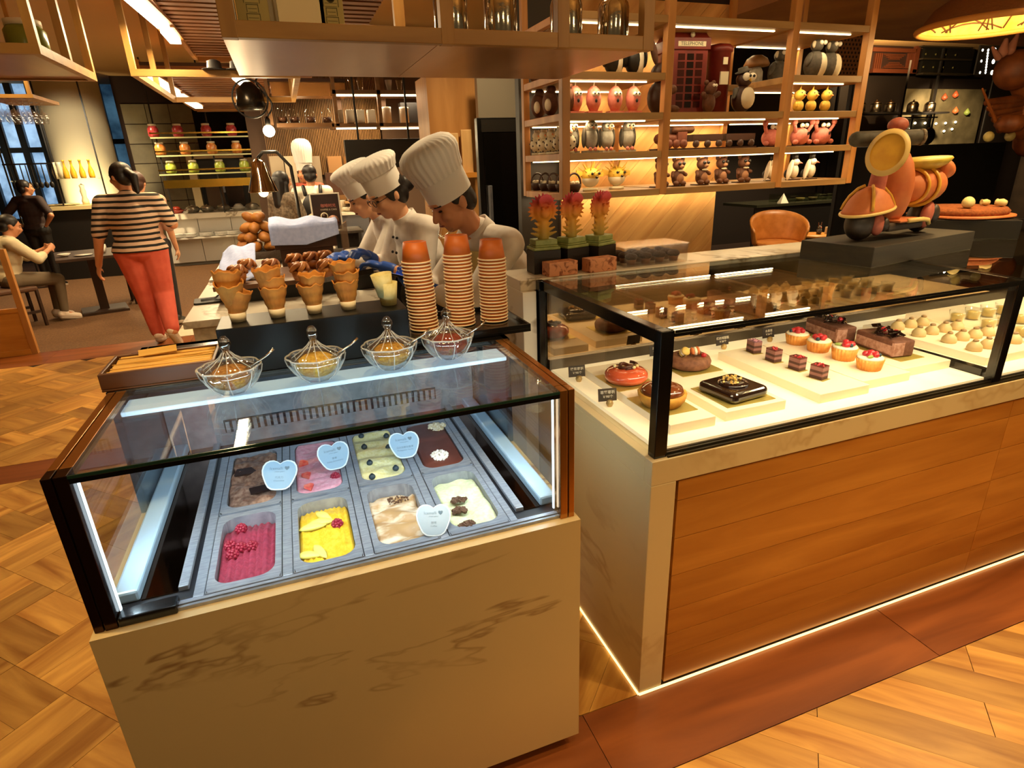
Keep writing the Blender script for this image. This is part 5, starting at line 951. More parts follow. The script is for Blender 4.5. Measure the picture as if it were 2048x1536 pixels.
for k,(x,w,h,c) in enumerate([(682,9,27,0),(701,15,27,0),(722,15,27,0),(744,15,27,0),(777,16,27,1),(812,16,27,1)]):
    l=['white carton standing first on the lit shelf','white carton, second on the lit shelf','white carton, third on the lit shelf','white carton beside the middle upright','round pale tin past the middle upright','round pale tin in front of the black box'][k]
    if c: p=at(x,246,6.5); o=MB().lathe([(.045,0),(.045,.13),(.047,.132),(.047,.15),(.0001,.151)],18).obj('tin',WBX,loc=(p.x,6.55,p.z+.0005)); tag(o,l,'tin')
    else: tag(pb('carton',x-w/2,246-h,x+w/2,245.6,6.46,.1,WBX,bev=.003),l,'carton')
tag(pb('black_carton',802,205,838,245.5,6.62,.12,mat('black_carton','1c1712',.5)),'black carton with pale print behind the round tin','carton')
for k,x in enumerate((566,590,622,655)):
    p=at(x,246,6.5); t=thing('glass_jar',['small glass jar of brown nuts at the hood end of the shelf','small glass jar of brown nuts, second on the shelf','small glass jar of brown nuts, third on the shelf','small glass jar of brown nuts beside the upright'][k],'jar',(p.x,6.5,p.z+.0005),0,'nut jars on the wall shelf'); MB().lathe([(.045,0),(.05,.05),(.045,.1),(.03,.12),(.03,.125)],16).obj('jar',GL,t); MB().lathe([(.04,.004),(.042,.05),(.0001,.055)],14).obj('nuts',BRN,t)
for k,x in enumerate((705,722,779,800)): p=at(x,180,6.5); tag(MB().lathe([(.02,0),(.035,.09),(.033,.09),(.018,.003),(.0001,.003)],14).obj('cup',WBX if x==779 else GL,loc=(p.x,6.52,p.z+.0005)),['clear glass on top of the lit shelf, first','clear glass on top of the lit shelf, second','white paper cup on top of the lit shelf','clear glass on top of the lit shelf beside the white cup'][k],'cup')
bs=thing('black_screen','large plain black panel hanging behind the chefs','panel',(at(766,336,5.9).x,5.92,at(766,336,5.9).z)); P(bs,pb('panel',691,278,842,336,5.9,.04,mat('screen_black','1d1a16',.35),bev=.004)); zb=at(766,278,5.9).z
for x in (720,820): X=at(x,300,5.9).x; P(bs,box('hanging_rod',X-.008,X+.008,5.91,5.926,zb-.01,3.45,BK))
tag(pb('screen_post',752,200,760,300,6.0,.03,BK),'thin black post carrying the black panel','post') if False else None
ks=thing('kitchen_pass','lit steel kitchen pass with white shelf behind the menu card','counter',(at(700,520,8).x,8.2,0))
P(ks,pb('pass_top',655,424,742,430,8.35,.5,EYW)); P(ks,pb('pass_front',655,430,742,520,8.38,.45,STEELM,zlo=0)); P(ks,pb('upper_shelf',690,402,742,406,8.3,.3,mat('pass_wood','a88458',.5))); P(ks,pb('black_oven',686,455,724,500,8.3,.04,BK)); P(ks,pb('oven_rack',655,345,705,390,8.4,.3,mat('oven_brown','4a2c1c',.5)))
lc=[(664,'stack of white tubs on the kitchen pass','tub'),(684,'white tub on the kitchen pass beside the chefs','tub'),(700,'white plate stack on the kitchen pass','plates'),(715,'steel pot on the kitchen pass','pot')]
for x,l,c in lc: p=at(x,424,8.4); tag(MB().lathe([(.06,0),(.075,.14),(.078,.15),(.0001,.152)] if c=='tub' else [(.05,0),(.11,.03),(.11,.06),(.0001,.061)],18).obj(c.replace('plates','plate_stack'),EYW if c!='pot' else STEEL,loc=(p.x,8.5,at(700,424,8.35).z+.0005)),l,c)
# ---------------- buffet bar with jar shelves ----------------
BY=12.6
bar=thing('buffet_bar','long white marble buffet bar at the far end of the walkway','counter',(at(440,470,BY).x,13.0,0))
zt=at(440,424,BY).z; xa,xb=at(318,430,BY).x,at(640,430,BY).x
P(bar,box('bar_top',xa,xb,BY-.08,BY+.9,zt-.09,zt,MARW)); 
for k in range(6): P(bar,box('front_panel',xa+.05+.56*k,xa+.05+.56*k+.55,BY,BY+.05,.06,zt-.095,mat('panel_white','c9c4ba',.3)))
P(bar,box('bar_core',xa+.05,xb-.05,BY+.06,BY+.85,0,zt-.1,mat('bar_core','8a8478',.6))); P(bar,box('plate_ledge',xa+.1,xb,BY-.22,BY-.001,.50,.53,mat('panel_white','c9c4ba')))
pm2=MB().lathe([(.06,0),(.12,.012),(.125,.02),(.06,.01),(.0001,.008)],20).mesh('plate',mat('plate_white','e6e2da',.25))
for si,x in enumerate((356,382,416,446,468)):
    for q in range(4): put('plate',pm2,(at(x,478,BY-.12).x,BY-.12,.531+.016*q),['white plate stacked at the walkway end of the bar ledge','white plate in the second stack on the bar ledge','white plate in the third stack on the bar ledge','white plate in the fourth stack on the bar ledge','white plate in the stack nearest the bread basket'][si].replace('nearest','next to'),'plate','plate stack %d on the bar ledge'%(si+1))
js=thing('jar_shelf','slim black and brass glass shelves of pickle jars over the buffet bar','shelf',(at(420,400,12.2).x,12.35,zt))
BRS=mat('brass','b08a3a',.2,1); rows=[(262,273,300,520),(300,309,312,525),(337,346,318,512)]
for (ya,yb,x0,x1) in rows:
    z=at(410,yb,12.2).z; X0,X1=at(x0,yb,12.2).x,at(x1,yb,12.2).x
    P(js,box('glass_shelf',X0,X1,12.2,12.5,z-.015,z,GL)); P(js,box('brass_rail',X0,X1,12.18,12.2,z+.05,z+.075,BRS)); P(js,box('shelf_edge',X0,X1,12.19,12.2,z-.02,z+.002,mat('edge_glow','c9c890',.3)))
for x in (318,425,520): X=at(x,300,12.4).x; P(js,box('black_post',X-.012,X+.012,12.38,12.4,zt,3.45,BK))
z=at(415,367,12.2).z; P(js,pb('brass_canopy',327,358,506,374,12.1,.4,mat('brass_satin','c09a3c',.22,1)))
js_l=[('red','a3242a',(312,361,418,468,511),'jar of red chillies'),('orange','c0642a',(318,368,422,472,516),'jar of orange peppers'),('green','93a52c',(331,377,431,481),'jar of green pickles')]
od5=['at the walkway end','second from the walkway','in the middle','fourth from the walkway','at the kitchen end']
for r,(n,c,xs_,l) in enumerate(js_l):
    z=at(410,rows[r][1],12.2).z; pro=None
    for k,x in enumerate(xs_):
        if pro is None:
            pro=thing('pickle_jar','',''); MB().lathe([(.06,0),(.085,.03),(.085,.14),(.06,.18),(.058,.19)],18).obj('contents',mat('jar_'+n,c,.3,col2={'red':'d8545a','orange':'e0a050','green':'c8d060'}[n],scale=24,coat=.5),pro); MB().lathe([(.065,.185),(.065,.215),(.0001,.217)],16).obj('lid',CRM,pro); o=pro
        else: o=dup(pro,(0,0,0))
        o.location=(at(x,290,12.32).x,12.34,z+.0005); tag(o,l+' '+od5[k]+' of its glass shelf','jar',l+'s over the bar')
# frame, oven and fridge behind the bar
of=thing('oven_niche','pale framed niche with dark ovens behind the buffet bar','oven',(at(450,400,14).x,14.2,0))
FRC=mat('niche_frame','c9b48a',.5)
P(of,pb('niche_frame',382,303,398,430,14,.3,FRC,zlo=0)); P(of,pb('niche_frame',496,303,527,430,14,.3,FRC,zlo=0)); P(of,pb('niche_lintel',382,303,527,316,14,.3,FRC))
P(of,pb('oven_back',398,316,496,430,14.25,.3,mat('oven_dark','1a120c',.4),zlo=0)); P(of,pb('oven_door',415,366,450,425,14.15,.1,mat('oven_steel','5a4636',.3,.6),zlo=.6)); P(of,pb('oven_door',455,366,490,425,14.15,.1,mat('oven_glass','241c16',.15),zlo=.6)); P(of,pb('oven_handle',446,370,450,385,14.1,.04,STEEL))
st=tag(pb('wall_stone',262,150,400,520,14.6,.2,JNT,zlo=0),kind='structure',label='grey stone tiled wall beside the oven niche')
xa,xb=at(262,300,14.6).x,at(400,300,14.6).x; SM=mat('stone_grey','7d7052',.6,col2='6a5e44',scale=3,rv=.08)
for i in range(3):
    for j in range(8): w_=(xb-xa)/3; MB().box(.006,w_-.006,-.02,0,.006,.36).obj('stone_panel',SM,st,loc=(xa+w_*i,14.6,.37*j))
# food bits on the bar
for k,(x,l,c) in enumerate([(352,'red apple bowl at the walkway end of the buffet bar','8a3020'),(385,'steel chafing dish on the buffet bar, first','b8b0a0'),(415,'steel chafing dish on the buffet bar, second','b8b0a0'),(447,'steel chafing dish on the buffet bar, third','b8b0a0'),(478,'tall white cake stand on the buffet bar','e6e0d2'),(505,'steel chafing dish below the chrome heat lamp','b8b0a0')]):
    t=thing('chafing_dish' if 'chafing' in l else ('cake_stand' if 'cake' in l else 'fruit_bowl'),l,'dish',(at(x,420,12.85).x,12.9,zt+.0005)); mm=mat('dish_'+c,c,.25,.7 if c=='b8b0a0' else 0)
    MB().lathe([(.09,0),(.13,.05),(.14,.06),(.0001,.062)],18).obj('bowl',mm,t); MB().lathe([(.135,.063),(.09,.11),(.02,.125),(.012,.14),(.0001,.142)] if c=='b8b0a0' else [(.1,.063),(.05,.12),(.0001,.125)],16).obj('lid',mm,t)
# ---------------- heat lamps ----------------
CHR=mat('chrome','d8cdb8',.08,1)
t=thing('chrome_heat_lamp','chrome bell heat lamp on a curved arm over the bread counter','lamp',(at(520,345,6.05).x,6.05,at(520,345,6.05).z)); t.scale=(.84,)*3
MB().lathe([(.02,.14),(.07,.1),(.1,-.04),(.15,-.19),(.155,-.2),(.14,-.19),(.09,-.04),(.06,.09)],28,cap=False).obj('bell_shade',CHR,t); MB().ell((0,0,-.2),.05).obj('bulb',emis('bulb_glow','ffe6b0',25),t); MB().tube([(0,0,.14),(.06,0,.2),(.2,0,.2),(.32,0,.05),(.33,0,-.3),(.33,0,-(t.location.z-.9)/.84+.001)],.018,8).obj('arm',BK,t); light('heat_lamp','POINT',(at(520,385,6.05).x,6.05,at(520,345,6.05).z-.24),9,KIT,.05)
t=thing('dark_heat_lamp','dark ringed dome lamp hanging under the slatted ceiling','lamp',(at(500,195,6).x,6.0,at(500,195,6).z)); MB().lathe([(.03,.12),(.1,.06),(.12,-.06),(.10,-.1),(.0001,-.1)],24).obj('dome',mat('lamp_dark','2a241c',.25,.7),t); MB().tube([(.14*math.cos(a),0,-.01+.15*math.sin(a)) for a in [k*math.tau/28 for k in range(28)]],.007,6,closed=True).obj('ring',BK,t)
t=thing('bare_bulb_lamp','bright bare bulb hanging on a coiled black cord','lamp',(at(538,262,6.1).x,6.1,at(538,262,6.1).z)); MB().ell((0,0,0),.05).obj('bulb',emis('bulb_glow','ffe6b0',25),t); MB().lathe([(.02,.04),(.025,.09),(.01,.12)],12).obj('socket',BK,t); MB().tube([(.01+.05*math.sin(k*.5),.05*math.cos(k*.5)-.05,.12+.028*k) for k in range(22)],.008,6).obj('cord',BK,t); light('bulb','POINT',(at(538,262,6.1).x,6.1,at(538,262,6.1).z-.08),14,KIT,.05)
# ---------------- slatted ceiling rafts with light troughs ----------------
SLW=wood('raft_slat','9a5f2c','7d4a1e','x',4,.5,.04)
def raft(x0,x1,y0,y1,z,l,n):
    t=thing('ceiling_raft',l,'ceiling panel',((x0+x1)/2,(y0+y1)/2,z)); P(t,box('raft_panel',x0,x1,y0,y1,z+.03,z+.06,mat('raft_back','4a2c16',.7)))
    d=(y1-y0)/n
    for k in range(n): P(t,box('slat',x0,x1,y0+d*k,y0+d*k+d*.6,z,z+.03,SLW))
    P(t,box('raft_end',x0,x1,y1,y1+.03,z-.03,z+.16,OAK)); P(t,box('raft_edge',x0-.03,x0,y0,y1,z-.02,z+.08,OAK))
    return t
a=PZ(395,115,2.55); b_=PZ(355,185,2.55); c_=PZ(400,219,2.55)
r1=raft(a.x+.0,a.x+1.25,2.5,a.y,2.55,'slatted walnut ceiling raft over the walkway, closer one',34)
r2=raft(b_.x-.05,b_.x+1.5,a.y+.7,c_.y,2.55,'slatted walnut ceiling raft further along the walkway',22)
p=PZ(245,0,2.5); q=PZ(330,60,2.5)
def tube_light(p,q,w,l): 
    t=thing('trough_light',l,'ceiling light',((p.x+q.x)/2,(p.y+q.y)/2,p.z)); b=MB().box(-w,w,-(q-p).length/2,(q-p).length/2,0,.03); b.obj('diffuser',emis('trough','fff0cc',7),t); MB().box(-w-.02,w+.02,-(q-p).length/2-.02,(q-p).length/2+.02,.03,.05).obj('housing',OAK,t); t.rotation_euler=(0,0,math.atan2(q.y-p.y,q.x-p.x)-math.pi/2); light('trough','AREA',((p.x+q.x)/2,(p.y+q.y)/2,p.z-.01),18,KIT,w*2,None,(q-p).length)
for (x0,y0,x1,y1,l) in ((262,0,328,58,'long glowing light trough at the top edge of the closer raft'),(333,66,352,88,'short glowing light trough just past the long one'),(296,156,352,188,'glowing light trough under the further raft'),(357,193,398,217,'second glowing light trough under the further raft'),(475,158,500,180,'glowing light trough above the ringed lamp'),(515,205,530,235,'glowing light trough beside the bare bulb')):
    tube_light(PZ(x0,y0,2.49),PZ(x1,y1,2.49),.035 if y0<150 else .05,l)
# ---------------- hanging oak frames ----------------
def frame(l,X0,X1,Y0,Y1,z,th=.035,zt=3.45,board=True,posts=(0,)):
    t=thing('hanging_oak_shelf',l,'shelf',((X0+X1)/2,(Y0+Y1)/2,z))
    P(t,box('front_rail',X0,X1,Y0,Y0+th,z,z+.04,OKH)); P(t,box('rear_rail',X0,X1,Y1-th,Y1,z,z+.04,OKH)); P(t,box('side_rail',X0,X0+th,Y0+th,Y1-th,z,z+.04,OKH)); P(t,box('side_rail',X1-th,X1,Y0+th,Y1-th,z,z+.04,OKH))
    if board: P(t,box('base_board',X0+th,X1-th,Y0+th,Y1-th,z+.008,z+.03,UND))
    for x in (X0,X1-th):
        for y in (Y0,(Y0+Y1)/2,Y1-th): P(t,box('post',x,x+th,y,y+th,z+.04,zt,OKHZ))
    return t
a=PZ(82,108,2.12); b_=PZ(200,163,2.12)
frame('oak hanging frame with green jars above the walkway end',a.x-.9,a.x,a.y,b_.y,2.12)
for k,(x,y,c,l) in enumerate([(-.62,.12,'8a8a34','green lidded jar on the hanging frame, furthest from the post'),(-.36,.14,'a09a4a','green lidded jar on the hanging frame beside the post'),(-.16,.45,'7d8430','small green jar behind the hanging frame post')]):
    t=thing('green_jar',l,'jar',(a.x+x,a.y+y,2.1605)); MB().lathe([(.07,0),(.085,.02),(.085,.12),(.07,.14)],20).obj('jar_body',mat('jar_'+c,c,.25),t); MB().lathe([(.075,.14),(.075,.165),(.0001,.17)],18).obj('lid',CRM,t)
p=PZ(262,152,2.2); q=PZ(495,150,2.2)
fB=frame('oak hanging frame with two dark hats over the walkway',p.x,p.x+1.0,p.y,p.y+1.6,2.2,board=False)
for k,x in enumerate((435,478)): c=at(x,136,p.y+.3); tag(MB().lathe([(.075,0),(.078,.006),(.045,.012),(.04,.05),(.02,.06),(.0001,.061)],18).obj('black_bowl',BK,loc=(c.x,p.y+.014,2.2405)),['black upturned bowl on the oak rail','second black upturned bowl on the oak rail, beside the gift bag shelf'][k],'bowl')
# ---------------- column, windows ----------------
cx_=at(146,250,14.0); tag(MB().lathe([(.52,0),(.52,3.45)],40).obj('column_round',mat('column_cream','d8cba8',.6),loc=(cx_.x,14.2,0)),kind='structure',label='big round cream column'); light('column_uplight','SPOT',(cx_.x+.1,12.9,.9),120,(1,.82,.45),.1,(cx_.x,14,1.6),spot=80)
light('column_fill','SPOT',(cx_.x+.6,10.6,2.8),260,(1,.85,.6),.1,(cx_.x,14,1.9),spot=40)  # unseen second spot added in front to light the column evenly
def window(n,x0,x1,y0,y1,c1,c2,Y=15.9,cols=3,rws=2,s=.5):
    W=mat('outside_'+str(n),c1,.5,col2=c2,scale=2.2,emit=0); bs=W.node_tree.nodes['Principled BSDF']; L=W.node_tree.links; L.new(bs.inputs['Base Color'].links[0].from_socket,bs.inputs['Emission Color']); bs.inputs['Emission Strength'].default_value=s
    A=at(x0,(y0+y1)/2,Y).x; B_=at(x1,(y0+y1)/2,Y).x; Z1=at((x0+x1)/2,y0,Y).z; Z0=max(.02,at((x0+x1)/2,y1,Y).z)
    f=box('window_%d'%n,A,B_,Y,Y+.02,Z0,Z1,W); tag(f,kind='structure')
    for i in range(cols+1): x=A+(B_-A)*i/cols; box('mullion',x-.06,x+.06,Y-.12,Y-.001,Z0,Z1,mat('mullion_navy','141a20',.5),f)
    for j in range(rws+1): z=Z0+(Z1-Z0)*j/rws; box('transom',A,B_,Y-.11,Y-.002,z-.05,z+.05,mat('mullion_navy','141a20'),f)
window(1,-160,135,150,445,'2c4a66','8fb0d0',cols=7,s=1.2); window(2,137,300,110,445,'1c3448','4a7088',cols=4,s=.5)
# ---------------- people ----------------
SKN=mat('skin','c98a62',.5,sub=.08); SKN2=mat('skin_light','d9a27c',.5,sub=.08); HAIR=mat('hair_black','120c09',.5,col2='1f1510',scale=60,stretch=(1,1,.2)); HAIRB=mat('hair_brown','3a2012',.5)
COAT=mat('chef_coat','e6e0da',.75,col2='d8d0c8',scale=14,bump=.15); HATM=mat('toque_white','e6e2dc',.8); LIP=mat('lip','8a4438',.5); EYD=mat('eye_dark','1a100c',.2)
def lerp(a,b,t): return V(a)+(V(b)-V(a))*t
def human(name,label,loc,rz,J,s=1,skin=SKN,vox=.011,bulk=1,shirt=None,sleeve=.5,pants=None,shoe=None,hair='short',hairm=HAIR,hat=0,pitch=0,yaw=0,hands=True,curl=.5,glove=None,glass_=False,seg=True,palm=None,mask=False,hem=0,lb=1):
    j=dict(pelvis=(0,0,.93),chest=(0,0,1.20),neck=(0,0,1.40),head=(0,.03,1.545),sl=(-.175,0,1.36),sr=(.175,0,1.36),el=(-.22,-.02,1.09),er=(.22,-.02,1.09),wl=(-.23,.05,.85),wr=(.23,.05,.85),hl=(-.09,0,.90),hr=(.09,0,.90),kl=(-.095,.02,.48),kr=(.095,.02,.48),al=(-.095,0,.09),ar=(.095,0,.09),tl=(-.1,.13,.03),tr=(.1,.13,.03))
    j.update(J); j={k:V(v) for k,v in j.items()}
    t=thing(name,label,'person',loc,rz); t.scale=(s,)*3
    def torso(b,e):
        p,c,n=j['pelvis'],j['chest'],j['neck']; r=(j['sr']-j['sl']).normalized(); up=(n-p).normalized(); f=up.cross(r).normalized() ; r=f.cross(up)
        R=M((r,f,up)).transposed()
        b.ell(p+up*.0,(.165*bulk+e,.115*bulk+e,.13+e),R=R).ell(lerp(p,c,.5),(.14*bulk+e,.105*bulk+e,.15+e),R=R).ell(c,(.16*bulk+e,.115*bulk+e,.16+e),R=R).ell(lerp(c,n,.55),(.15+e,.095+e,.10+e),R=R)
        b.cap(j['sl'],j['sr'],.07+e,.07+e); return f
    def arm(b,S,e,a=0,z=1,full=True):
        p=[j['s'+S],j['e'+S],j['w'+S]]; q=1+.25*(bulk-1)
        u0=min(z,.5)*2; b.cap(p[0],lerp(p[0],p[1],u0),.06*q+e,(.06-.014*u0)*q+e)
        if z>.5: w=(z-.5)*2; b.cap(p[1],lerp(p[1],p[2],w),.044*q+e,(.044-.014*w)*q+e)
    def legs(b,S,e,z=1):
        b.cap(j['h'+S],j['k'+S],.088*bulk*lb+e,.058*bulk*lb+e); b.cap(j['k'+S],lerp(j['k'+S],j['a'+S],z),.058*bulk*lb+e,(.058-.02*z)*bulk*lb+e)
    b=MB(); torso(b,-.012)
    hd=j['head']; HR=(M.Rotation(yaw,3,'Z')@M.Rotation(pitch,3,'X')); H=lambda x,y,z: hd+HR@V((x,y,z))
    b.cap(j['neck']-V((0,0,.04)),H(0,-.02,-.05),.056,.052)
    b.ell(H(0,-.008,.03),(.076,.094,.085),R=HR).ell(H(0,.028,-.035),(.06,.062,.075),R=HR).ell(H(0,.05,-.085),(.03,.03,.026),R=HR)
    b.cap(H(0,.086,.018),H(0,.108,-.024),.010,.015,8).ell(H(0,.083,.038),(.05,.014,.012),R=HR).ell(H(0,.088,-.055),(.024,.012,.012),R=HR)
    for sx in (-1,1): b.ell(H(sx*.079,-.012,-.002),(.011,.022,.034),R=HR).ell(H(sx*.04,.065,-.02),(.026,.024,.026),R=HR)
    for S in 'lr':
        arm(b,S,-.004)
        if pants is not None or True: legs(b,S,-.006)
        b.cap(j['a'+S],j['t'+S],.034,.028)
        if hands:
            w=j['w'+S]; d=(w-j['e'+S]).normalized(); sx=-1 if S=='l' else 1
            side=V(palm[S]) if palm and S in palm else V((-sx,0,0)); pn=(side-d*side.dot(d)).normalized(); ac=d.cross(pn).normalized()  # pn: palm normal, ac: across the knuckles
            R=M((ac,d,pn)).transposed(); b.ell(w+d*.052,(.040,.052,.019),R=R)
            for k,(o,l) in enumerate(((-.028,.062),(-.010,.074),(.010,.069),(.027,.054))):
                a=w+d*.088+ac*o; c1=curl; m1=a+(d*math.cos(c1)+pn*math.sin(c1))*l*.55; e1=m1+(d*math.cos(2.1*c1)+pn*math.sin(2.1*c1))*l*.5; b.cap(a-d*.02,m1,.0095,.009,8).cap(m1,e1,.009,.0075,8)
            tb=w+d*.03-ac*.034; m1=tb+(d*.6-ac*.6+pn*.4).normalized()*.034; b.cap(tb,m1,.0115,.0105,8).cap(m1,m1+(d*.85-ac*.1+pn*.5).normalized()*.03,.0105,.008,8)
    b.obj('body',skin,t,voxel=vox,smooth=4)
    for sx in (-1,1): MB().ell(H(sx*.031,.079,.008),(.014,.008,.0065 if pitch>-.3 else .004),R=HR,nu=10,nv=8).obj('eye',EYD,t)
    if mask: MB().ell(H(0,.055,-.045),(.056,.055,.052),R=HR).obj('face_mask',EYW,t)
    else: MB().ell(H(0,.092,-.056),(.022,.009,.007),R=HR,nu=10,nv=8).obj('mouth',LIP,t)
    for sx in (-1,1): MB().cap(H(sx*.018,.088,.030),H(sx*.05,.074,.031),.005,.004,6).obj('eyebrow',hairm,t)
    if glass_:
        b=MB()
        for sx in (-1,1): b.tube([H(sx*.033+.022*math.cos(a),.101,.006+.018*math.sin(a)) for a in [k*math.tau/16 for k in range(16)]],.002,6,closed=True); b.cap(H(sx*.055,.098,.008),H(sx*.082,-.01,.012),.002,.002,6)
        b.obj('spectacles',EYB,t)
    b=MB()
    if hair=='short': b.ell(H(0,-.024,.052),(.086,.096,.083),R=HR).ell(H(0,-.06,-.01),(.078,.055,.07),R=HR); [b.ell(H(sx*.074,-.0,.03),(.012,.03,.035),R=HR) for sx in (-1,1)]
    if hair in('bun','pony','long'):
        b.ell(H(0,-.028,.045),(.089,.098,.085),R=HR).ell(H(0,-.06,-.01),(.08,.06,.075),R=HR); [b.ell(H(sx*.074,.0,.02),(.014,.036,.05),R=HR) for sx in (-1,1)]
        if hair=='bun': b.ell(H(0,-.135,.0),(.046,.044,.046),R=HR)
        if hair=='pony': b.cap(H(0,-.11,.03),H(0,-.17,-.02),.035,.04); b.cap(H(0,-.17,-.02),H(.0,-.16,-.15),.04,.02)
        if hair=='long': b.cap(H(0,-.07,.0),H(0,-.085,-.24),.085,.07); b.cap(H(.06,-.02,-.02),H(.07,-.03,-.2),.035,.03); b.cap(H(-.06,-.02,-.02),H(-.07,-.03,-.2),.035,.03)
    b.obj('hair',hairm,t,voxel=.008,smooth=2)
    if hat:
        T=M.Translation(H(0,-.012,.055))@HR.to_4x4()
        b=MB().lathe([(.099,-.025),(.101,.04),(.103,.075)],40,0,T@M.Diagonal((.93,1.05,1,1)),cap=False); b.lathe([(.097,-.025),(.0001,.05)],40,0,T@M.Diagonal((.93,1.05,1,1)),cap=False); b.obj('hat_band',HATM,t)
        h=hat; b=MB().lathe([(.104,.072),(.112,.072+.3*h),(.122,.072+.55*h),(.122,.072+.72*h),(.112,.072+.9*h),(.09,.072+1.02*h),(.05,.072+1.1*h),(.0001,.072+1.12*h)],96,0,T@M.Diagonal((.95,1.05,1,1)),cap=False,wav=lambda a,z:1+.05*abs(math.cos(14*a))); b.obj('hat_crown',HATM,t)
    if hat and shirt:
        nk=j['neck']; d=(H(0,-.02,-.05)-nk).normalized(); MB().lathe([(.072,-.02),(.068,.035),(.064,.036),(.066,-.02)],28,T=M.Translation(nk+d*.0)@d.to_track_quat('Z','Y').to_matrix().to_4x4(),cap=False).obj('collar',shirt,t)
    if shirt:
        b=MB(); torso(b,.008)
        if hem: p=j['pelvis']; b.ell(V((0,0,hem+.01)),(.178*bulk,.135*bulk,.10))
        for S in 'lr': arm(b,S,.012,0,sleeve)
        b.cap(j['neck']-V((0,0,.06)),j['neck']+V((0,0,.0)),.075,.064); o=b.obj('shirt',shirt,t,voxel=.011,smooth=4)
        if hem:
            for v_ in o.data.vertices:
                if v_.co.z<hem and abs(v_.co.x)<.3: v_.co.z=hem
    if pants:
        b=MB(); r=(j['hr']-j['hl']).normalized(); p=j['pelvis']
        b.cap(j['hl'],j['hr'],.105*bulk,.105*bulk); b.ell(p-V((0,0,.02)),(.168*bulk,.125*bulk,.12))
        for S in 'lr': legs(b,S,.007,.93)
        b.obj('trousers',pants,t,voxel=.011,smooth=4)
    if shoe:
        for S in 'lr':
            a,q=j['a'+S],j['t'+S]; d=(q-a).normalized(); b=MB(); h=a-d*.04; b.cap(h+V((0,0,-.028)),q,.042,.036); b.cap(a,a+V((0,0,.02)),.044,.044); b.obj('shoe',shoe,t,voxel=.009,smooth=2)
            MB().cap(h+V((0,0,-.06)),q-V((0,0,.022)),.036,.034).obj('sole',mat('shoe_sole','b8a896',.7),t)
    if glove:
        for S in glove:
            w=j['w'+S]; d=(w-j['e'+S]).normalized(); sx=-1 if S=='l' else 1; side=V(palm[S]) if palm and S in palm else V((-sx,0,0)); pn=(side-d*side.dot(d)).normalized(); ac=d.cross(pn).normalized(); R=M((ac,d,pn)).transposed()
            b=MB().cap(w-d*.05,w,.036,.035).ell(w+d*.052,(.044,.056,.023),R=R)
            for k,(o,l) in enumerate(((-.028,.062),(-.010,.074),(.010,.069),(.027,.054))):
                a=w+d*.088+ac*o; c1=curl; m1=a+(d*math.cos(c1)+pn*math.sin(c1))*l*.55; e1=m1+(d*math.cos(2.1*c1)+pn*math.sin(2.1*c1))*l*.52; b.cap(a-d*.02,m1,.0125,.0115,8).cap(m1,e1,.0115,.010,8)
            tb=w+d*.03-ac*.034; m1=tb+(d*.6-ac*.6+pn*.4).normalized()*.034; b.cap(tb,m1,.014,.013,8).cap(m1,m1+(d*.85-ac*.1+pn*.5).normalized()*.031,.013,.0105,8)
            b.obj('glove',mat('glove_blue','1f4fae',.45),t,voxel=.0055,smooth=2)
    return t,H,j
# striped woman walking away
STR=bpy.data.materials.new('striped_knit'); STR.use_nodes=True; n=STR.node_tree.nodes; L=STR.node_tree.links
tc=n.new('ShaderNodeTexCoord'); sp=n.new('ShaderNodeSeparateXYZ'); L.new(tc.outputs['Object'],sp.inputs[0]); ml=n.new('ShaderNodeMath'); ml.operation='MULTIPLY'; ml.inputs[1].default_value=1/.049; L.new(sp.outputs[2],ml.inputs[0])
nz=n.new('ShaderNodeTexNoise'); nz.inputs['Scale'].default_value=4; L.new(tc.outputs['Object'],nz.inputs['Vector']); a2=n.new('ShaderNodeMath'); a2.operation='MULTIPLY_ADD'; a2.inputs[1].default_value=.5; L.new(nz.outputs[0],a2.inputs[0]); L.new(ml.outputs[0],a2.inputs[2])
fr_=n.new('ShaderNodeMath'); fr_.operation='FRACT'; L.new(a2.outputs[0],fr_.inputs[0]); gt=n.new('ShaderNodeMath'); gt.operation='GREATER_THAN'; gt.inputs[1].default_value=.56; L.new(fr_.outputs[0],gt.inputs[0])
mx=n.new('ShaderNodeMixRGB'); mx.inputs[1].default_value=hx('d2b298'); mx.inputs[2].default_value=hx('15110f'); L.new(gt.outputs[0],mx.inputs[0]); L.new(mx.outputs[0],n['Principled BSDF'].inputs['Base Color']); n['Principled BSDF'].inputs['Roughness'].default_value=.85
CORAL=mat('coral_trousers','d2604a',.85,col2='c65440',scale=10,bump=.1); SHW=mat('white_shoe','dfcdb8',.7)
human('woman_walking','woman in black and cream striped top and coral trousers walking away',(-1.40,6.68,0),.05,dict(el=(-.30,-.03,1.03),wl=(-.36,-.0,.80),er=(.31,.02,1.12),wr=(.20,.24,1.16),sl=(-.205,0,1.34),sr=(.205,0,1.34),kr=(.10,-.0,.50),ar=(.13,-.24,.17),tr=(.16,-.20,.04),kl=(-.06,.05,.48),al=(-.035,.06,.09),tl=(-.03,.19,.03),head=(-.02,.04,1.55)),1.04,SKN,.011,1.34,shirt=STR,sleeve=.42,pants=CORAL,shoe=SHW,hair='pony',yaw=.75,pitch=-.15,hem=.905,lb=1.12)
human('woman_ahead','person in a plain beige top mostly hidden beyond the striped woman',(-1.47,7.55,0),-.1,{},1.0,SKN2,.013,1.05,shirt=mat('beige_top','b98f78',.8),sleeve=.5,pants=mat('dark_jeans','1d1a1c',.8),shoe=BK,hair='bun',hairm=HAIRB,hands=True)
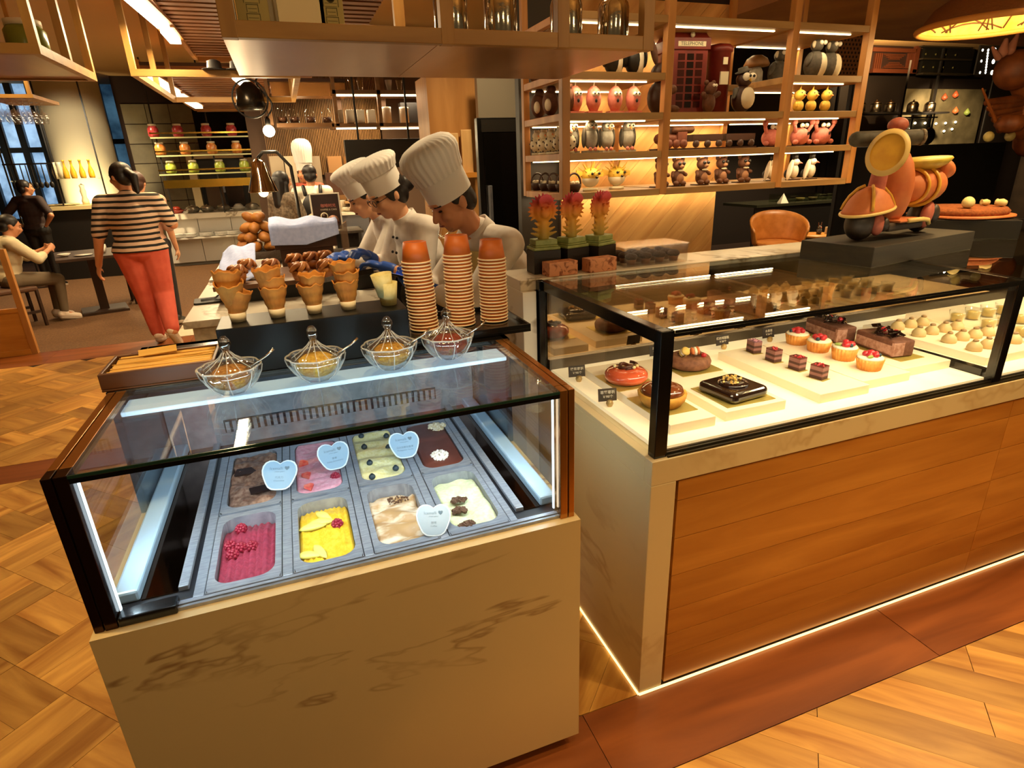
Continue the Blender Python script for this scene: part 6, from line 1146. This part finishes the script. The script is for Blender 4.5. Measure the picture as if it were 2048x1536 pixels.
# chefs
APR=mat('apron_yellow','d8c88a',.8,col2='cbb874',scale=6); DPANT=mat('chef_trousers','2a2622',.8)
t,H,j=human('chef_tall','young chef with tall pleated toque looking down at a phone in a blue glove',(.97,2.63,0),math.pi/2+.12,dict(pelvis=(0,0,.90),chest=(0,.06,1.14),neck=(0,.17,1.335),head=(0,.30,1.465),sl=(-.19,.13,1.29),sr=(.19,.13,1.29),el=(-.25,.34,1.06),wl=(-.07,.47,1.12),er=(.23,.33,1.05),wr=(.10,.45,1.13)),1,SKN,.008,1.05,shirt=COAT,sleeve=.82,pants=DPANT,shoe=BK,hair='short',hat=.135,pitch=-.5,yaw=.12,glove='l',palm=dict(l=(0,.3,1),r=(0,.3,1)),curl=.55)
w=j['wl']; b=MB().box(-.036,.036,-.075,.075,-.004,.004); o=b.obj('mobile_phone',BK,bev=.002); o.matrix_world=t.matrix_basis@Tr(w.x+.06,w.y+.09,w.z+.055)@Rz(.25)@Rx(.35); tag(o,'black mobile phone held in the chef\'s blue glove','phone'); sc_=MB().box(-.032,.032,-.07,.07,.0041,.0048).obj('screen',mat('phone_screen','8f9fe0',.2,emit=.8),o)
b=MB(); pr=[(-.17,.125,.55),(-.15,.135,.9),(-.13,.19,1.12),(-.1,.245,1.26)]
vs=[];
for x,y,z in pr:
    for k in range(9): u=k/8*2-1; vs.append((u*abs(x)*1.05,y+.02-.05*u*u+.01,z))
m0=len(vs); vs+=[(x,y-.006,z) for x,y,z in vs]; fs=[(r*9+k,r*9+k+1,r*9+10+k,r*9+9+k) for r in range(3) for k in range(8)]; fs+=[tuple(m0+i for i in f[::-1]) for f in fs]
b.add(vs,fs,0,True); b.obj('apron',APR,t)
b=MB().cap((-.02,-.12,1.02),(.0,-.19,.86),.03,.035); b.cap((.03,-.12,1.02),(.02,-.2,.88),.025,.03); b.obj('side_towel',mat('towel_white','d8d2b8',.9,col2='7d8f5a',scale=9,stretch=(1,1,.3),lo=.6,hi=.62),t,voxel=.007,smooth=2)
MB().tube([H(.05*math.cos(a),.075+.045*math.sin(a),-.075-.02*math.sin(a)) for a in [k*math.pi/10 for k in range(11)]],.006,6).obj('mouth_shield',glass('clear_shield',(.95,.95,.93),1.8),t)
t,H,j=human('chef_with_bun','chef in white coat and short toque with hair bun and spectacles cutting pastry',(.68,3.40,0),math.pi/2+.18,dict(pelvis=(0,-.04,.90),chest=(0,.0,1.14),neck=(0,.07,1.34),head=(0,.165,1.475),sl=(-.18,.03,1.30),sr=(.18,.03,1.30),el=(-.25,.10,1.05),wl=(-.10,.26,1.11),er=(.22,.14,1.06),wr=(.10,.28,1.15)),1,SKN2,.009,1.08,shirt=COAT,sleeve=.72,pants=DPANT,shoe=BK,hair='bun',hat=.075,pitch=-.45,yaw=.1,glove='lr',glass_=True,palm=dict(l=(0,.3,-1),r=(0,.3,-1)),curl=.6)
w=j['wl']; kn=MB().box(-.006,.006,0,.1,-.002,.022,1).box(-.0015,.0015,.1,.30,-.004,.022,0).obj('kitchen_knife',[STEEL,BK],loc=None); kn.matrix_world=t.matrix_basis@Tr(w.x+.03,w.y+.05,w.z-.025)@Rz(-.5)@Rx(-.15); tag(kn,'steel kitchen knife held in the blue glove of the chef with the bun','knife')
[MB().ell((.03 if k%2 else -.03,.145+.012*(k//2),1.25-.08*(k//2)),.008,nu=8,nv=6).obj('coat_button',EYB,t) for k in range(6)]
human('chef_behind','chef in white coat and toque half hidden behind the chef with the bun',(.68,3.98,0),math.pi/2+.1,dict(pelvis=(0,0,.90),chest=(0,.04,1.14),neck=(0,.11,1.32),head=(0,.22,1.44),sl=(-.17,.08,1.27),sr=(.17,.08,1.27),el=(-.2,.22,1.06),wl=(-.05,.36,1.08),er=(.2,.22,1.06),wr=(.06,.38,1.09)),1,SKN2,.011,1,shirt=COAT,sleeve=.9,pants=DPANT,shoe=BK,hair='short',hat=.085,pitch=-.45,glove='lr',palm=dict(l=(0,.3,-1),r=(0,.3,-1)))
# customers at the pass
t,H,j=human('backpack_man','man in white shirt with a black backpack seen from behind at the kitchen pass',(.315,8.02,0),0,dict(er=(.25,.05,1.1),wr=(.16,.22,1.05)),1,SKN,.014,1.05,shirt=EYW,sleeve=.5,pants=BK,shoe=BK,hair='short',pitch=-.15)
MB().ell((0,-.19,1.14),(.16,.09,.22)).ell((0,-.22,1.05),(.13,.08,.12)).obj('backpack',BK,t,voxel=.014,smooth=3)
for sx in (-1,1): MB().tube([(sx*.09,-.14,1.33),(sx*.1,-.06,1.43),(sx*.11,.06,1.40),(sx*.12,.1,1.25)],.022,8).obj('shoulder_strap',BK,t)
human('masked_woman','woman with long black hair and a white face mask beside the backpack man',(-.03,7.45,0),-.9,dict(er=(.2,.1,1.1),wr=(.1,.3,1.15)),.97,SKN2,.014,.95,shirt=mat('grey_pattern','8a7a66',.8,col2='5a4c3e',scale=40),sleeve=.35,pants=BK,shoe=BK,hair='long',mask=True)
human('far_chef','far kitchen chef with a very tall white toque and red scarf',(.293,8.62,0),math.pi*.8,{},1.02,SKN,.015,1,shirt=mat('red_jacket','b5533a',.7),sleeve=.9,pants=DPANT,shoe=BK,hair='short',hat=.26)
human('man_hands_on_hips','man in a dark polo shirt standing with hands on hips by the windows',(-3.72,11.4,0),-.35,dict(el=(-.37,-.1,1.13),wl=(-.19,-.02,.98),er=(.37,-.1,1.13),wr=(.19,-.02,.98)),.97,SKN,.014,1.1,shirt=mat('dark_polo','2c1a16',.8),sleeve=.4,pants=BK,shoe=BK,hair='short',yaw=-.6)
human('seated_diner','diner in a cream shirt seated at the dark table looking down at a phone',(-3.12,8.35,0),-1.0,dict(pelvis=(0,0,.56),chest=(0,.05,.80),neck=(0,.1,1.0),head=(0,.15,1.13),sl=(-.17,.08,.95),sr=(.17,.08,.95),el=(-.21,.26,.76),wl=(-.08,.42,.84),er=(.21,.26,.76),wr=(.08,.42,.84),hl=(-.09,0,.54),hr=(.09,0,.54),kl=(-.11,.42,.50),kr=(.11,.42,.50),al=(-.11,.38,.09),ar=(.11,.38,.09),tl=(-.12,.51,.03),tr=(.12,.51,.03)),1,SKN,.013,1,shirt=mat('cream_shirt','d8c8a4',.8),sleeve=.7,pants=mat('khaki_trousers','6a5a44',.8),shoe=SHW,hair='short',pitch=-.3)
# ---------------- dining corner by the windows ----------------
DKW=wood('dark_chair_wood','3a2414','2a180c','z',5,.5,.05); LEA=mat('seat_leather','5a3a22',.6)
def chair(x,y,rz,l):
    t=thing('dining_chair',l,'chair',(x,y,0),rz); box('seat',-.22,.22,-.22,.22,.41,.47,LEA,t,bev=.02); box('backrest',-.21,.21,-.25,-.21,.60,.90,LEA,t,bev=.012)
    for sx in (-.2,.2):
        MB().cap((sx,-.225,.0),(sx,-.235,.92),.02,.018,8).obj('leg',DKW,t); MB().cap((sx,.2,.0),(sx,.2,.42),.02,.02,8).obj('leg',DKW,t); MB().box(sx-.012,sx+.012,-.2,.2,.16,.19).obj('stretcher',DKW,t)
chair(-3.16,8.32,-1.0,'dark wooden dining chair under the seated diner'); chair(-1.98,9.35,1.9,'empty dark dining chair on the other side of the table'); 
t=thing('dining_table','dark square table with cups at the window side of the walkway','table',(-2.42,8.85,0),.3); box('table_top',-.36,.36,-.5,.5,.70,.735,DKW,t,bev=.004); MB().box(-.05,.05,-.05,.05,.03,.70).obj('pedestal',DKW,t); box('table_foot',-.25,.25,-.25,.25,0,.03,DKW,t)
CUPW=mat('cup_white','e6dfd0',.3)
for x,y,l,k in ((-2.62,8.62,'white soup bowl on the dark dining table in front of the diner',0),(-2.42,8.6,'white side plate on the dark dining table',1),(-2.25,8.75,'white sugar pot on the dark dining table',2),(-2.30,9.0,'white coffee cup at the far side of the dark dining table',2)):
    pr=[[(.03,0),(.07,.035),(.066,.035),(.0001,.01)],[(.05,0),(.1,.012),(.0001,.008)],[(.03,0),(.04,.05),(.037,.08),(.034,.08),(.0001,.02)]][k]; tag(MB().lathe(pr,18).obj(['bowl','plate','cup'][k],CUPW,loc=(x,y,.7355)),l,['bowl','plate','cup'][k])
pt=thing('wooden_partition','low oak partition with a slim post beside the dining corner','partition',(-2.9,6.9,0))
P(pt,box('post',-2.60,-2.55,6.88,6.93,0,1.02,OAKZ)); P(pt,box('lower_panel',-3.9,-2.60,6.89,6.92,.05,.42,OAK)); P(pt,box('top_rail',-3.9,-2.60,6.885,6.925,.42,.46,OAK)); P(pt,box('base_rail',-3.9,-2.60,6.87,6.94,0,.05,OAK))
wb2=thing('window_bar','black fronted bar with cream stone top below the windows','counter',(-3.4,11.9,0)); a,b_=at(60,430,12).x,at(200,430,12).x; zt2=at(140,412,12).z
P(wb2,box('bar_front',a,b_+.3,12.0,12.1,0,zt2-.06,BK)); P(wb2,box('bar_top',a,b_+.3,11.95,12.7,zt2-.06,zt2,mat('cream_stone','d9c690',.4)))
tag(MB().lathe([(.05,0),(.055,.06),(.035,.12),(.045,.22),(.03,.26),(.04,.31),(.0001,.34)],16).obj('pepper_mill',CRM,loc=(at(172,405,12.3).x,12.3,zt2+.0005)),'tall pale pepper mill on the cream bar top','pepper mill')
for k,x in enumerate((112,135)): tag(MB().lathe([(.09,0),(.17,.02),(.18,.03),(.0001,.02)],20).obj('serving_plate',CRM,loc=(at(x,408,12.25).x,12.25,zt2+.0005)),['cream serving plate on the bar, further from the mill','cream serving plate on the bar, closer to the mill'][k],'plate')
gsx=thing('bottle_shelf','thin glass shelf of amber bottles hanging in front of the round column','shelf',(at(150,357,12.2).x,12.2,at(150,357,12.2).z)); z=at(150,357,12.2).z
P(gsx,box('glass_shelf',at(20,357,12.2).x,at(200,357,12.2).x,12.1,12.4,z-.02,z,GL)); 
for x in (24,108,198): P(gsx,box('black_post',at(x,357,12.2).x-.01,at(x,357,12.2).x+.01,12.39,12.41,zt2 if x>60 else 0,3.45,BK))
bo=MB().lathe([(.04,0),(.045,.03),(.045,.1),(.016,.2),(.016,.27),(.022,.27),(.022,.29),(.0001,.291)],14).mesh('bottle',mat('amber_oil','d0a02c',.15,coat=.5))
for k,x in enumerate((133,148,166,184)): put('oil_bottle',bo,(at(x,350,12.25).x,12.25,z+.0005),'amber oil bottle '+['beside the pale vases on the glass shelf','second of the amber row on the glass shelf','third of the amber row on the glass shelf','amber oil bottle at the striped woman end of the glass shelf'][k].replace('amber oil bottle ',''),'bottle','amber oil bottles')
vz=MB().lathe([(.03,0),(.05,.1),(.03,.22),(.035,.26),(.0001,.26)],14).mesh('vase',mat('vase_pale','c9c2a8',.3))
for k,x in enumerate((112,123)): put('pale_vase',vz,(at(x,350,12.25).x,12.25,z+.0005),['pale vase at the window end of the glass shelf','pale vase beside the first amber bottle'][k],'vase')
ur=thing('utensil_rail','thin black rail with dark hanging ladles in front of the blue windows','rail',(at(55,328,12).x,12.0,at(55,328,12).z)); zu=at(55,328,12).z; xa,xb=at(4,328,12).x,at(104,328,12).x; P(ur,box('rail',xa,xb,11.99,12.01,zu-.012,zu+.012,BK))
for x in (xa+.01,xb-.01): P(ur,box('black_post',x-.01,x+.01,12.011,12.03,0,3.45,BK))
for k in range(8):
    x=xa+.08+(xb-xa-.16)*k/7; u=MB().cap((x,12.0,zu-.02),(x,12.0,zu-.28),.008,.01,8).ell((x,12.0,zu-.32),(.035,.02,.05),nu=10,nv=8).obj('ladle',BK); P(ur,u)
# glasses hanging above the dining corner
gh=thing('glass_hanger','bright hanger full of upside down stem glasses above the dining corner','glass rack',(at(40,205,7).x,7,at(40,200,7).z)); zg=at(40,198,7).z; xa,xb=at(-30,200,7).x,at(76,200,7).x
P(gh,box('hanger_board',xa,xb,6.9,7.6,zg,zg+.03,OKH)); 
for k,x in enumerate((xa+.02,xb-.04)): P(gh,box('hanger_post',x,x+.03,6.9,6.93,zg+.03,3.45,OKHZ))
sg=MB().lathe([(.033,0),(.033,-.003),(.004,-.012),(.004,-.08),(.035,-.11),(.04,-.15),(.03,-.19)],12,cap=False).mesh('stem_glass',glass('stem_clear',(.95,.95,.95),2.2))
for k in range(14):
    put('stem_glass',sg,(xa+.07+(xb-xa-.14)*(k%7)/6,6.97+.3*(k//7),zg-.0005),'upside down stem glass in the '+('front' if k<7 else 'rear')+' row of the hanger','glass','stem glasses '+('front row' if k<7 else 'rear row'))
light('hanger_spot','SPOT',((xa+xb)/2,6.6,2.85),30,KIT,.05,((xa+xb)/2,7.1,zg),spot=70)
# ---------------- dark buffet room beyond the rack ----------------
tag(box('wall_buffet',2.6,16,9.5,9.6,0,3.45,mat('buffet_wall','1c1109',.6)),kind='structure')
LAT=mat('lattice_wood','5a2a14',.5); 
lt=thing('lattice_screen','carved red brown lattice screen on the dark wall','screen',(at(1790,100,9.3).x,9.3,at(1790,145,9.3).z))
P(lt,pb('screen_back',1738,45,1842,146,9.35,.03,mat('lattice_back','2a140a',.6)))
for x0,y0,x1,y1 in ((1738,45,1746,146),(1834,45,1842,146),(1746,96,1834,104),(1746,138,1834,146),(1746,45,1834,52)): P(lt,pb('frame_bar',x0,y0,x1,y1,9.28,.07,LAT))
for k in range(4):
    for (x0,x1) in ((1750+4*k,1752+4*k),(1816+4*k,1818+4*k)): P(lt,pb('lattice_bar',x0,106,x1,137,9.31,.04,LAT))
    P(lt,pb('lattice_bar',1768+4*k,108+3*k,1812-4*k,110+3*k,9.31,.04,LAT)); P(lt,pb('lattice_bar',1768+4*k,134-3*k,1812-4*k,136-3*k,9.31,.04,LAT)); P(lt,pb('lattice_bar',1768+4*k,54+3*k,1812-4*k,56+3*k,9.31,.04,LAT))
br=thing('bottle_rack','dark rack of bottles with dim necks on the buffet wall','rack',(at(1890,110,9.3).x,9.3,at(1890,146,9.3).z))
P(br,pb('rack_back',1846,94,1945,150,9.35,.05,mat('rack_dark','14110a',.5)))
for y in (92,117,146): P(br,pb('rack_board',1846,y,1945,y+3,9.2,.15,mat('rack_board','2a2214',.5)))
nk=MB().lathe([(.02,0),(.02,.02),(.0001,.021)],10,T=Rx(1.57)).mesh('bottle',mat('bottle_gold','6a6238',.3,.4))
for k in range(8): put('wine_bottle',nk,(at(1855+20*(k%4),107,9.3).x,9.34,at(1870,108+26*(k//4),9.3).z),'dim bottle neck in the '+('upper' if k<4 else 'lower')+' row of the dark rack','bottle','bottle necks '+('upper row' if k<4 else 'lower row'))
pf=thing('perforated_screen','brown perforated metal screen behind the outer end of the rack','screen',(at(1690,105,3.6).x,3.6,at(1690,150,3.6).z)); a,b_=at(1655,105,3.6),at(1722,105,3.6); z0,z1=at(1690,152,3.6).z,at(1690,58,3.6).z
P(pf,box('screen_plate',a.x,b_.x,3.6,3.61,z0,z1,mat('perf_plate','7a4a26',.5))); q=MB()
for i in range(11):
    for jx in range(9): q.box(a.x+.008+(b_.x-a.x)*(jx+.5*(i%2))/9.6,a.x+.02+(b_.x-a.x)*(jx+.5*(i%2))/9.6,3.597,3.6,z0+.012+(z1-z0)*i/11.3,z0+.026+(z1-z0)*i/11.3)
o=q.obj('perforations',mat('perf_dark','120a05',.7)); P(pf,o); o['kind']='stuff'
P(pf,box('screen_post',b_.x-.02,b_.x,3.61,3.64,0,3.45,BK))
tag(pb('wall_panel_stone',1800,178,1955,335,9.4,.04,mat('stone_panel_beige','6e6246',.6,col2='564c34',scale=4)),kind='structure')
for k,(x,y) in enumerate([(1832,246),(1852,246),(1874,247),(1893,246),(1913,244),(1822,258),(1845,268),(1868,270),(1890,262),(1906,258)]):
    p=at(x,y,9.35); tag(MB().ell((0,0,0),(.03,.02,.022),nu=10,nv=8).obj('spot_glare',emis('candle','ffe9b8',5),loc=(p.x,9.37,p.z)),'small glowing dot painted as a spot reflection on the stone panel, '+('upper row' if k<5 else 'lower row'),'light','painted spot reflections '+('upper row' if k<5 else 'lower row'))  # glowing dots paint the reflections of spots on the stone
for k,(x,y,c) in enumerate([(1912,190,'b0502a'),(1912,222,'c06a3a'),(1890,195,'8a4424'),(1935,225,'8a9a4a')]): p=at(x,y,9.35); tag(MB().lathe([(.0001,-.06),(.05,-.03),(.06,.0),(.03,.05),(.0001,.09)],14).obj('wall_ornament',mat('orn_'+c,c,.5),loc=(p.x,9.36,p.z)),['red flame shaped ornament high on the stone panel','orange round ornament on the stone panel','dull red ornament beside the flame ornament','green leaf shaped ornament on the stone panel'][k],'ornament')
ps=thing('pot_shelf','dark shelf of steel pots along the buffet wall','shelf',(at(1800,222,8.9).x,9.,at(1800,222,8.9).z)); z=at(1800,224,8.9).z; P(ps,box('shelf_board',at(1705,222,8.9).x,at(1900,222,8.9).x,8.9,9.25,z-.03,z,BK))
for x in (1705,1900): P(ps,box('shelf_post',at(x,222,8.9).x-.02,at(x,222,8.9).x+.02,9.26,9.3,0,3.45,BK))
for k,x in enumerate((1726,1758,1786,1832,1866)): p=at(x,215,9.); t=thing('steel_pot','dark steel pot, '+['first','second','third','fourth','last'][k]+' on the pot shelf counting from the rack','pot',(p.x,9.07,z+.0005)); MB().lathe([(.09,0),(.1,.03),(.1,.14),(.09,.15),(.0001,.15)],20).obj('pot_body',mat('pot_steel','8a7a66',.25,1),t); MB().lathe([(.1,.151),(.06,.19),(.015,.2),(.015,.225),(.0001,.226)],18).obj('lid',mat('pot_steel','8a7a66'),t)
for k,(x,y) in enumerate([(1818,275),(1860,272)]):
    p=at(x,y,8.2); t=thing('frying_pan',['black frying pan hanging behind the scooter handlebar','bigger black frying pan hanging beside the first one'][k],'pan',(p.x,8.2,p.z)); MB().lathe([(.0001,0),(.13,0),(.15,-.03),(.145,-.03),(.128,-.006),(.0001,-.006)],24,T=Rx(1.57)).obj('pan_bowl',BK,t); MB().cap((0,0,.13),(0,-.0,.36),.016,.013,8).obj('handle',BK,t); MB().box(-.01,.01,.004,.03,.34,1.6).obj('hanger_bar',BK,t) if False else None
t=thing('pan_rail','black rail holding the hanging frying pans','rail',(at(1840,235,8.2).x,8.2,at(1840,235,8.2).z)); z=at(1840,238,8.2).z; MB().box(-.45,.45,.0,.02,-.01,.012).box(-.45,-.43,.02,.04,-2.0+.0,.9).obj('rail',BK,t)
bz=7.7; bf=thing('buffet_counter','dark buffet counter with glass food covers behind the tan chair','counter',(at(1640,400,bz).x,8.1,0)); zt3=at(1640,402,bz).z; xa,xb=at(1515,402,bz).x,at(1960,402,bz).x
P(bf,box('counter_top',xa,xb,bz,bz+.8,zt3-.04,zt3,mat('buffet_top','3a3a2c',.15))); P(bf,box('counter_front',xa,xb,bz+.03,bz+.06,0,zt3-.04,BK)); P(bf,box('glass_cover',at(1586,380,bz).x,at(1655,380,bz).x,bz+.15,bz+.5,zt3+.001,zt3+.12,glass('cover_glass',(.8,.85,.75),1.8))); P(bf,box('glass_cover',at(1665,380,bz).x,at(1790,380,bz).x,bz+.15,bz+.5,zt3+.001,zt3+.10,glass('cover_glass',(.8,.85,.75),1.8)))
light('buffet_fill_spot','SPOT',(at(1620,300,7.8).x,7.6,2.8),260,KIT,.05,(at(1620,300,7.8).x,8.0,zt3),spot=100); light('buffet_fill_spot','SPOT',(at(1850,300,8.8).x,8.3,2.8),300,KIT,.05,(at(1870,300,9.3).x,9.4,1.6),spot=90)
light('buffet_fill_spot','SPOT',(at(1790,100,8.4).x,8.0,3.1),230,WARM,.05,(at(1790,100,9.3).x,9.3,3.1),spot=110)  # unseen spot added so the dark lattice screen shows up
p=at(1568,400,bz+.1); tag(MB().lathe([(.09,0),(.0001,.15)],4,sm=False).obj('napkin_pyramid',EYW,loc=(p.x,bz+.12,zt3+.0005),rz=.5),'white folded napkin pyramid on the dark buffet counter','napkin')
for k,x in enumerate((1600,1625,1680,1700)): p=at(x,400,bz+.3); tag(MB().lathe([(.05,0),(.075,.04),(.07,.045),(.0001,.035)],18).obj('food_bowl',mat('food_%d'%k,('7a6a3a','5a4a2a','d8cfa8','c8bf98')[k],.5),loc=(p.x,bz+.3,zt3+.002)),'food bowl under the glass cover, '+['first','second','third','fourth'][k]+' from the napkin pyramid','bowl')
# tan armchair and little round table
p=at(1556,470,6.6); t=thing('tan_armchair','rounded tan leather armchair behind the cake case','armchair',(p.x,6.6,0),-.5); TAN=mat('tan_leather','c07a38',.4,col2='ac6828',scale=10)
vs=[];n=20
for sft in (0,.03):
    for r in range(7):
        for k in range(n+1): a=math.pi*(-.12+1.24*k/n); u=abs(k/n*2-1); hgt=.86-.24*u**2; z=.42+(hgt-.42)*r/6; R_=.33+.06*r/6-sft; vs.append((R_*math.cos(a),R_*math.sin(a)*.95,z))
m0=7*(n+1); fs=[]
for r in range(6):
    for k in range(n): i=r*(n+1)+k; fs+=[(i,i+1,i+n+2,i+n+1),(m0+i,m0+i+n+1,m0+i+n+2,m0+i+1)]
for k in range(n): i=6*(n+1)+k; fs.append((i,i+1,m0+i+1,m0+i)); fs.append((k+1,k,m0+k,m0+k+1))
for r in range(6):
    i=r*(n+1); fs.append((i,i+n+1,m0+i+n+1,m0+i)); i+=n; fs.append((i+n+1,i,m0+i,m0+i+n+1))
MB().add(vs,fs,0,True).obj('backrest',TAN,t); MB().prism([(x*.99,y*.95) for x,y in [(.31*math.cos(k*math.tau/28),.31*math.sin(k*math.tau/28)) for k in range(28)]],.10,T=Tr(0,0,.36)).obj('seat_cushion',TAN,t,bev=.03)
for x,y in ((-.22,-.2),(.22,-.2),(-.22,.2),(.22,.2)): MB().cap((x,y,.36),(x*1.15,y*1.15,.0),.02,.014,8).obj('leg',DKW,t)
p=at(1634,468,6.9); t=thing('round_side_table','small round wooden table beside the tan armchair','table',(p.x,6.9,0)); zt4=p.z; MB().lathe([(.0001,zt4-.04),(.26,zt4-.04),(.27,zt4-.01),(.26,zt4),(.0001,zt4)],32).obj('table_top',OAK,t); MB().cyl((0,0,.03),.03,zt4-.07,14).obj('pedestal',BK,t); MB().cyl((0,0,0),.18,.03,24).obj('foot',BK,t)
c=t.location; t2=thing('bird_figure','small dark spotted bird figure on the round wooden table','figure',(c.x+.0,c.y-.03,zt4+.0005)); MB().lathe([(.03,0),(.04,.04),(.03,.08),(.0001,.09)],16).ell((0,0,.10),(.03,.03,.026)).obj('body',mat('bird_dark','3a2c20',.6,col2='8a8068',scale=60,lo=.55,hi=.6),t2); MB().ell((0,-.03,.10),.01,nu=8,nv=6).obj('beak',PNK,t2); MB().cap((-.02,0,.12),(-.03,0,.17),.01,.005,8).cap((.02,0,.12),(.03,0,.17),.01,.005,8).obj('ears',BRN,t2)
for k,(dx,h) in enumerate(((.13,.1),(.19,.085))): tag(MB().box(-.025,.025,-.025,.025,0,h).obj('sugar_box',mat('sugar_tan','b08a58',.6,col2='e0cfa8',scale=8),loc=(c.x+dx,c.y-.06,zt4+.0005)),['taller tan sugar sachet box on the round table','shorter tan sugar sachet box on the round table'][k],'box')
# rooster sculpture on its stand
sx0,sx1=at(1915,360,2.75).x,at(2075,360,2.75).x; zs=at(1985,284,2.75).z
t=thing('black_pedestal','tall black pedestal under the big orange rooster sculpture','pedestal',((sx0+sx1)/2+.1,3.45,0)); box('pedestal_body',-(sx1-sx0)/2-.1,(sx1-sx0)/2+.3,-.2,.2,0,zs,BLKM,t,bev=.004)
rt=thing('rooster_sculpture','big orange brown chocolate rooster sculpture with egg shaped body parts','sculpture',(at(2010,284,2.85).x,2.88,zs+.0005))
px=lambda x,y,d=0: at(x,y,2.85+d)-rt.location
s_=2.9/1171*1.1
OBR=mat('rooster_brown','8a4a1e',.55,col2='6a3412',scale=12,bump=.2); OBD=mat('rooster_orange','a85c22',.55,col2='8e4a1a',scale=16)
MB().ell(px(2032,140),(.125,.12,.12)).obj('head_egg',OBR,rt,voxel=.01,smooth=2); MB().ell(px(2060,215),(.13,.11,.2)).obj('body_egg',OBD,rt)
MB().cap(px(2060,215),px(2034,150),.06,.06).obj('neck',OBR,rt); MB().cap(px(2060,260),px(2062,284),.09,.1).obj('base',OBR,rt)
for k in range(6): a=px(1975+5*k,205+11*k); b=MB(); b.cap(px(2045,200+8*k),a+V((-.0,-.0,0)),.04,.022,10); b.obj('wing_feather',OBR,rt)
MB().cap(px(2005,105),px(2012,80),.03,.012,10).cap(px(2020,100),px(2035,70),.03,.01,10).cap(px(1996,115),px(1985,95),.02,.008,10).obj('comb',mat('comb_pink','b0725a',.6),rt)
MB().lathe([(.0001,-.06),(.06,-.045),(.085,0),(.06,.045),(.0001,.06)],28,wav=lambda a,z:1+.06*math.cos(9*a),T=Tr(*px(2022,247,-.12))).obj('ribbed_ball',OBR,rt)
MB().cap(px(1992,245,-.05),px(1965,178,-.05),.012,.006,8).cap(px(2000,250,-.05),px(1975,215,-.05),.01,.005,8).obj('wheat_stalk',OBD,rt)
for k,(x,y) in enumerate(((1998,270),(2040,272))): p=at(x,y,2.74); tag(MB().ell((0,0,.032),(.036,.028,.032),R=M.Rotation(.4,3,'Y')).obj('pale_egg',mat('egg_pale','dccb8a',.5,col2='c9b468',scale=30),loc=(p.x,2.80,zs+.001)),['pale yellow egg at the outer edge of the black pedestal','pale yellow egg beside the ribbed ball on the pedestal'][k],'egg')
t=thing('light_lattice','black lattice panel pierced with rows of glowing dots','lamp',(at(1985,120,8.8).x,8.8,at(1985,146,8.8).z)); P(t,pb('lattice_panel',1955,92,2060,150,8.8,.03,BK)); P(t,box('lattice_post',at(2000,120,8.8).x,at(2003,120,8.8).x,8.835,8.86,0,3.45,BK))
dm=emis('dot_glow','fff0d2',6)
for (x,ys) in ((1964,(100,122,145)),(1975,(100,106,112,118,123,129,134,140,145)),(1988,(100,123,145)),(2000,(106,112,118,123,129,134,140,145)),(2012,(100,112,134,145))):
    for y in ys: p=at(x+(120-y)*.12,y,8.79); P(t,MB().lathe([(.024 if x!=1988 else .042,0),(.0001,.004)],10,T=Tr(p.x,8.798,p.z)@Rx(1.57)).obj('glow_dot',dm))
# ---------------- woven pendant lamp and bulkhead ----------------
pc=at(1985,48,2.2); rr=.30
t=thing('woven_pendant','wide shallow woven bamboo pendant lamp glowing yellow inside','lamp',(pc.x,pc.y,pc.z))
wm_=mat('woven_glow','c8842a',.6,col2='f0c050',scale=14,emit=0); bs=wm_.node_tree.nodes['Principled BSDF']; wm_.node_tree.links.new(bs.inputs['Base Color'].links[0].from_socket,bs.inputs['Emission Color']); bs.inputs['Emission Strength'].default_value=.9
MB().lathe([(rr*.97,.0),(rr*.8,.07),(rr*.5,.13),(rr*.15,.16),(.0001,.16)],56,cap=False).obj('inner_shade',wm_,t); MB().lathe([(rr*.99,.0),(rr*.82,.08),(rr*.52,.142),(.0001,.175)],56,cap=False).obj('outer_shade',mat('bamboo_brown','7a4a1e',.7,bump=.5,scale=60),t)
MB().tube([(rr*math.cos(k*math.tau/60),rr*math.sin(k*math.tau/60),-.005) for k in range(60)],.014,8,closed=True).obj('rim',mat('bamboo_rim','c08238',.6),t)
for k in range(26):
    a=rnd.random()*6.28; c=rnd.random()*6.28; q=[]
    for i in range(7): u=i/6; x=rr*.93*((1-u)*math.cos(a)+u*math.cos(c)); y=rr*.93*((1-u)*math.sin(a)+u*math.sin(c)); r_=math.hypot(x,y)/rr; q.append((x,y,.155*(1-r_**2.2)-.008))
    MB().tube(q,.0035,5).obj('bamboo_strand',mat('strand_dark','5a3414',.7),t)
MB().cyl((0,0,.17),.006,3.45-pc.z-.17,8).obj('cord',BK,t); MB().cyl((0,0,.04),.03,.12,14).obj('lamp_holder',BK,t)
light('pendant','POINT',(pc.x,pc.y,pc.z-.03),16,(1,.7,.3),.15)
tag(box('beam_bulkhead',2.76,9,1.72,3.9,2.42,3.45,mat('bulkhead_wood','b9803f',.5,col2='a36c32',scale=4)),kind='structure')
# lettering and curves become plain meshes
bpy.context.view_layer.update(); dg=bpy.context.evaluated_depsgraph_get()
for o in [o for o in COL.objects if o.type=='FONT']:
    me=bpy.data.meshes.new_from_object(o.evaluated_get(dg)); c=o.data; n_=o.name; pa=o.parent; mb_=o.matrix_local.copy()
    bpy.data.objects.remove(o); q=bpy.data.objects.new('lettering',me); COL.objects.link(q); q.parent=pa; q.matrix_local=mb_
